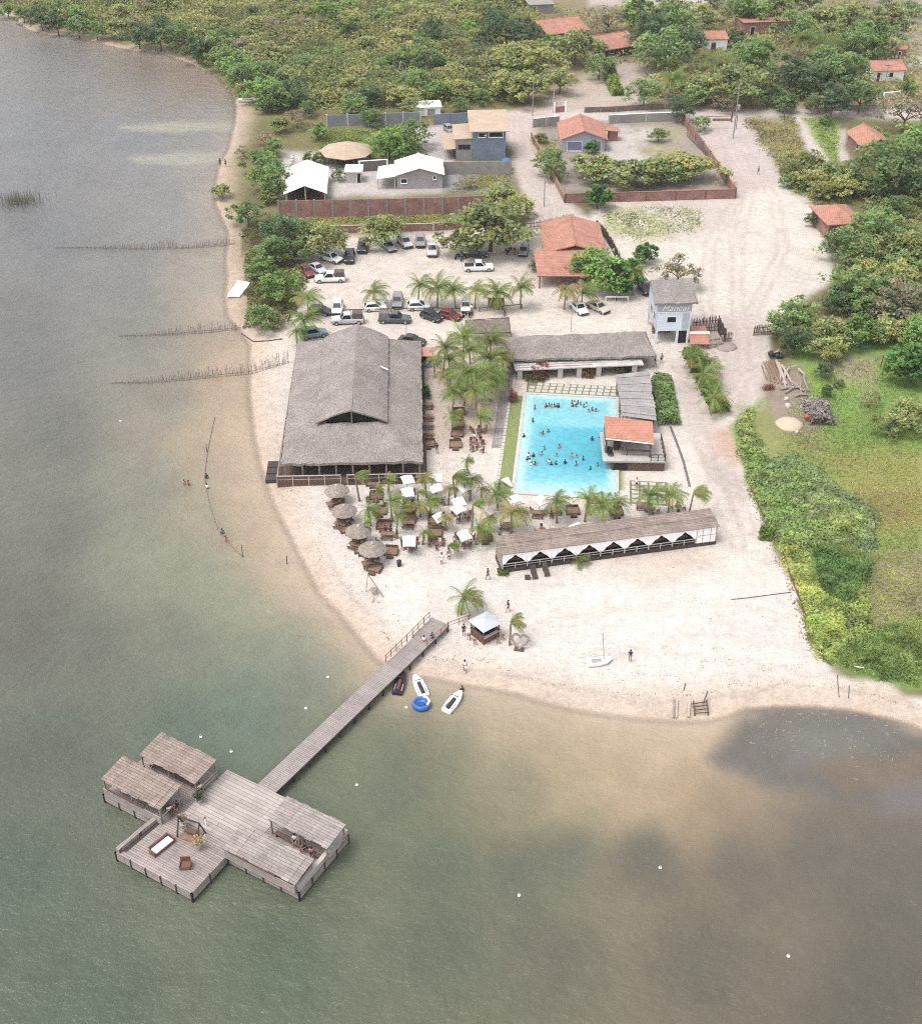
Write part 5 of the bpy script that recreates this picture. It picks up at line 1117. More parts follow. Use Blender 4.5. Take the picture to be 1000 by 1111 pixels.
house('flat_hut', 'grey flat-roofed concrete hut at the upper edge of the scrub', 'hut', (575,15), (600,14), 0, 9, 2.6, .05, style='shed', wall=CONC, roof=CONC, ov=.4, ops=[('F',1,2,0,2,'door')])
house('white_walled_house', 'white walled house with dark orange tiled roof behind a stone terrace', 'house', (946,88), (979,87), 0, 7.5, 2.7, 1.2, 'x', WHITE, TILE, [('F',1.0,1.8,0,2.1,'door'),('F',4.2,5.2,1.0,2.1)], ov=.5)
house('brick_outhouse', 'tiny brick outhouse beside the white walled house', 'outhouse', (970,63), (981,64), 0, 3, 2.4, .2, style='shed', wall=BRICKM, roof=TILE2, ov=.2, ops=[('F',.8,1.5,0,1.9,'door')])
house('path_house', 'brick house with hipped orange roof beside the white curving path', 'house', (935,172), (965,171), 0, 9.5, 2.8, 1.5, 'y', BRICKM, TILE, [('F',1.2,2.2,1.0,2.0),('L',3,4.2,1,2)], ov=.6)
house('brick_hut', 'brick hut with bright orange hipped roof at the edge of the sand yard', 'hut', (897,260), (931,258), 0, 8.5, 3.0, 1.5, 'x', BRICKM, TILE, [('F',.9,1.7,0,2.1,'door'),('F',3.2,4.2,1,2)], ov=.6, style='hip')
house('ochre_hut', 'ochre walled hut glimpsed between the dark roadside trees', 'hut', (832,82), (845,82), 0, 4, 2.2, .2, style='shed', wall=M('ochre_wall', K(180,130,100), .85, .15, 1), roof=TILE2, ov=.2, ops=[('F',1,1.8,0,1.9,'door')])

# ---- walls and fences
def wall(name, label, cat, px, h, th=.25, mat=BRICKM, pillar=None, step=3.6, cope=None, ph=.25, pw=.35):
    pts = [G(*p) for p in px]; o = pts[0].copy(); r = thing(name, label, cat, o); L_ = [p-o for p in pts]
    mb = MB(); cbm = MB()
    for p, q in zip(L_, L_[1:]):
        d = (q-p).normalized(); mb.beam(p+Vector((0,0,h/2-.15)), q+Vector((0,0,h/2-.15))+d*th*.45, th, h+.3)
        if cope: cbm.beam(p+Vector((0,0,h+.055)), q+Vector((0,0,h+.055)), th+.1, .1)
    mb.build('wall_panel', mat, r)
    if cope: cbm.build('coping', cope, r)
    if pillar:
        for p, q in zip(L_, L_[1:]):
            n_ = max(1, round((q-p).length/step))
            for i in range(n_+(1 if q is L_[-1] else 0)):
                c = p.lerp(q, i/n_); mb = MB(); mb.cbox((c.x,c.y,(h+ph)/2-.1), pw, pw, h+ph+.2, math.atan2((q-p).y,(q-p).x)); mb.build('pillar', pillar, r)
    return r
wall('brick_wall', 'long tall red brick wall with pale pillars behind the car park', 'wall', [(303,236),(400,234),(480,232),(548,229)], 3.4, .25, BRICKM, CONC, 3.4, None, .15)
wall('brick_wall', 'low brick wall with pale cap at the head of the car park', 'wall', [(350,253),(392,252),(470,250),(546,245)], 1.4, .22, BRICKM, OFFW, 5.5, M('pale_cap', K(214,190,176), .85, .1, 1), .3, .3)
wall('brick_wall', 'brick compound wall facing the sand yard', 'wall', [(613,220),(700,218),(797,215)], 1.9, .25, BRICKM, WOODRED, 6, M('brick_cap', K(176,112,92), .85, .15, 1), .08, .3)
wall('brick_wall', 'brick compound wall along the wide dirt road', 'wall', [(797,214),(770,174),(740,132)], 2.0, .25, BRICKM, WOODRED, 7, None, .1)
wall('brick_wall', 'brown compound wall along the narrow lane', 'wall', [(576,150),(592,178),(612,219)], 1.5, .25, M('brown_wall', K(176,134,112), .85, .2, .8), None)
wall('grey_wall', 'grey plastered compound wall with white cap along the street', 'wall', [(660,134),(700,132),(738,131)], 2.0, .25, CONC, OFFW, 6, WHITE, .2, .3)
wall('grey_wall', 'grey low wall beside the porch house roof', 'wall', [(578,138),(606,135)], 2.0, .25, CONC, OFFW, 4, WHITE, .15, .3)
wall('grey_wall', 'long blue grey garden wall with white posts below the scrub', 'wall', [(355,137),(400,135.5),(456,133.5)], 2.6, .25, M('blue_grey_wall', K(140,146,154), .85, .12, .6), OFFW, 4.6, None, .2, .35)
wall('grey_wall', 'dark grey yard wall next to the white shed', 'wall', [(470,135),(488,134),(506,133)], 2.4, .25, BLUEW, None)
wall('grey_wall', 'bare concrete wall in front of the blue grey block', 'wall', [(480,189),(520,188.5),(554,188)], 2.7, .25, CONC, None)
wall('grey_wall', 'grey wall between the hut and the white house', 'wall', [(390,186),(420,184)], 2.2, .25, CONCDK, WHITE, 4, WHITE, .1)
wall('grey_wall', 'pale rough stone wall under the trees at the road bend', 'wall', [(880,122),(920,119),(965,118)], 1.2, .4, M('rubble_stone', K(200,182,168), .95, .35, 1.5, .5), None)
wall('terrace_wall', 'white terrace wall below the white walled house', 'wall', [(958,107),(975,105),(990,98)], 1.4, .3, OFFW, WHITE, 2.5, WHITE, .1)
wall('fence', 'weathered plank fence along the street by the dirt yard', 'fence', [(634,122),(668,121),(700,119),(742,117)], 1.3, .1, PALING, WOODGR, 5, None, .2, .2)
wall('yard_gate', 'low brick gate wall of the dirt yard', 'gate', [(601,122),(613,121)], 1.4, .2, BRICKM, WHITE, 3, None, 1.0, .35)
def palisade(name, label, px, h, seed=1, mat=PALING, gap=.0, cat='fence', thick=.09):
    rng = random.Random(seed); pts = [G(*p) for p in px]; o = pts[0].copy(); r = thing(name, label, cat, o); L_ = [p-o for p in pts]
    mb = MB(); rb = MB()
    for p, q in zip(L_, L_[1:]):
        n_ = max(2, int((q-p).length/(.17+gap)))
        for i in range(n_):
            c = p.lerp(q, i/n_); hh = h*rng.uniform(.82,1.12); c2 = c+Vector((rng.uniform(-.06,.06), rng.uniform(-.06,.06), hh)); mb.beam(c-Vector((0,0,.4)), c2, thick, thick)
        for zf_ in (.3,.75): rb.beam(p+Vector((0,0,h*zf_)), q+Vector((0,0,h*zf_)), .1, .08)
    mb.build('palings', mat, r); rb.build('rail', WOODDK, r); return r
palisade('stick_fence', 'curved stick fence wrapping the end of the terracotta house', [(646,248),(656,258),(664,272),(673,290)], 1.9, 1, WOODDK)
palisade('stick_fence', 'low stick fence across the lane by the terracotta house', [(574,249),(590,247),(606,243),(622,240)], 1.6, 2, WOODGR)
palisade('stick_fence', 'tall stick fence standing beside the sign tower', [(750,362),(766,360),(778,359),(786,374)], 2.6, 3, WOODDK)
palisade('stick_fence', 'short pale stick fence next to the tower yard', [(768,378),(784,376)], 1.9, 4, WOODPALE)
palisade('stick_fence', 'short stick gate leaf at the road beside the tower yard', [(785,371),(794,370)], 1.8, 5, WOODGR)
palisade('stick_fence', 'stick gate of the lumber lot under the spreading tree', [(817,364),(831,363),(846,362)], 1.8, 6, WOODDK)
palisade('stick_fence', 'wire and stick fence along the inside of the wide road', [(745,148),(757,160),(768,172)], 1.4, 7, WOODGR, .5)
palisade('picket_fence', 'row of white stakes down the side of the white shelter', [(306,214),(309,200),(314,186),(319,172)], 1.2, 8, WHITE, 1.6, thick=.3)
o = P(758,376,0); ob = thing('orange_shed_roof', 'low orange sheet roof with a white band beside the tower', 'lean-to', o)
mb = MB(); mb.slab([(-1.6,-1.0,1.0),(1.5,-1.0,1.0),(1.4,3.6,1.9),(-1.5,3.6,1.9)], .1); mb.build('roof', TILE2, ob); mb = MB(); mb.slab([(-1.6,1.4,1.57),(1.8,1.4,1.57),(1.8,2.0,1.69),(-1.6,2.0,1.69)], .06); mb.build('white_band', WHITE, ob)
for x in (-1.3,1.3):
    for y, z in ((-.8,.92),(3.2,1.7)): mb = MB(); mb.beam((x,y,-.1),(x,y,z),.12); mb.build('post', WOODDK, ob)
# stick weirs out in the lake
def weir(label, px, hs, seed, dens=8.0):
    rng = random.Random(seed); pts = [P(x, y, ZW) for x, y in px]; o = pts[0].copy(); r = thing('stick_weir', label, 'fish weir', o, 0, 'stick weirs in the lake'); mb = MB(); L_ = [p-o for p in pts]
    for i, (p, q) in enumerate(zip(L_, L_[1:])):
        n_ = max(2, int((q-p).length*dens))
        for k in range(n_):
            t = k/n_; c = p.lerp(q, t); h = (hs[i]*(1-t)+hs[i+1]*t)*rng.uniform(.7,1.75)
            if h > .12 and rng.random() < .9: mb.beam(c-Vector((0,0,.8)), c+Vector((rng.uniform(-.12,.12), rng.uniform(-.12,.12), h)), rng.uniform(.035,.06))
    mb.build('sticks', WOODGR, r)
    mb = MB()
    for i, (p, q) in enumerate(zip(L_, L_[1:])): mb.beam(p+Vector((0,0,max(.1,hs[i]*.35))), q+Vector((0,0,max(.1,hs[i+1]*.35))), .035)
    mb.build('rail', WOODDK, r)
weir('far stick weir reaching the shore below the leaning tree', [(60,269),(100,269),(153,271),(192,270),(196,270),(240,267),(256,265)], [.15,.3,.9,1.1,.5,1.3,.5], 1)
weir('middle stick weir running out from the bare shrub', [(128,365),(178,364),(225,361),(262,357)], [.15,.7,1.2,1.0], 2)
weir('nearest and longest stick weir ending at the hall roof corner', [(118,416),(160,416),(208,412),(272,406),(314,395)], [.1,.7,1.2,1.4,1.5], 3)
# ------------------------------------------------------------------ platform on the lake and pier
ZP = 0.95
A = P(125,925,ZP); B_ = P(208,970,ZP); prz = math.atan2((B_-A).y, (B_-A).x); PO = Vector((A.x, A.y, 0))
def pl(u, v, z=0.0): return PO+Matrix.Rotation(prz, 3, 'Z') @ Vector((u, v, z))
pf = thing('lake_platform', 'large weathered wooden platform standing in the lake at the end of the pier', 'platform', PO, prz)
def deck(x0, y0, x1, y1, z, mat, name='deck'):
    mb = MB(); mb.box(x0, y0, z-.16, x1, y1, z); mb.build(name, mat, pf)
deck(0,0,9.05,6.02,ZP,PLANK,'main_deck'); deck(2.3,6.03,10.4,13.2,ZP+.02,PLANKP,'upper_deck'); deck(-6,4.7,2.29,12.2,ZP-.12,PLANK,'side_deck'); deck(9.06,4.95,17.2,6.02,ZP-.02,PLANK,'lounge_deck'); deck(10.41,6.03,17.2,12.6,ZP-.02,PLANK,'lounge_deck')
def skirt(pts, z1):
    mb = MB()
    for p, q in zip(pts, pts[1:]): mb.beam((p[0],p[1],(z1+ZW+.22)/2), (q[0],q[1],(z1+ZW+.22)/2), .07, z1-ZW-.22)
    mb.build('side_boards', SIDING, pf)
    for p, q in zip(pts, pts[1:]):
        p = Vector((*p,0)); q = Vector((*q,0)); n_ = max(1, round((q-p).length/2.0))
        for i in range(n_+1):
            c = p.lerp(q, i/n_); mb = MB(); mb.beam((c.x,c.y,-1.6),(c.x,c.y,z1+.03),.17); mb.build('pile', WOODVD, pf)
skirt([(0.02,4.6),(.02,.02),(9.03,.02),(9.03,4.9)], ZP-.02); skirt([(9.2,4.93),(17.18,4.93),(17.18,12.58)], ZP-.04); skirt([(-5.98,12.1),(-5.98,4.72),(-.1,4.72)], ZP-.14)
mb = MB(); mb.beam((.25,.1,ZP+.26),(.75,5.0,ZP+.26),.42,.5); mb.build('edge_bench', PLANKV, pf)
mb = MB(); mb.beam((.7,.5,ZP+.03),(1.1,4.8,ZP+.03),.35,.03); mb.build('edge_strip', WOODVD, pf)  # thin dark strip laid on the deck beside the bench
mb = MB(); mb.beam((17.0,5.0,ZP+.3),(17.0,12.6,ZP+.3),.4,.6); mb.build('edge_bench', OFFW, pf)
def pav(label, x0, y0, x1, y1, zl, zh, wallside=None, seed=1):
    """board roofed pavilion; zl at the y0 eave, zh at the y1 eave"""
    r = thing('pavilion', label, 'pavilion', pl((x0+x1)/2, (y0+y1)/2), prz, 'pavilions on the lake platform'); hx, hy = (x1-x0)/2, (y1-y0)/2; rng = random.Random(seed)
    mb = MB(); n_ = 11
    for i in range(n_):
        a = -hx+2*hx*i/n_; b_ = -hx+2*hx*(i+1.04)/n_; dz = rng.uniform(0,.05); e = rng.uniform(-.08,.08)
        mb.slab([(a,-hy+e,zl+dz),(b_,-hy+e,zl+dz),(b_,hy+e,zh+dz),(a,hy+e,zh+dz)], .05)
    mb.build('roof', MATROOF if seed < 3 else BRICK('grey_board_roof', K(190,176,168), K(166,152,146), K(112,100,94), 1.7, .3, .02, var=.2, bump=.5), r)
    for x in (-hx+.2, 0, hx-.2):
        for y, z in ((-hy+.2, zl-.05), (hy-.2, zh-.05)): mb = MB(); mb.beam((x,y,ZP-.2),(x,y,z),.13); mb.build('post', WOODGR, r)
    mb = MB()
    for y, z in ((-hy+.2, zl-.1), (hy-.2, zh-.1)): mb.beam((-hx,y,z),(hx,y,z),.1)
    mb.build('roof_beam', WOODDK, r)
    if wallside:
        mb = MB(); mb.beam((-hx+.1,-hy+.05,ZP+.5),(hx-.1,-hy+.05,ZP+.5),.08,.95); mb.build('parapet', SIDING, r)
        mb = MB(); mb.beam((-hx+.6,-hy-.01,ZP+1.2),(hx-2.2,-hy-.01,ZP+1.2),.05,.25); mb.build('cloth_strip', WOODRED, r)
    mb = MB(); mb.beam((hx-.15,-hy+.3,ZP+.85),(hx-.15,hy-.1,ZP+.85),.09); mb.beam((hx-.15,-hy+.3,ZP+.4),(hx-.15,hy-.1,ZP+.4),.06); mb.build('end_rail', WOODPALE, r)
    return r
pav('outermost board roofed pavilion with a boarded lake side on the far platform arm', -5.8,4.6,1.6,7.75,3.1,3.5,True,1)
pav('open sided pavilion on the platform arm beyond the boarded one', -4.8,8.8,2.3,12.1,3.1,3.4,None,2)
pav('grey roofed pavilion beside the pier with seated visitors', 10.9,8.85,17.6,11.9,3.0,3.25,None,3)
pav('lowest grey roofed pavilion at the lake edge of the platform', 9.0,4.6,17.1,7.5,2.25,2.7,True,4)
# furniture on the platform
t = thing('sofa', 'long wicker sofa with a white cushion on the open platform deck', 'sofa', pl(3.4,2.6,ZP), prz+math.radians(82))
mb = MB(); mb.box(-1.1,-.4,.05,1.1,.4,.35); mb.build('base', WOODRED, t); mb = MB(); mb.box(-1.1,.41,.05,1.1,.52,.8); mb.build('backrest', WOODRED, t); mb = MB(); mb.box(-1.0,-.38,.355,1.0,.38,.47); mb.build('cushion', WHITE, t)
for s in (-1,1): mb = MB(); mb.box(s*1.16-.055,-.4,.05,s*1.16+.055,.4,.6); mb.build('armrest', WOODRED, t)
t = thing('armchair', 'small dark red brown armchair alone near the platform corner', 'armchair', pl(6.7,2.0,ZP), prz+.6)
mb = MB(); mb.box(-.4,-.4,.1,.4,.3,.45); mb.build('seat', WOODRED, t); mb = MB(); mb.box(-.45,.31,.1,.45,.42,1.0); mb.build('backrest', WOODRED, t)
for s in (-1,1): mb = MB(); mb.box(s*.46-.05,-.4,.1,s*.46+.05,.3,.65); mb.build('armrest', WOODRED, t)
t = thing('swing_frame', 'dark wooden A-frame swing with a woven panel in the middle of the platform deck', 'swing', pl(4.7,5.1,ZP), prz+.15)
mb = MB(); mb.beam((-1.1,-.7,0),(-1.1,0,2.1),.11); mb.beam((-1.1,.7,0),(-1.1,0,2.1),.11); mb.beam((1.1,-.7,0),(1.1,0,2.1),.11); mb.beam((1.1,.7,0),(1.1,0,2.1),.11); mb.beam((-1.2,0,2.1),(1.2,0,2.1),.12); mb.build('frame', WOODVD, t)
mb = MB(); mb.box(-.8,-.75,.04,1.0,.7,.1); mb.build('mat', WOODBR, t); mb = MB(); mb.box(-.6,-.25,.55,.6,.25,.65); mb.build('seat', WOODDK, t)
mb = MB(); [mb.beam((x,0,.65),(x,0,2.1),.03) for x in (-.5,.5)]; mb.build('rope', WOODPALE, t)
def pot(label, loc, h, seed, col):
    t = thing('potted_plant', label, 'potted plant', loc, 0); mb = MB(); mb.lathe([(.22,0),(.3,.4),(.32,.45)], 12); mb.build('pot', OFFW, t)
    rng = np.random.default_rng(seed); C = rng.normal(0,.22,(160,3))+np.array([0,0,.6+h/2]); C[:,2] = .45+np.abs(C[:,2]-.45)*h; o_ = bpy.data.objects.new('foliage', leaf_mesh('foliage', C, .28, np.array(col)*rng.uniform(.6,1.3,(160,1)), rng)); COL.objects.link(o_); o_.parent = t
pot('dried yellowish plant in a pot behind the platform swing', pl(3.4,5.5,ZP), 1.1, 1, (.24,.22,.11)); pot('pale dried plant in a pot before the platform swing', pl(6.3,4.2,ZP), 1.0, 2, (.28,.22,.12)); pot('dark potted plant beside the open sided pavilion', pl(2.7,8.6,ZP), .8, 3, (.05,.07,.03))
t = thing('hand_rail_post', 'white rope post standing on the platform behind the swing', 'post', pl(5.2,6.6,ZP)); mb = MB(); mb.tube([(0,0,0),(0,0,1.1)], .07, 8); mb.build('post', WHITE, t); mb = MB(); mb.ball((0,0,1.2), .12); mb.build('finial', WOODBR, t)
# pier
p0, p1 = (7.1,13.22), (8.75,43.3); o = pl(*p0, 0); e = pl(*p1, 0); ang = math.atan2((e-o).y, (e-o).x); PLN = (e-o).length
pier = thing('pier', 'long grey plank pier running from the beach out to the platform', 'pier', o, ang)
mb = MB(); mb.box(0,-1.08,ZP-.22,PLN-4,1.08,ZP-.08); mb.box(PLN-4+.001,-1.08,ZP-.22,PLN,1.35,ZP-.082); mb.build('deck', BRICK('pier_planks', K(186,172,166), K(170,156,150), K(104,92,88), 2.3, .22, .02, rot=math.pi/2, var=.12, bump=.4), pier)
mb = MB(); [mb.beam((0,y,ZP-.34),(PLN,y,ZP-.34),.12,.22) for y in (-.95,.95)]; mb.build('stringer', WOODVD, pier)
for i in range(13):
    for y in (-1.0,1.0): mb = MB(); mb.beam((.5+i*2.45,y,-2),(.5+i*2.45,y,ZP-.23),.16); mb.build('pile', WOODVD, pier)
railing(pier, [(PLN-9,1.2,ZP-.1),(PLN-5,1.25,ZP-.1),(PLN-.3,1.45,ZP-.15)], 1.0, WOODBR, step=1.1, tk=.55)
railing(pier, [(PLN-4.5,-1.15,ZP-.1),(PLN-.6,-1.3,ZP-.15),(PLN+2,-2.4,ZP-.35)], .95, WOODBR, step=1.3, tk=.55)
# ------------------------------------------------------------------ vehicles
CARS = {}
def car_proto(kind, colour_name):
    key = kind
    if key in CARS: return CARS[key]
    L, W_, H, belt = {'hatch': (3.9,1.7,1.48,.92), 'sedan': (4.4,1.74,1.45,.92), 'suv': (4.5,1.82,1.72,1.02), 'pickup': (5.3,1.86,1.8,1.06), 'double': (5.3,1.86,1.8,1.06)}[kind]
    r = thing('parked_car', 'x', 'car'); h = L/2; w2 = W_/2; pt = paint('car_base', (.5,.5,.5)); gz_ = .24 if kind not in ('suv','pickup') else .34
    def ring(x, zb, zt, hw): return [(x,-hw*.93,zb),(x,-hw,zb+.16),(x,-hw,zt-.14),(x,-hw*.9,zt),(x,hw*.9,zt),(x,hw,zt-.14),(x,hw,zb+.16),(x,hw*.93,zb)]
    nose = {'hatch': .72, 'sedan': .70, 'suv': .88, 'pickup': .92}[kind]; tail = {'hatch': .86, 'sedan': .84, 'suv': .98, 'pickup': 1.0}[kind]
    cab0, cab1, rf0, rf1 = {'hatch': (-1.85,1.0,-1.45,.25), 'sedan': (-1.5,.95,-.85,.25), 'suv': (-2.1,1.05,-1.85,.4), 'pickup': (-.75,1.25,-.6,.55)}[kind]
    mb = MB(); mb.loft([ring(-h,gz_+.18,tail-.12,w2*.9),ring(-h+.1,gz_,tail,w2*.97),ring(-h+.6,gz_,tail+.02,w2),ring(cab0+.1,gz_-.02,belt,w2),ring(cab1,gz_-.02,belt,w2),ring(h-.55,gz_,(belt+nose)/2,w2*.98),ring(h-.12,gz_,nose,w2*.93),ring(h,gz_+.15,nose-.14,w2*.82)])
    mb.build('body', pt, r, smooth=False)
    cw, tw_ = w2*.92, w2*.74; mb = MB(); zt = H
    lo = [(cab0,-cw,belt-.02),(cab1,-cw,belt-.02),(cab1,cw,belt-.02),(cab0,cw,belt-.02)]; hi = [(rf0,-tw_,zt-.05),(rf1,-tw_,zt-.05),(rf1,tw_,zt-.05),(rf0,tw_,zt-.05)]; cap = [(rf0+.12,-tw_+.1,zt),(rf1-.12,-tw_+.1,zt),(rf1-.12,tw_-.1,zt),(rf0+.12,tw_-.1,zt)]
    mb.loft([lo, hi, cap]); mb.build('cabin', pt, r)
    def panel(q, name, inset=.08, off=.012):
        q = [Vector(p) for p in q]; c = sum(q, Vector())/4; nrm = (q[1]-q[0]).cross(q[3]-q[0]).normalized()
        if nrm.dot(c-Vector((0,0,belt))) < 0: nrm = -nrm
        q = [p+(c-p)*inset*1.6 for p in q]; mb = MB(); mb.add([p+nrm*off for p in q]+[p-nrm*.02 for p in q], [(0,1,2,3),(7,6,5,4),(0,4,5,1),(1,5,6,2),(2,6,7,3),(3,7,4,0)]); mb.build(name, GLASSD, r)
    panel([lo[1],lo[2],hi[2],hi[1]], 'windscreen'); panel([lo[3],lo[0],hi[0],hi[3]], 'rear_window'); panel([lo[0],lo[1],hi[1],hi[0]], 'side_window', .1); panel([lo[2],lo[3],hi[3],hi[2]], 'side_window', .1)
    wr = .31 if kind in ('hatch','sedan') else .37
    for x in (-h+.82, h-.82):
        for s in (-1, 1):
            mb = MB(); mb.lathe([(wr*.7,-.11),(wr,-.09),(wr,.09),(wr*.7,.11)], 16); o = mb.build('wheel', TYRE, r, (x, s*(w2-.07), wr)); o.rotation_euler = (math.pi/2,0,0)
            mb = MB(); mb.lathe([(wr*.62,-.125),(wr*.62,.125)], 12); mb.build('rim', RIM, o)
    for s in (-1, 1):
        mb = MB(); mb.cbox((h-.09,s*w2*.66,nose-.12),.14,.34,.15); mb.build('headlight', LAMP, r); mb = MB(); mb.cbox((-h+.06,s*w2*.74,tail-.2),.12,.22,.26); mb.build('tail_light', TAILL, r)
        mb = MB(); mb.cbox((cab1-.25,s*(w2+.08),belt+.06),.1,.2,.14); mb.build('wing_mirror', pt, r)
    mb = MB(); mb.cbox((h-.02,0,gz_+.16),.14,W_*.84,.2); mb.build('front_bumper', BLACKP, r); mb = MB(); mb.cbox((-h+.02,0,gz_+.2),.14,W_*.86,.2); mb.build('rear_bumper', BLACKP, r)
    if kind == 'pickup':
        mb = MB(); mb.box(-h+.16,-w2*.82,belt-.03,cab0-.06,w2*.82,belt+.006); mb.build('load_bed', BLACKP, r)
    CARS[key] = Proto(r); return CARS[key]
PAINTS = {'white': (.72,.72,.70), 'silver': (.42,.42,.42), 'grey': (.2,.2,.2), 'black': (.03,.03,.032), 'maroon': (.16,.04,.04), 'darkred': (.14,.022,.02), 'green': (.06,.075,.07), 'blue': (.16,.24,.32), 'champagne': (.42,.38,.33)}
def car(cx, cy, head, kind, col, label, cargo=None):
    p = P(cx, cy, .7); k = car_proto(kind, col); r = k.put((p.x, p.y, 0), math.radians(head), label, 'cars in the sandy car park', cat='pickup' if kind == 'pickup' else 'car')
    m = paint(col, PAINTS[col])
    for c in r.children:
        if c.name.split('.')[0] in ('body','cabin','wing_mirror'): recolor(c, m)
    if cargo:
        mb = MB(); x0, x1 = -2.5, -.85
        if cargo == 'canopy':
            mb.loft([[(x,-.8,1.07),(x,-.7,1.85),(x,.7,1.85),(x,.8,1.07)] for x in (x0,x1)]); mb.build('bed_canopy', M('canopy_grey', (.13,.12,.12), .8, .2, 2), r)
        else:
            mb.box(x0,-.75,1.07,x1,.75,1.95); mb.build('cargo_crate', M('cargo_dark', (.10,.075,.075), .9, .35, 3), r)
    return r
car(333,293,-62,'sedan','maroon','maroon car under the car park trees by the fallen log')
car(344,290,-52,'sedan','silver','silver car between the maroon one and the white pickup')
car(359,279,-35,'suv','white','white car with its nose out from beneath the pale tree')
car(379,277,-88,'pickup','black','black pickup with pale tailgate end, second row by the pale tree')
car(393,267,-90,'suv','black','black van facing the camera against the low brick wall')
car(358,301,184,'pickup','white','white pickup loaded with dark crates, seen side on',"crate")
car(347,336,-12,'hatch','black','small black car behind the orange fronded palm')
car(366,333,-90,'suv','white','tall white van parked end on in the lower row')
car(377,346,184,'pickup','silver','pale pickup with a crate in its bed right behind the hall roof',"crate")
car(340,361,20,'suv','blue','blue grey car half under the drooping palm at the hall corner')
car(421,266,-62,'sedan','grey','dark grey car beside the flat olive tree trunk')
car(439,262,-66,'suv','silver','silver car at an angle beside the low brick wall')
car(456,261,-88,'suv','grey','grey boxy car nosing the low brick wall')
car(469,270,-90,'pickup','silver','silver pickup standing end on near the broad umbrella tree')
car(519,289,2,'pickup','white','white double cab pickup side on in front of the broad umbrella tree')
car(516,274,-10,'sedan','black','black car in deep shade under the broad umbrella tree')
car(568,271,-100,'hatch','grey','grey car alone near the stick fence of the lane')
car(428,345,-2,'pickup','green','dark green pickup with covered bed near the hall roof peak',"canopy")
car(431,326,-90,'suv','grey','dark roofed car parked end on above the dark green pickup')
car(407,332,8,'hatch','white','white car under the lone car park palm')
car(454,331,4,'hatch','white','white car behind the tallest car park palm')
car(468,342,-38,'hatch','black','black car parked slantwise in front of the palm row')
car(488,341,-28,'hatch','darkred','dark red car beside the slantwise black one')
car(505,331,-90,'hatch','white','white hatchback under the palm row with motorbikes below')
car(628,333,-68,'sedan','white','white car before the terracotta house')
car(649,332,-52,'sedan','champagne','beige grey car next to the white one by the terracotta house')
car(447,368,-20,'sedan','black','black car half hidden behind the hall roof edge')
car(700,312,-80,'suv','black','dark car squeezed beside the sign tower wall')
car(487,139,-70,'hatch','grey','grey car in the yard of the blue grey block')
# motorbikes
mbk = thing('motorbike', 'x', 'motorbike')
for x in (-.62,.62):
    mb = MB(); mb.lathe([(.2,-.05),(.3,-.05),(.3,.05),(.2,.05)], 14); o_ = mb.build('wheel', TYRE, mbk, (x,0,.3)); o_.rotation_euler = (math.pi/2,0,0)
mb = MB(); mb.tube([(-.62,0,.35),(-.1,0,.5),(.35,0,.75),(.62,0,.35)], .06, 6); mb.build('frame', BLACKP, mbk); mb = MB(); mb.loft([[(-.7,-.12,.74),(-.7,.12,.74),(-.7,.1,.84),(-.7,-.1,.84)],[(.0,-.14,.7),(.0,.14,.7),(.0,.1,.8),(.0,-.1,.8)]]); mb.build('seat', BLACKP, mbk)
mb = MB(); mb.ball((.22,0,.8), .2, .14); mb.build('fuel_tank', paint('bike_red', (.25,.03,.03)), mbk); mb = MB(); mb.tube([(.42,-.35,1.02),(.48,0,.95),(.42,.35,1.02)], .025, 6); mb.build('handlebar', METAL, mbk); mb = MB(); mb.box(-.25,-.12,.25,.2,.12,.5); mb.build('engine', METAL, mbk)
mbk = Proto(mbk)
for cx, cy, hd, l in [(496,277,60,'motorbike nearest the bough of the broad umbrella tree'),(501,279,75,'motorbike second in the shaded row under the broad tree'),(506,276,80,'motorbike third in the shaded row under the broad tree'),(549,272,100,'motorbike beside the broad umbrella tree trunk, next to the grey car'),(553,270,60,'motorbike leaning by the lane beyond the broad tree'),(506,341,20,'motorbike below the white hatchback'),(511,340,70,'second motorbike below the white hatchback, nearer its driver'),(547,338,90,'motorbike at the wooden screen under the car park palms')]:
    p = P(cx, cy, .5); mbk.put((p.x,p.y,0), math.radians(hd), l, 'motorbikes in the car park')
# car park furniture
def log_rail(label, px, h=.55, mat=WOODDK, r_=.09, name='rail_fence', cat='rail'):
    pts = [G(*p) for p in px]; o = pts[0].copy(); r = thing(name, label, cat, o); L_ = [p-o for p in pts]
    for p, q in zip(L_, L_[1:]): mb = MB(); mb.tube([p+Vector((0,0,h)), q+Vector((0,0,h))], r_, 7); mb.build('rail', mat, r)
    for p, q in zip(L_, L_[1:]):
        for i in range(max(1, round((q-p).length/4))+1): c = p.lerp(q, i/max(1, round((q-p).length/4))); mb = MB(); mb.tube([c-Vector((0,0,.2)), c+Vector((0,0,h+.05))], r_, 7); mb.build('post', mat, r)
log_rail('low log rail under the lower row of parked cars', [(338,342),(380,339),(424,338)]); log_rail('log rail under the row of car park palms', [(428,338),(470,337),(500,338)]); log_rail('log rail with white posts between the last car park palms', [(520,338),(545,336),(566,334)], .7, WOODBR)
log_rail('white hoop barrier behind the thatched bar', [(573,361),(607,359)], 1.0, WHITE, .05); log_rail('white stub posts in front of the deep green tree', [(657,326),(668,326),(681,326)], .7, WHITE, .14)
t = thing('timber_screen', 'dark timber screen between the last car park palms', 'screen', P(538,333,0)); mb = MB(); mb.box(-1.3,-.08,0,1.3,.08,1.7); mb.build('panel', WOODDK, t); mb = MB(); [mb.beam((x,0,-.1),(x,0,1.9),.14) for x in (-1.3,1.3)]; mb.build('post', WOODBR, t)
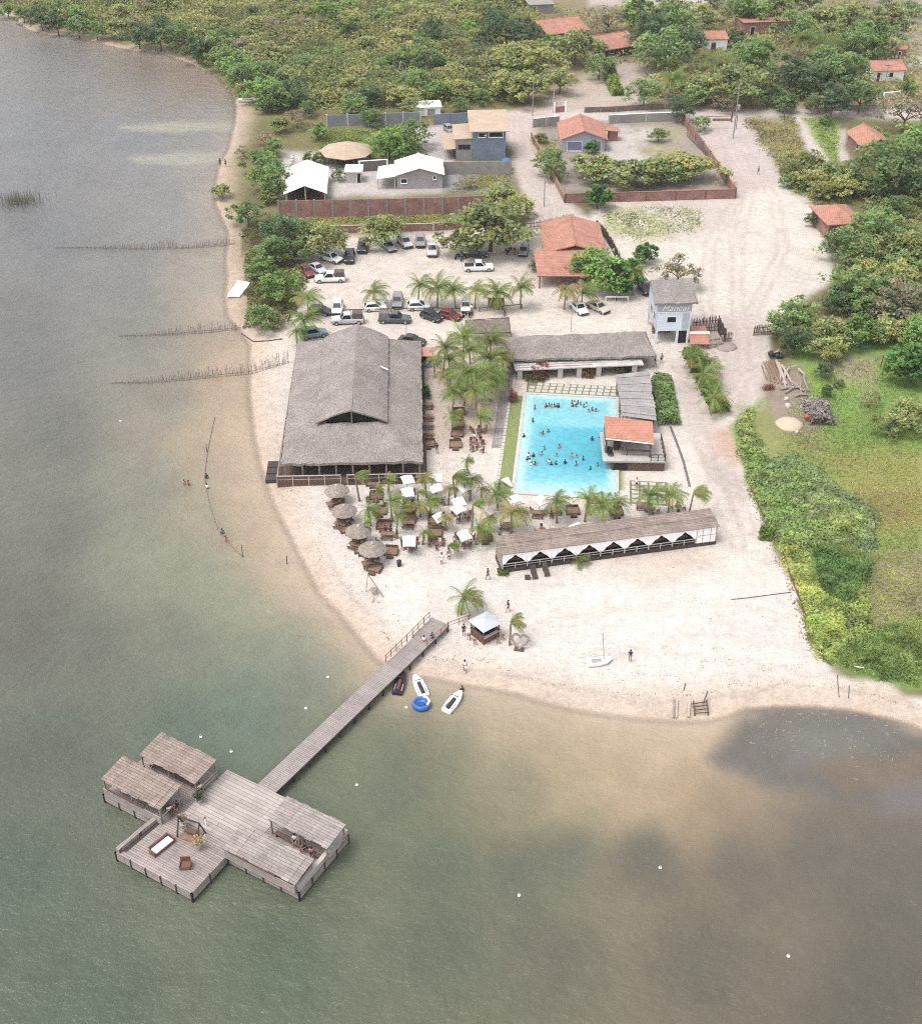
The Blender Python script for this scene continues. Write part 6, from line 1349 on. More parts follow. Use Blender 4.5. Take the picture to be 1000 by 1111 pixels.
t = thing('fallen_log', 'pale fallen log lying under the car park trees', 'log', P(328,281,.3)); mb = MB(); mb.tube([(-2.4,0,0),(-.8,.1,.06),(1.2,.0,.1),(2.8,-.1,.15)], [.34,.3,.26,.2], 9); mb.build('trunk', WOODPALE, t)
t = thing('trailer', 'small white trailer under the tall car park palm', 'trailer', P(410,331,.4), .1); t2 = t
mb = MB(); mb.box(-1.0,-.6,.45,1.0,.6,.9); mb.build('box', WHITE, t); mb = MB(); mb.beam((1,0,.5),(1.9,0,.5),.08); mb.build('drawbar', METAL, t)
for s in (-1,1): mb = MB(); mb.lathe([(.3,-.08),(.3,.08)], 14); o_ = mb.build('wheel', TYRE, t, (0,s*.7,.3)); o_.rotation_euler = (math.pi/2,0,0)
def pole(label, cx, cy, h, r_=.13, arm=True, mat=CONC):
    p = G(cx, cy); t = thing('utility_pole', label, 'utility pole', p); mb = MB(); mb.tube([(0,0,-.2),(0,0,h)], [r_, r_*.7], 8); mb.build('pole', mat, t)
    if arm: mb = MB(); mb.beam((-.9,0,h-.4),(.9,0,h-.4),.1); mb.build('crossarm', WOODDK, t); mb = MB(); [mb.lathe([(.05,h-.34),(.06,h-.15)], 8, (x,0,0)) for x in (-.8,0,.8)]; mb.build('insulator', OFFW, t)
    return t
pole('pale utility pole at the edge of the scrub by the street', 577.5,125,7.5); tp_ = pole('tallest pale utility pole on the sand road bend', 795,150,13,.16)
mb = MB(); mb.lathe([(.3,6.5),(.34,6.6),(.34,7.5),(.2,7.6)], 12, (.45,0,0)); mb.build('transformer', METAL, tp_)
pole('short dark pole beside the tallest pole', 793,132,5,.2,False,WOODDK); pole('white gate post at the dirt yard entrance', 600,122,5.2,.16,False,OFFW); pole('thin grey pole on the lane by the long brick wall', 590,224,6.5,.1,True); pole('thin lamp pole behind the hall ridge', 441,368,4,.06,False,METAL); pole('thin pole behind the thatched bar', 619,360,5.2,.05,False,METAL); pole('pole on the road in front of the white walled house', 958,100,7,.13,True); pole('low wooden pole by the weedy sand plot', 850,130,4.5,.12,False,WOODDK)
t = thing('yard_sign', 'wooden board sign on two posts by the tallest pole', 'sign', P(782,140,0)); mb = MB(); mb.box(-2.2,-.05,1.9,2.2,.05,2.5); mb.build('board', WOODBR, t); mb = MB(); mb.beam((-3.6,0,-.1),(-3.6,0,3.0),.14); mb.beam((-3.6,0,2.9),(3.6,0,3.1),.1); mb.beam((3.4,0,-.1),(3.4,0,3.1),.14); mb.build('frame', WOODDK, t)
# ------------------------------------------------------------------ people
def skin(verts, edges, rads, sub=1):
    me = bpy.data.meshes.new('person'); me.from_pydata(verts, edges, []); o = bpy.data.objects.new('tmp', me); COL.objects.link(o)
    md = o.modifiers.new('s', 'SKIN'); md.use_smooth_shade = True
    for i, r in enumerate(rads): me.skin_vertices[0].data[i].radius = (r, r)
    me.skin_vertices[0].data[0].use_root = True
    if sub: o.modifiers.new('u', 'SUBSURF').levels = sub
    dg = bpy.context.evaluated_depsgraph_get(); dg.update(); out = bpy.data.meshes.new_from_object(o.evaluated_get(dg)); bpy.data.objects.remove(o); bpy.data.meshes.remove(me); return out
def person_meshes(pose):
    sit = pose == 'sit'; hz = .52 if sit else .93
    V_ = []; E = []; Rr = []
    def a(p, r, par=None): V_.append(p); Rr.append(r); (E.append((par, len(V_)-1)) if par is not None else None); return len(V_)-1
    y0 = 0
    pel = a((0,0,hz), .125); wa = a((0,0,hz+.17), .115, pel); ch = a((0,.0,hz+.38), .14, wa); nk = a((0,0,hz+.55), .055, ch); hb = a((0,-.015,hz+.62), .075, nk); hd = a((0,-.02,hz+.70), .095, hb); ht = a((0,-.01,hz+.77), .075, hd); a((0,-.125,hz+.675), .018, hd)
    for s in (-1, 1):
        sh_ = a((s*.17,0,hz+.46), .062, ch)
        arms = {'stand': ((s*.24,.03,hz+.2),(s*.25,-.03,hz-.03)), 'walk': ((s*.23,s*.14,hz+.22),(s*.23,s*.16-.08,hz+.0)), 'reach': ((s*.30,-.18,hz+.40),(s*.28,-.40,hz+.46)), 'wave': ((s*.32,0,hz+.50),(s*.34,-.02,hz+.76)) if s > 0 else ((s*.24,.03,hz+.2),(s*.2,-.14,hz+.05)), 'sit': ((s*.23,-.02,hz+.22),(s*.18,-.24,hz+.16))}[pose]
        el = a(arms[0], .042, sh_); wr = a(arms[1], .03, el); d = (Vector(arms[1])-Vector(arms[0])).normalized(); pm = Vector(arms[1])+d*.07; pi = a(tuple(pm), .035, wr)
        sd_ = Vector((0,1,0)) if abs(d.y) < .7 else Vector((1,0,0))
        for k, ln_ in enumerate((.075,.085,.08,.06)):
            off = sd_*((k-1.5)*.022); m_ = a(tuple(pm+off+d*(.03+ln_*.5)+Vector((0,-.006,0))), .0095, pi); a(tuple(pm+off+d*(.03+ln_)+Vector((-s*.012,-.012,0))), .008, m_)
        a(tuple(pm+sd_*-.055+d*.02), .011, pi)
        hip_ = a((s*.09,0,hz-.06), .085, pel)
        if sit: kn = a((s*.11,-.42,hz-.04), .06, hip_); an = a((s*.11,-.44,.09), .04, kn)
        else:
            st = {'walk': .16}.get(pose, .02)*s; kn = a((s*.1,-st-.03,.5), .058, hip_); an = a((s*.1,-st*1.3+(.0 if s*1 > 0 else .06),.085), .038, kn)
        x_, y_, z_ = V_[an]; a((x_,y_-.16,.035), .032, an)
    body = skin(V_, E, Rr)
    sv = [V_[wa],V_[ch],(0,0,hz+.5)]; se = [(0,1),(1,2)]; sr = [.135,.16,.09]; sv[0] = (0,0,hz+.03); 
    n0 = [i for i in range(len(V_)) if abs(Rr[i]-.062) < 1e-6]
    for i in n0:
        sv.append(V_[i]); sr.append(.078); se.append((1,len(sv)-1)); sv.append(tuple(Vector(V_[i]).lerp(Vector(V_[i+1]), .75))); sr.append(.06); se.append((len(sv)-2,len(sv)-1))
    shirt = skin(sv, se, sr); pv = [V_[pel],(0,0,hz+.09)]; pe = [(0,1)]; pr_ = [.14,.125]
    for i in [i for i in range(len(V_)) if abs(Rr[i]-.085) < 1e-6]:
        pv.append(V_[i]); pr_.append(.1); pe.append((0,len(pv)-1)); pv.append(tuple(Vector(V_[i]).lerp(Vector(V_[i+1]), .8))); pr_.append(.082); pe.append((len(pv)-2,len(pv)-1))
    shorts = skin(pv, pe, pr_); mb = MB(); mb.ball((0,.012,hz+.735), .112, .10, 12, 6); o = mb.build('hair', BLACKP, smooth=True); hair = o.data; bpy.data.objects.remove(o)
    return body, shirt, shorts, hair
SKINS = [M('skin_%d' % i, c, .6, .06, 3) for i, c in enumerate([(.22,.11,.07),(.30,.17,.11),(.14,.07,.045),(.38,.23,.16)])]
HAIRM = M('hair', (.02,.015,.012), .7, .2, 4); CL = {k: M('cloth_'+k, c, .9, .1, 3) for k, c in {'white': (.75,.74,.72), 'black': (.03,.03,.035), 'navy': (.03,.045,.10), 'red': (.35,.04,.04), 'blue': (.08,.18,.38), 'grey': (.22,.22,.22), 'yellow': (.55,.42,.08), 'teal': (.04,.22,.24), 'pink': (.5,.2,.25), 'orange': (.5,.18,.05)}.items()}
POSES = {}
def person(loc, rz, pose, top, bot, label, group=None, sk=None):
    if pose not in POSES: POSES[pose] = person_meshes(pose)
    r = thing('person', label, 'person', loc, math.radians(rz), group); sk = RND.randrange(4) if sk is None else sk
    for nm, me, m in zip(('body','shirt','shorts','hair'), POSES[pose], (SKINS[sk], CL.get(top), CL.get(bot), HAIRM)):
        if m is None: continue
        o = bpy.data.objects.new(nm, me); COL.objects.link(o); o.parent = r
        if not me.materials: me.materials.append(m)
        recolor(o, m)
    return r
def stand(cx, cy, rz, pose, top, bot, label, z=None):
    """cx, cy: feet"""
    p = G(cx, cy) if z is None else P(cx, cy, z); return person(p, rz, pose, top, bot, label)
for a_ in [(529,629,70,'walk','navy','black','person in dark clothes walking past the first cabana corner'),(551,664,-80,'walk','black','black','person in black striding above the palm by the heart frame'),(503,690,10,'stand','black','navy','person in black standing left of the beach kiosk'),(504,729,0,'walk','white','white','person in white walking at the water line below the kiosk'),(683,718,170,'stand','black','grey','person with dark top alone on the open sand beside the small sailboat'),
 (479,612,0,'stand','white','white','person in white on the sand below the umbrellas'),(487,607,20,'stand','grey','white','person near the last umbrella row facing the beach'),(460,702,200,'wave','white','red','person in white and red on the pier by its railing'),(469,699,180,'stand','navy','black','person in dark blue stepping off the pier'),(541,534,200,'stand','black','black','person in black by the folded pool umbrella'),(542,586,0,'stand','grey','black','person standing behind the cabana roof corner'),
 (512,340,30,'stand','white','grey','person in white beside the motorbikes under the palms'),(474,492,190,'stand','black','grey','person in dark clothes beside the hall garden seats'),(555,432,0,'stand','red','black','person in red at the near corner of the thatched bar path'),(552,424,90,'stand','grey','black','person on the grey path beside the pergola'),(710,398,90,'walk','black','navy','person walking under the sign tower gate'),(717,394,200,'stand','grey','black','person waiting beside the sign tower post'),(558,277,0,'walk','black','red','person walking past the parked motorbikes'),(239,180,0,'stand','navy','black','person wading at the far narrow beach'),(245,181,30,'stand','grey','black','second person at the far narrow beach, nearer the small tree'),(822,189,0,'walk','grey','black','person walking on the wide sand road'),(690,530,0,'stand','white','black','person on the stepping slabs below the pool bar')]:
    stand(*a_[:6], a_[6])
# bathers in the pool
def bather(cx, cy, label, group='bathers in the pool', dz=None, pose=None, top=None, zw=.07):
    p = P(cx, cy, zw+.35); person((p.x, p.y, zw-(dz if dz is not None else RND.uniform(1.0,1.28))), RND.uniform(0,360), pose or RND.choice(['stand','reach','stand','wave','walk']), top if top else RND.choice([None,None,'black','navy','red','white','teal','pink']), RND.choice(['black','navy','red','blue']), label, group)
PZ = lambda x, y: (550+x/7.69, 420+y/7.69)
groups = [('bather in the packed row along the far pool end, grass side', [(325,150),(350,147),(372,150),(395,147),(418,150),(430,153)]), ('bather in the larger cluster at the middle of the far pool end', [(543,118),(548,143),(562,128),(576,146),(590,122),(612,128),(640,150),(660,142)]), ('bather in the loose trio off the far pool corner by the shed', [(710,178),(740,185),(680,190)]), ('bather in the loose circle at the grass side of the shallow end', [(180,560),(220,562),(190,605),(206,632),(232,628),(172,590)]), ('bather in the pair near the centre of the pool side by the lawn', [(300,372),(345,358)]), ('bather in the pair close to the pool bar', [(710,425),(776,402)]), ('bather in the middle pair swimming past the deep part', [(310,500),(290,545)]), ('bather in the mid pool group facing the bar', [(540,565),(580,570),(635,590),(575,635)]), ('bather in the dark group at the near end of the deep part', [(370,630),(408,624),(484,620),(352,605)])]
for lab, pts in groups:
    for q in pts: bather(*PZ(*q), lab)
for q, lab in [((230,165),'lone bather at the far pool corner by the lawn'),((215,270),'lone bather crouched low near the lawn edge of the pool'),((140,398),'bather climbing out over the lawn side edge of the pool'),((435,490),'single bather upright in the middle of the deep part'),((415,560),'bather floating just below the single upright one'),((695,668),'bather with pale swimwear near the bar deck end'),((755,640),'dark haired bather beside the corner of the bar deck')]: bather(*PZ(*q), lab)
for cx, cy, lab, tp in [(200,524,'swimmer on the lake side of the pair off the hall',None),(204.5,524.5,'swimmer on the beach side of the pair off the hall','red'),(224,517,'dark clothed bather at the float line',"black"),(224.5,528,'white shirted bather at the float line',"white"),(241,577,'teal shirted bather where the float line bends',"teal"),(245,585,'light skinned bather leaning on the float line',None),(501,748,'person lying at the front of the beached jet ski','black')]:
    p = P(cx, cy, ZW+.3); person((p.x,p.y,ZW-.9), RND.uniform(0,360), 'reach' if tp is None else 'stand', tp, 'navy', lab)
# ------------------------------------------------------------------ beach furniture
def table_proto(kind):
    r = thing('picnic_table', 'x', 'table')
    if kind == 0:
        mb = MB(); mb.box(-.95,-.42,.68,.95,.42,.76); mb.build('tabletop', WOODBR, r)
        for s in (-1,1): mb = MB(); mb.box(-.95,s*.78-.18,.40,.95,s*.78+.18,.46); [mb.beam((x,s*.78,0),(x,s*.78,.4),.1) for x in (-.75,.75)]; mb.build('bench', WOODDK, r)
        for x in (-.75,.75): mb = MB(); mb.beam((x,-.35,0),(x,.35,.68),.09); mb.beam((x,.35,0),(x,-.35,.68),.09); mb.build('leg', WOODDK, r)
    elif kind == 1:
        mb = MB(); [mb.box(-.95,-.8+i*.42,.30,.95,-.42+i*.42,.42) for i in range(4)]; mb.build('pallet_seat', WOODBR, r); mb = MB(); mb.box(-.95,.86,.0,.95,.94,.85); mb.build('backrest', WOODDK, r); mb = MB(); mb.box(-.5,-1.5,.0,.5,-1.0,.4); mb.build('low_table', WOODDK, r)
        for s in (-1,1): mb = MB(); mb.box(s*1.0-.045,-.8,0,s*1.0+.045,.85,.6); mb.build('armrest', WOODDK, r)
    else:
        mb = MB(); mb.lathe([(.5,.68),(.5,.74)], 14); mb.build('tabletop', WOODRED, r); mb = MB(); mb.beam((0,0,0),(0,0,.68),.14); mb.build('leg', WOODRED, r)
        for a in (0,1.57,3.14,4.71):
            c, s = math.cos(a), math.sin(a); mb = MB(); mb.cbox((c*.95,s*.95,.43),.42,.42,.06,a); mb.cbox((c*1.15,s*1.15,.68),.06,.42,.5,a); [mb.beam((c*.95+dx*c-dy*s,s*.95+dx*s+dy*c,0),(c*.95+dx*c-dy*s,s*.95+dx*s+dy*c,.42),.05) for dx in (-.17,.17) for dy in (-.17,.17)]; mb.build('stool', WOODRED, r)
    return Proto(r)
TB = [table_proto(i) for i in range(3)]
def table(cx, cy, kind, label, rz=0, sc=.84, group='wooden tables and seats on the sand'):
    p = G(cx, cy); return TB[kind].put(p, math.radians(rz), label, group, sc, cat=('table','bench seat','table set')[kind])
for a_ in [(404,525,1,'brown pallet seat nearest the hall deck'),(408,540,1,'brown pallet seat second from the hall deck'),(412,556,1,'brown pallet seat half covered by a wind-blown palm'),(416,572,1,'brown pallet seat with a low table by the dark green palm'),(420,583,0,'brown table where people gather above the last pallet seat'),(424,600,1,'lone brown pallet seat at the sand edge of its row'),(443,543,0,'brown table below the pair of tilted white umbrellas'),(444,553,1,'brown seat second below the tilted white umbrellas'),(444,564,1,'brown seat beside the dark green palm end'),(443,571,0,'brown table just above the square white umbrella'),(473,545,2,'red table set behind the broad low palm'),(472,566,1,'brown curved seat below the half open white umbrella'),(472,580,1,'curved brown seat third in the middle row'),(473,593,2,'table set with pale cups at the end of the middle row'),
 (464,442,0,'brown table first beside the hall garden wall'),(464,455,0,'brown table second beside the hall garden wall'),(464,464,0,'brown table third beside the hall garden wall'),(464,473,0,'brown table fourth beside the hall garden wall'),(465,483,1,'brown bench seat last in the row beside the hall wall'),(498,449,1,'brown seat between the two small grove palms'),(497,462,1,'brown seat under the small yellowish palm'),(496,472,1,'brown seat in the middle of the garden row'),(494,484,1,'brown bench seat at the end of the garden row'),(519,470,2,'table set under the small palm by the pool path'),(517,485,2,'large red brown table set beside the paved path'),(549,573,0,'table beneath the large brown dried palm'),(588,578,2,'red brown table set behind the cabana roof'),(583,560,0,'table half under the second pool umbrella'),(603,556,0,'table beside the palm with arched fronds'),(621,556,1,'seat under the big green palm by the pool'),(668,557,1,'seat under the darker palm at the lawn corner'),(707,556,2,'wicker seat ring below the bushy palm'),(735,553,2,'round wicker seat below the slim palm'),(696,551,0,'dark low table by the stepping slabs'),(526,585,1,'seat shaded by the flat blown palm end')]:
    table(*a_[:4], rz=RND.uniform(-6,6))
# white umbrellas
def umb_proto():
    r = thing('beach_umbrella', 'x', 'umbrella'); mb = MB(); mb.tube([(0,0,-.1),(0,0,2.55)], .035, 8); mb.build('pole', WOODPALE, r)
    mb = MB(); s = 1.12; n_ = 6; zt, ze = 2.78, 2.15; vs = []
    ringp = []
    for k in range(4):
        a0, a1 = math.pi/4+k*math.pi/2, math.pi/4+(k+1)*math.pi/2
        for i in range(n_):
            t = i/n_; ringp.append((s*1.0*((1-t)*math.cos(a0)+t*math.cos(a1)), s*((1-t)*math.sin(a0)+t*math.sin(a1)), ze+.10*math.sin(math.pi*t)))
    m_ = len(ringp); mid = [(x*.5,y*.5,(ze+zt)/2+.02+.02*(i%2)) for i,(x,y,z) in enumerate(ringp)]; low = [(x*1.01,y*1.01,z-.16) for x,y,z in ringp]
    mb.add(low+ringp+mid+[(0,0,zt)], [(i,(i+1)%m_,m_+(i+1)%m_,m_+i) for i in range(m_)]+[(m_+i,m_+(i+1)%m_,2*m_+(i+1)%m_,2*m_+i) for i in range(m_)]+[(2*m_+i,2*m_+(i+1)%m_,3*m_) for i in range(m_)])
    mb.add([(x,y,z-.03) for x,y,z in ringp]+[(0,0,zt-.06)], [((i+1)%m_,i,m_) for i in range(m_)])
    mb.build('canopy', CLOTHW, r); mb = MB(); [mb.beam((0,0,zt-.1),(s*.98*math.cos(a),s*.98*math.sin(a),ze-.02),.03) for a in [math.pi/4+k*math.pi/2 for k in range(4)]]; mb.build('rib', WOODPALE, r)
    mb = MB(); mb.lathe([(.3,0),(.3,.12),(.08,.16)], 12); mb.build('base', CONC, r); return Proto(r)
UM = umb_proto()
def umbrella(cx, cy, label, rz=0, tilt=(0,0), sc=1.0):
    p = P(cx, cy, 2.35); o = UM.put((p.x-1.5*math.sin(math.radians(tilt[1])), p.y, zground(p.x,p.y)), math.radians(rz), label, 'white umbrellas on the sand', sc); o.rotation_euler = (math.radians(tilt[0]), math.radians(tilt[1]), math.radians(rz)); return o
for a_ in [(441,517,'tilted white umbrella close under the hall eave',20,(12,4)),(442,530,'square white umbrella just below the tilted one near the hall',8,(14,-4)),(473,516,'white umbrella beside the yellow drooping palm',0,(8,0)),(473,527,'scalloped white umbrella above the red table set',18,(5,-4)),(501,515,'white umbrella highest in the outer row',35,(0,0)),(502,527,'white umbrella second in the outer row',40,(4,0)),(497,541,'white umbrella third in the outer row, tilted',20,(10,-6)),(497,551,'widest white umbrella, fourth in the outer row',35,(0,0)),(474,554,'half open white umbrella over the curved seat',30,(18,-8),.85),(444,582,'flat square white umbrella over a crowded table',0,(16,0)),(502,575,'white umbrella over the dark table, last of the outer row',25,(16,-6),.95),(557,541,'large tilted white umbrella at the pool corner',30,(10,0),1.1),(585,541,'second white pool umbrella beside the arched palm',40,(10,6),1.05),(625,571,'flat white umbrella just behind the cabana roof',35,(8,0),1.05),(601,536,'small white umbrella half hidden behind the arched palm',30,(0,0),.7)]: umbrella(*a_)
p = P(551,527,0); t = thing('folded_umbrella', 'folded white umbrella lying against the pool coping', 'umbrella', p); mb = MB(); mb.tube([(-.9,.6,.5),(-.2,0,.9),(.5,-.8,.35)], [.08,.5,.12], 8); mb.build('cloth', CLOTHW, t); mb = MB(); mb.tube([(.3,-.6,0),(-.5,.3,1.6)], .04, 6); mb.build('pole', WOODPALE, t)
# thatched umbrellas
def thatch_proto():
    r = thing('thatched_umbrella', 'x', 'umbrella'); mb = MB(); mb.tube([(0,0,-.2),(0,0,2.6)], .08, 8); mb.build('pole', WOODDK, r); mb = MB(); rng = random.Random(3); mb.lathe([(1.62,1.82),(1.72,1.95),(1.2,2.35),(.6,2.68),(.12,2.85)], 26, (0,0,0), 0, .05, rng); mb.build('canopy', THATCH('thatch_umbrella', K(188,172,158)), r); mb = MB(); mb.lathe([(.2,2.84),(.14,3.0),(.03,3.08)], 10); mb.build('cap', OFFW, r)
    mb = MB(); mb.lathe([(.55,.68),(.55,.74)], 14); mb.build('tabletop', WOODDK, r); mb = MB()
    return Proto(r)
TU = thatch_proto()
for i, (cx, cy, l, sc) in enumerate([(365,530,'thatched umbrella nearest the hall deck',.94),(373,552,'thatched umbrella second from the hall',.94),(389,574,'thatched umbrella third from the hall with a palm behind',.95),(404,594,'thatched umbrella furthest down the beach with a dark seat below',1.0)]):
    p = P(cx, cy, 2.2); z = zground(p.x,p.y); TU.put((p.x,p.y,z), i*.7, l, 'thatched umbrellas on the beach', sc)
    for j in range(2): c = TB[1 if j else 0].put((p.x+(.3 if j else -.5), p.y-(1.6 if j else .9), z), RND.uniform(-.5,.5), ('slatted lounge seat' if j else 'dark table')+' under the '+l, 'wooden tables and seats on the sand', .8, cat='bench seat' if j else 'table')
for cx, cy, z, rz, top, bot, l in [(371,567,.0,0,'black','black','dark clothed visitor sitting under the second thatched umbrella'),(377,566,.0,40,'navy','black','second seated visitor under the second thatched umbrella'),(440,592,0,20,'black','navy','visitor seated at the crowded table by the square umbrella'),(448,593,0,-20,'white','black','visitor in white seated at the crowded table by the square umbrella'),(444,596,0,180,'red','black','visitor in red with back to the camera at the crowded table'),(497,588,0,30,'black','black','visitor in black at the dark table of the outer row'),(505,589,0,-40,'navy','grey','visitor in navy at the dark table of the outer row'),(511,588,0,-90,'black','navy','visitor sitting at the far side of the outer row table'),(498,562,0,0,'grey','black','visitor in grey under the widest white umbrella'),(504,561,0,20,'white','navy','visitor in white under the widest white umbrella'),(418,579,0,20,'navy','black','visitor on the brown table with the low seat'),(424,580,0,0,'black','black','visitor in black by the brown table above the pallet seat'),(515,478,0,0,'white','black','visitor in white at the garden table set'),(521,480,0,20,'black','red','visitor in black at the garden table set')]:
    p = G(cx, cy); person(p, rz, 'sit', top, bot, l)
for u, v, rz, top, l in [(13.6,9.2,30,'white','visitor in white on the bench of the grey roofed pavilion by the pier'),(14.9,9.0,-20,'black','visitor in black on the bench of the grey roofed pavilion by the pier'),(15.8,8.8,40,'pink','visitor in pink at the rail of the grey roofed pavilion by the pier'),(16.3,10.0,90,'white','visitor leaning back on the end bench of the grey roofed pavilion'),(16.2,6.4,20,'grey','visitor in grey under the lowest pavilion roof at the lake edge'),(2.0,9.6,80,'white','visitor in white at the end of the open sided pavilion'),(1.3,6.0,60,'white','visitor in white at the end rail of the boarded pavilion'),(1.6,6.8,20,'black','visitor in black at the end rail of the boarded pavilion'),(-4,9.6,0,'white','visitor in white deep inside the open sided pavilion')]:
    person(pl(u, v, ZP), rz+math.degrees(prz), 'sit', top, 'black', l)
def bench(u0, v0, u1, v1, label):
    a, b = pl(u0,v0,ZP), pl(u1,v1,ZP); t = thing('bench', label, 'bench', a, math.atan2((b-a).y,(b-a).x)); L_ = (b-a).length; mb = MB(); mb.box(0,-.22,.40,L_,.22,.46); mb.build('seat', WOODDK, t)
    for x in (.15,L_-.15): mb = MB(); mb.box(x-.05,-.2,0,x+.05,.2,.4); mb.build('leg', WOODDK, t)
bench(11.5,9.1,16.8,8.9,'long dark bench in the grey roofed pavilion by the pier'); bench(-4.3,9.7,1.8,9.7,'long bench inside the open sided pavilion'); bench(10.0,6.4,16.6,6.4,'bench under the lowest pavilion roof'); bench(-5,6.2,1.5,6.2,'bench in the boarded pavilion')
# loose wooden chairs round the beach tables
ch = thing('wooden_chair', 'x', 'chair'); mb = MB(); mb.box(-.24,-.24,.4,.24,.24,.45); mb.build('seat', WOODRED, ch); mb = MB(); mb.box(-.24,.2,.45,.24,.25,.95); mb.build('backrest', WOODRED, ch)
for sx in (-.2,.2):
    for sy in (-.2,.2): mb = MB(); mb.beam((sx,sy,0),(sx,sy,.4),.05); mb.build('leg', WOODRED, ch)
ch = Proto(ch)
for zn, spots in [('round the crowded table under the square umbrella', [(437,590),(438,596),(450,596),(452,590),(446,599)]), ('round the dark table at the end of the outer row', [(494,585),(494,592),(502,595),(509,594),(513,585)]), ('under the two tilted umbrellas by the hall', [(436,536),(448,537),(436,524),(449,523)]), ('beneath the widest white umbrella of the outer row', [(492,560),(497,566),(508,565),(510,558)]), ('beneath the upper outer row umbrellas', [(496,526),(508,526),(494,533),(508,535)]), ('round the middle row tables', [(466,560),(480,561),(466,574),(480,575),(467,590),(480,591),(466,548),(481,548)]), ('under the white pool umbrellas', [(551,556),(563,556),(577,556),(592,557),(598,562)]), ('under the thatched umbrellas', [(362,545),(372,546),(368,566),(382,567),(384,588),(396,590),(398,608),(410,609)]), ('beside the brown tables of the inner row', [(412,531),(400,546),(418,549),(408,562),(424,566),(410,590),(430,584)]), ('round the garden tables by the paved path', [(511,481),(524,482),(512,490),(523,491),(512,468),(526,468)])]:
    for cx, cy in spots: ch.put(G(cx, cy), RND.uniform(0, 6.28), 'small red brown wooden chair '+zn, 'loose wooden chairs on the sand', 1.0)
# sun loungers by the cabanas
for cx, cy, l in [(579,624,'dark sun lounger standing below the second cabana'),(592,621,'dark sun lounger below the third cabana')]:
    p = G(cx, cy); t = thing('sun_lounger', l, 'sun lounger', p, math.radians(8), 'dark loungers by the cabanas'); mb = MB(); mb.box(-.33,-.95,.28,.33,.5,.34); mb.build('bed', WOODVD, t); mb = MB(); mb.slab([(-.33,.5,.36),(.33,.5,.36),(.33,1.05,.8),(-.33,1.05,.8)], .06); mb.build('backrest', WOODVD, t)
    for x in (-.28,.28):
        for y in (-.85,.4): mb = MB(); mb.beam((x,y,0),(x,y,.28),.06); mb.build('leg', WOODVD, t)
t = thing('side_crate', 'small dark crate on the sand beside the loungers', 'crate', G(572,628)); mb = MB(); mb.box(-.3,-.25,0,.3,.25,.35); mb.build('box', WOODDK, t); mb = MB(); mb.box(-.33,-.28,.355,.33,.28,.4); mb.build('lid', WOODVD, t)
t = thing('waste_bin', 'dark waste bin on the sand below the umbrellas', 'bin', G(433,614)); mb = MB(); mb.lathe([(.24,0),(.3,.75)], 14); mb.build('bin', BLACKP, t); mb = MB(); mb.lathe([(.32,.755),(.1,.85)], 14); mb.build('lid', BLACKP, t)
# kiosk on the beach
o = G(526,690); ks = thing('beach_kiosk', 'square wooden drinks kiosk with white pyramid roof on the beach', 'kiosk', o, math.radians(38))
ks.scale = (.78,.78,.9); mb = MB(); s = 1.75; mb.add([(-s,-s,2.3),(s,-s,2.3),(s,s,2.3),(-s,s,2.3),(0,0,2.95)], [(0,1,4),(1,2,4),(2,3,4),(3,0,4),(3,2,1,0)]); mb.build('roof', M('pale_blue_white_sheet', K(222,228,232), .5, .06, 1), ks)
for x in (-1.4,1.4):
    for y in (-1.4,1.4): mb = MB(); mb.beam((x,y,-.1),(x,y,2.3),.14); mb.build('post', WOODRED, ks)
for k in range(4):
    a = k*math.pi/2; mb = MB(); mb.cbox((1.35*math.cos(a),1.35*math.sin(a),.55),.12,2.6,1.1,a); mb.build('counter_panel', WOODRED, ks); mb = MB(); mb.cbox((1.45*math.cos(a),1.45*math.sin(a),1.13),.5,2.9,.07,a); mb.build('counter_top', WOODPALE if k % 2 else WOODDK, ks)
mb = MB(); mb.box(-.5,-.5,0,.5,.5,1.9); mb.build('shelf_unit', DARKIN, ks)
for i, (x, y) in enumerate(((-1.9,-.5),(-1.8,.6),(.3,-1.9),(1.1,-1.8))):
    q = o+Matrix.Rotation(math.radians(38),3,'Z') @ Vector((x,y,0)); t = thing('bar_stool', ['bar stool nearest the palm side of the beach kiosk','bar stool on the pier side of the beach kiosk','bar stool at the front corner of the beach kiosk','bar stool at the heart frame side of the beach kiosk'][i], 'stool', q, i, 'stools round the beach kiosk'); mb = MB(); mb.lathe([(.2,.7),(.2,.76)], 10); mb.build('seat', WOODRED, t)
    for k in range(3): a = k*2.09; mb = MB(); mb.beam((.24*math.cos(a),.24*math.sin(a),0),(.1*math.cos(a),.1*math.sin(a),.7),.05); mb.build('leg', WOODRED, t)
# heart frame
p = G(563,705); t = thing('heart_frame', 'large heart-shaped wicker photo frame on the sand', 'heart frame', p, math.radians(-12)); mb = MB(); pts = []
for i in range(37):
    a = 2*math.pi*i/36; pts.append((.058*16*math.sin(a)**3, .0, 1.05+.058*(13*math.cos(a)-5*math.cos(2*a)-2*math.cos(3*a)-math.cos(4*a))))
mb.tube(pts, .13, 8, cap=False); h_ = mb.build('hoop', WOODGR, t); h_.rotation_euler = (math.radians(-24),0,0); mb = MB(); mb.box(-.55,-.3,-.05,.55,.3,.14); mb.build('base', WOODDK, t)
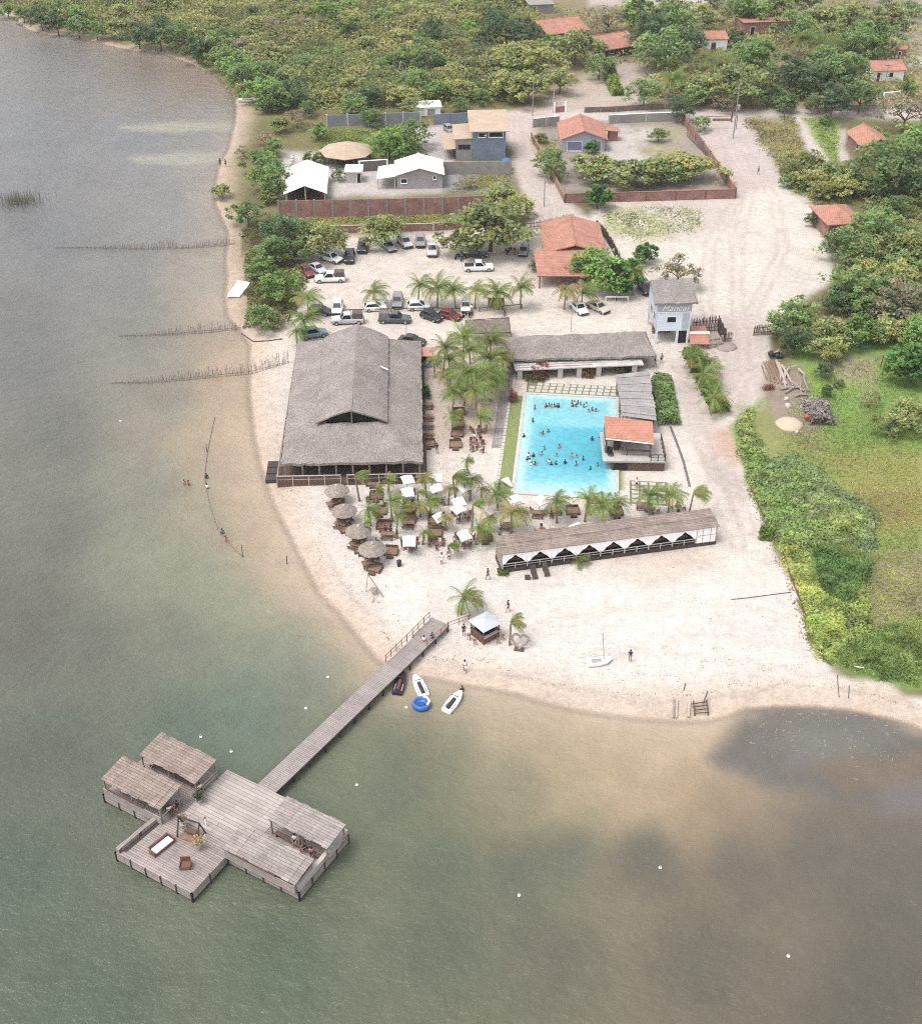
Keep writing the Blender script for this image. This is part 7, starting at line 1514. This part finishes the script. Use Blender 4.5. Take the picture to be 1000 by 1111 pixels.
# beach swing, small sailboat, wooden rack
t = thing('beach_swing', 'thin grey pole swing frame on the sand by the shallow water', 'swing', G(405,650)); a, b = G(397,642)-t.location, G(416,648)-t.location; c = G(404,654)-t.location; top = P(399,623,2.3)-t.location; top2 = P(414,646,.3)-t.location
mb = MB(); mb.beam(a, top, .09); mb.beam(top, b+Vector((0,0,.05)), .09); mb.beam(c, top.lerp(b,.55), .08); mb.build('frame', WOODGR, t); mb = MB(); m_ = top.lerp(b,.42); mb.lathe([(.42,.5),(.5,.62),(.42,.7)], 12, (m_.x-.1,m_.y-.15,0)); mb.build('seat', WOODGR, t); mb = MB(); mb.beam((m_.x-.1,m_.y-.15,.7), m_, .03); mb.build('rope', WOODPALE, t)
o = G(648,720); t = thing('small_sailboat', 'small white sailing dinghy with bare mast pulled up on the sand', 'sailboat', o, math.radians(14))
mb = MB(); mb.loft([[(-1.2,-.42,.12),(-1.2,.42,.12),(-1.2,.5,.42),(-1.2,-.5,.42)],[(0,-.55,.05),(0,.55,.05),(0,.68,.42),(0,-.68,.42)],[(1.0,-.42,.08),(1.0,.42,.08),(1.0,.55,.45),(1.0,-.55,.45)],[(1.7,-.04,.3),(1.7,.04,.3),(1.7,.06,.5),(1.7,-.06,.5)]]); mb.build('hull', WHITE, t); mb = MB(); mb.box(-.7,-.3,.43,.4,.3,.46); mb.build('cockpit', GREYP, t)
mb = MB(); mb.tube([(.75,0,.4),(.35,.1,4.3)], [.05,.035], 8); mb.build('mast', METAL, t); mb = MB(); mb.tube([(.7,0,1.0),(-2.3,.45,.9)], .04, 8); mb.build('boom', METAL, t); mb = MB(); mb.tube([(.4,.05,.95),(-1.2,.3,.87),(-2.0,.42,.86)], [.05,.1,.06], 7); mb.build('furled_sail', CLOTHW, t)
o = G(750,772); t = thing('wooden_rack', 'broken wooden boat rack at the water edge', 'rack', o, math.radians(4))
mb = MB()
for k in range(4): mb.beam((.15,-.55+k*.42,.25+.05*k),(1.75,-.45+k*.42,.2+.1*k),.09)
mb.beam((.2,-.7,0),(.35,.9,.65),.12); mb.beam((1.6,-.7,0),(1.75,.9,.7),.12); mb.beam((1.3,.6,.4),(2.0,1.7,1.2),.12); mb.build('slatted_frame', WOODDK, t)
for i, (x, w_) in enumerate(((-.35,.26),(-1.6,.16),(-1.9,.12))): mb = MB(); mb.beam((x-.2,-.9,.12),(x+.35,1.2+.3*i,.42),w_,.14); mb.build('plank', WOODPALE if i < 2 else WOODGR, t)
mb = MB(); mb.beam((-.35,2.6,.1),(.2,4.0,.25),.1); mb.build('loose_branch', WOODDK, t)
# jet skis and float
def jetski(cx, cy, rz, hull, seatm, label):
    p = P(cx, cy, .1); t = thing('jet_ski', label, 'jet ski', (p.x,p.y,ZW-.08), math.radians(rz), 'jet skis moored by the beach')
    mb = MB(); mb.loft([[(-1.6,-.5,.05),(-1.6,.5,.05),(-1.6,.58,.42),(-1.6,-.58,.42)],[(-.4,-.56,0),(-.4,.56,0),(-.4,.64,.5),(-.4,-.64,.5)],[(.7,-.45,.05),(.7,.45,.05),(.7,.55,.62),(.7,-.55,.62)],[(1.45,-.18,.3),(1.45,.18,.3),(1.45,.25,.66),(1.45,-.25,.66)],[(1.68,-.05,.5),(1.68,.05,.5),(1.68,.06,.66),(1.68,-.06,.66)]]); mb.build('hull', hull, t)
    mb = MB(); mb.loft([[(-1.3,-.2,.42),(-1.3,.2,.42),(-1.3,.16,.78),(-1.3,-.16,.78)],[(.2,-.2,.5),(.2,.2,.5),(.2,.15,.8),(.2,-.15,.8)]]); mb.build('seat', seatm, t); mb = MB(); mb.loft([[(.2,-.24,.55),(.2,.24,.55),(.2,.12,1.0),(.2,-.12,1.0)],[(1.1,-.3,.6),(1.1,.3,.6),(1.1,.2,.74),(1.1,-.2,.74)]]); mb.build('console', hull, t)
    mb = MB(); mb.tube([(.28,-.42,1.02),(.36,0,1.0),(.28,.42,1.02)], .035, 6); mb.build('handlebar', BLACKP, t)
    for s in (-1,1): mb = MB(); mb.cbox((-.6,s*.40,.5),1.3,.10,.03); mb.build('footwell', GREYP, t)
    return t
jetski(434,741,80,M('dark_maroon_gel', (.03,.018,.02), .35, .08, 1), M('seat_plum', (.10,.04,.04), .6, .1, 2), 'dark maroon jet ski nearest the pier'); jetski(455,744,110,WHITE,BLACKP,'white jet ski beside the blue float'); jetski(492,761,60,M('cream_gel', (.74,.72,.66), .35, .04, 1),BLACKP,'cream jet ski nosed onto the beach, nearest the kiosk')
p = P(457,763,.2); t = thing('pedal_float', 'round bright blue moulded float boat behind the white jet ski', 'float boat', (p.x,p.y,ZW)); FB = M('float_blue', K(52,116,208), .35, .06, 1)
mb = MB(); mb.lathe([(.75,0),(.95,.12),(1.0,.4),(.9,.62),(.72,.66),(.66,.4),(.6,.3)], 24); mb.build('hull', FB, t, smooth=True); mb = MB(); mb.tube([(.2,.82,.68),(.62,.55,.70),(.86,0,.70),(.62,-.5,.68)], .12, 8); mb.build('white_rim', WHITE, t); mb = MB(); mb.box(-.35,-.45,.3,.35,.1,.5); mb.build('seat', M('deep_blue', K(30,70,150), .5, .1, 1), t)
# buoys, raft, rowing boat, float line
by = thing('mooring_buoy', 'x', 'buoy'); mb = MB(); mb.ball((0,0,.05), .17, .15, 12, 6); mb.build('float', WHITE, by, smooth=True); mb = MB(); mb.lathe([(.06,.2),(.06,.34)], 8); mb.build('eyelet', METAL, by); by = Proto(by)
for cx, cy, l in [(218,800,'white buoy just off the open sided pavilion corner'),(251,816,'white buoy between the pavilion and the pier'),(356,735,'white buoy over green water nearest the beach, pier side'),(332,769,'white buoy half way along the pier'),(441,768,'white buoy next to the blue float'),(563,972,'white buoy alone in deep green water'),(716,942,'white buoy on the brown water'),(855,1038,'white buoy furthest out on the brown water'),(131,457,'tiny white buoy off the nearest stick weir'),(387,852,'pale buoy off the pier platform joint'),(376,905,'pale buoy off the platform rail end')]:
    p = P(cx, cy, ZW); by.put((p.x,p.y,ZW), 0, l, 'white mooring buoys', .95 if cx < 390 and cy > 840 else 1.0)
q4 = [P(246,321,.25),P(260,321,.25),P(272,306,.25),P(258,304,.25)]; c = sum(q4, Vector())/4
t = thing('raft', 'flat white raft lying at the shore below the bushes', 'raft', (c.x,c.y,0)); mb = MB(); mb.slab([p-Vector((c.x,c.y,0)) for p in q4], .22); mb.build('deck', WHITE, t); mb = MB(); mb.slab([(p-Vector((c.x,c.y,0)))*.9-Vector((0,0,.2)) for p in q4], .5); mb.build('float', CONCDK, t)
p = G(270,110); t = thing('rowing_boat', 'small white rowing boat beached under the far trees', 'boat', p+Vector((0,0,.05)), math.radians(-4)); ring = lambda x, w_, z0: [(x,-w_*.5,z0),(x,w_*.5,z0),(x,w_,z0+.55),(x,-w_,z0+.55)]
mb = MB(); mb.loft([ring(-2.6,.5,.05),ring(-1,.8,0),ring(1,.8,0),ring(2.8,.08,.25)]); mb.build('hull', WHITE, t); mb = MB(); mb.box(-2.2,-.55,.552,1.4,.55,.57); mb.build('inside', WOODDK, t)
t = thing('float_line', 'rope line of small floats curving through the shallows off the hall', 'float line', P(226,520,ZW)); o = t.location.copy(); pts = [P(x, y, ZW+.05)-o for x, y in [(233,452),(229,470),(225,490),(222.5,510),(223,528),(228,550),(234,568),(241,580),(252,593),(264,604)]]
mb = MB(); mb.tube(pts, .05, 6); mb.build('rope', M('rope', (.17,.135,.11), .9, .2, 3), t); mb = MB()
for p_, q_ in zip(pts, pts[1:]):
    for k in range(4): mb.ball(tuple(p_.lerp(q_, k/4+.1)), .09, .07, 8, 4)
mb.build('floats', M('float_ochre', (.24,.19,.11), .6, .2, 2), t)
for cx, cy, h, l in [(263,604,1.8,'stake at the near end of the float line'),(311,612,1.3,'single stake standing in the shallows'),(224,490,1.2,'stake half way up the float line')]:
    p = P(cx, cy, ZW); t = thing('mooring_stake', l, 'stake', (p.x,p.y,ZW)); mb = MB(); mb.tube([(0,0,-.8),(.08,0,h)], [.07,.05], 7); mb.build('stake', WOODDK, t)
p = P(21,220,ZW); rng = np.random.default_rng(3); N_ = 420; base = np.stack([rng.normal(0,2.3,N_), rng.normal(0,1.6,N_), np.full(N_,-.3)], 1); hh = rng.uniform(.8,2.6,N_); Q = []
for b_, h in zip(base, hh):
    d = rng.normal(0,.18,2); tip = b_+np.array([d[0]*h,d[1]*h,h]); sd2 = np.array([.035,0,0]); Q += [b_-sd2,b_+sd2,tip+sd2*.3,tip-sd2*.3]
o = bpy.data.objects.new('reed_clump', quads('reed_clump', np.array(Q), np.array([.095,.088,.07])*rng.uniform(.6,1.2,(N_,1)))); COL.objects.link(o); o.location = (p.x,p.y,ZW); tag(o, 'clump of thin dark reeds standing alone in the open lake', 'reeds')
# water weed flecks at the weedy cove
rng = np.random.default_rng(8); pts = [(rng.uniform(775,985), rng.uniform(768,850)) for _ in range(900)]; Q = []; CC = []
cove = np.array([(800,775),(850,764),(900,766),(950,776),(1000,795),(1000,840),(900,850),(800,815),(785,800)], float)
for x, y in pts:
    if sdf(np.array([x]),np.array([y]),cove)[0] < rng.uniform(0,6) or rng.random() > .9-.8*min(1,max(0,(y-770)/70)): continue
    p = np.array(P(x,y,ZW+.02)); a = rng.uniform(0,3.14); d = np.array([math.cos(a),math.sin(a),0])*rng.uniform(.06,.2); n_ = np.array([-d[1],d[0],0])*.2; Q += [p-d-n_,p+d-n_,p+d+n_,p-d+n_]; CC.append(np.array([.24,.22,.15])*rng.uniform(.4,1.1))
o = bpy.data.objects.new('water_weeds', quads('water_weeds', np.array(Q), np.array(CC))); COL.objects.link(o); tag(o, 'floating weed flecks on the dark cove water', 'water weeds', None, 'stuff')
# ------------------------------------------------------------------ lumber lot
def beams(name, label, cat, rows, mat, part='log'):
    o = G(*rows[0][:2]); r = thing(name, label, cat, o)
    for x0, y0, z0, x1, y1, z1, w_ in rows:
        a, b = P(x0,y0,z0)-o, P(x1,y1,z1)-o; m_ = a.lerp(b,.5)+Vector((RND.uniform(-.3,.3),RND.uniform(-.3,.3),.1)); mb = MB(); mb.tube([a,m_,b], [w_, w_*.9, w_*.7], 7); mb.build(part, mat, r)
    return r
beams('log_stack', 'white stripped tree trunks leaning in a heap on the lumber lot', 'log pile', [(842,391,.5,853,417,.1,.2),(845,394,.4,852,420,.1,.17),(848,396,.6,860,418,.2,.18),(851,398,.3,849,416,.1,.14),(844,396,.2,847,412,.2,.13),(856,398,.5,851,412,.2,.14),(858,398,.5,864,396,.7,.12),(866,400,.6,874,409,.2,.16)], WOODPALE)
beams('log_stack', 'grey driftwood trunks lying across the lumber lot', 'log pile', [(846,422,.2,868,420,.3,.2),(858,414,.4,872,424,.2,.2),(862,430,.2,876,428,.3,.2),(872,404,.4,877,424,.2,.18),(852,426,.2,866,416,.5,.16),(868,415,.3,869,427,.2,.15)], WOODGR)
beams('board_stack', 'brown boards laid side by side on the lumber lot sand', 'boards', [(828,392,.1,836,414,.1,.12),(831,392,.1,840,415,.1,.12),(834,391,.12,844,416,.1,.12),(837,391,.14,848,417,.1,.12),(840,392,.14,846,414,.12,.1),(826,396,.1,832,412,.1,.1)], WOODBR, 'board')
hedge('brush_heap', 'heap of grey cut branches beside the orange bricks', [(880,438),(888,450),(892,462)], 3.6, 1.5, 90, (.19,.165,.15), .5, 'branch heap', 14)
t = thing('brick_stack', 'stack of orange bricks beside the grey branch heap', 'brick stack', G(877,455)); mb = MB()
for k in range(5):
    for i in range(4): mb.cbox((RND.uniform(-.8,.8),RND.uniform(-.6,.6),.12+k*.17),.5,.26,.16,RND.uniform(0,3))
mb.cbox((0,0,.4),1.1,.9,.8,.4); mb.build('bricks', M('orange_brick', K(204,120,80), .85, .25, 3), t)
t = thing('sand_mound', 'pale sand heap on the lot beside the bricks', 'sand heap', G(856,460)); mb = MB(); mb.lathe([(2.1,-.1),(1.85,.15),(1.3,.45),(.6,.62),(.1,.68)], 22, (0,0,0), 0, .07, random.Random(2)); mb.build('heap', M('pale_sand', K(236,208,176), .95, .08, 2, .3), t, smooth=True)
t = thing('sand_mound', 'grey gravel heap on the sand beside the tower stick fence', 'gravel heap', G(787,376)); mb = MB(); mb.lathe([(1.9,-.1),(1.5,.2),(.8,.45),(.1,.55)], 20, (0,0,0), 0, .07, random.Random(5)); mb.build('heap', M('grey_gravel', K(176,158,150), .95, .12, 3, .4), t, smooth=True)
t = thing('rubbish_bags', 'black rubbish bags and scrap at the head of the lumber lot', 'rubbish heap', G(840,386)); mb = MB()
for k in range(6): mb.ball((RND.uniform(-1,1),RND.uniform(-.8,.8),.3+RND.uniform(0,.4)), RND.uniform(.35,.55), .4, 9, 5)
mb.build('bags', BLACKP, t, smooth=True); mb = MB(); [mb.beam((RND.uniform(-1,1),0,.5),(RND.uniform(-1,1),RND.uniform(-1,1),1.2),.12) for _ in range(5)]; mb.build('scrap', OFFW, t)
hedge('brush_heap', 'small heap of reddish brush at the edge of the boards', [(832,420),(834,424)], 1.6, .7, 120, (.22,.09,.06), .3, 'branch heap', 15)
for cx, cy, s_, l in [(853,434,.38,'pale boulder nearest the log stack'),(854,441,.5,'larger pale boulder above the sand heap'),(870,442,.36,'white stone block beside the brick stack'),(902,457,.42,'flat white stone past the branch heap'),(864,470,.36,'flat pale stone below the sand heap')]:
    t = thing('boulder', l, 'stone', G(cx,cy)); mb = MB(); rg2 = random.Random(int(cx)); mb.lathe([(s_*.8,-.1),(s_,.12),(s_*.8,.4),(s_*.3,.52)], 9, (0,0,0), 0, .2, rg2); mb.build('stone', OFFW, t)
t = thing('stick_shelter', 'rough stick shelter frame on the lot lawn edge', 'shelter', G(965,404)); mb = MB()
for x, y in ((-1.4,-.8),(1.2,-1),(1.4,1),(-1.2,1.1),(.4,-.9)): mb.beam((x,y,-.1),(x+.1,y,2.4),.12)
mb.build('post', WOODDK, t); mb = MB(); [mb.beam((-1.7,y,2.4),(1.7,y+.2,2.5),.1) for y in (-.9,.0,1.0)]; [mb.beam((x,-1.1,2.52),(x,1.2,2.55),.08) for x in (-1,0,1)]; mb.build('roof_sticks', WOODGR, t)
# branches washed along the sand, bank roots
def twig(label, px, r_, mat=WOODDK):
    pts = [G(*p)+Vector((0,0,.08)) for p in px]; o = pts[0].copy(); t = thing('washed_branch', label, 'branch', o); mb = MB(); mb.tube([p-o for p in pts], r_, 6); mb.build('branch', mat, t)
twig('long thin branch lying across the sand below the cabanas', [(793,651),(812,649),(834,646),(858,643)], .04); twig('forked twig line at the sand spit', [(908,733),(909,748),(910,757)], .04); twig('second twig line at the sand spit nearer the reeds', [(921,744),(920,758)], .04); twig('thin branch along the shallows left of the tower garden', [(262,362),(275,371),(292,370),(306,368)], .1); twig('dark root line at the foot of the bank near the cabana', [(814,528),(826,556),(834,578)], .13); twig('dark root line at the foot of the bank in mid slope', [(848,596),(858,626),(868,652)], .13); twig('dark root line at the foot of the bank near the spit', [(870,656),(882,690),(894,716)], .13); twig('white plank on the reeds by the sand spit', [(926,724),(937,725)], .05, WHITE)

# ------------------------------------------------------------------ haze volume added to lift the dark tones towards the far shore
HAZE = 0.00011
hm = bpy.data.materials.new('haze'); hm.use_nodes = True; hn = hm.node_tree; hn.nodes.clear(); ho = hn.nodes.new('ShaderNodeOutputMaterial'); hv = hn.nodes.new('ShaderNodeVolumePrincipled')
hv.inputs['Color'].default_value = (.9,.93,.96,1); hv.inputs['Density'].default_value = HAZE; hv.inputs['Anisotropy'].default_value = .0; hn.links.new(hv.outputs[0], ho.inputs['Volume'])
mb = MB(); mb.box(-1500,-300,-4,1500,3000,100); hz_ = mb.build('haze', hm); tag(hz_, kind='stuff')
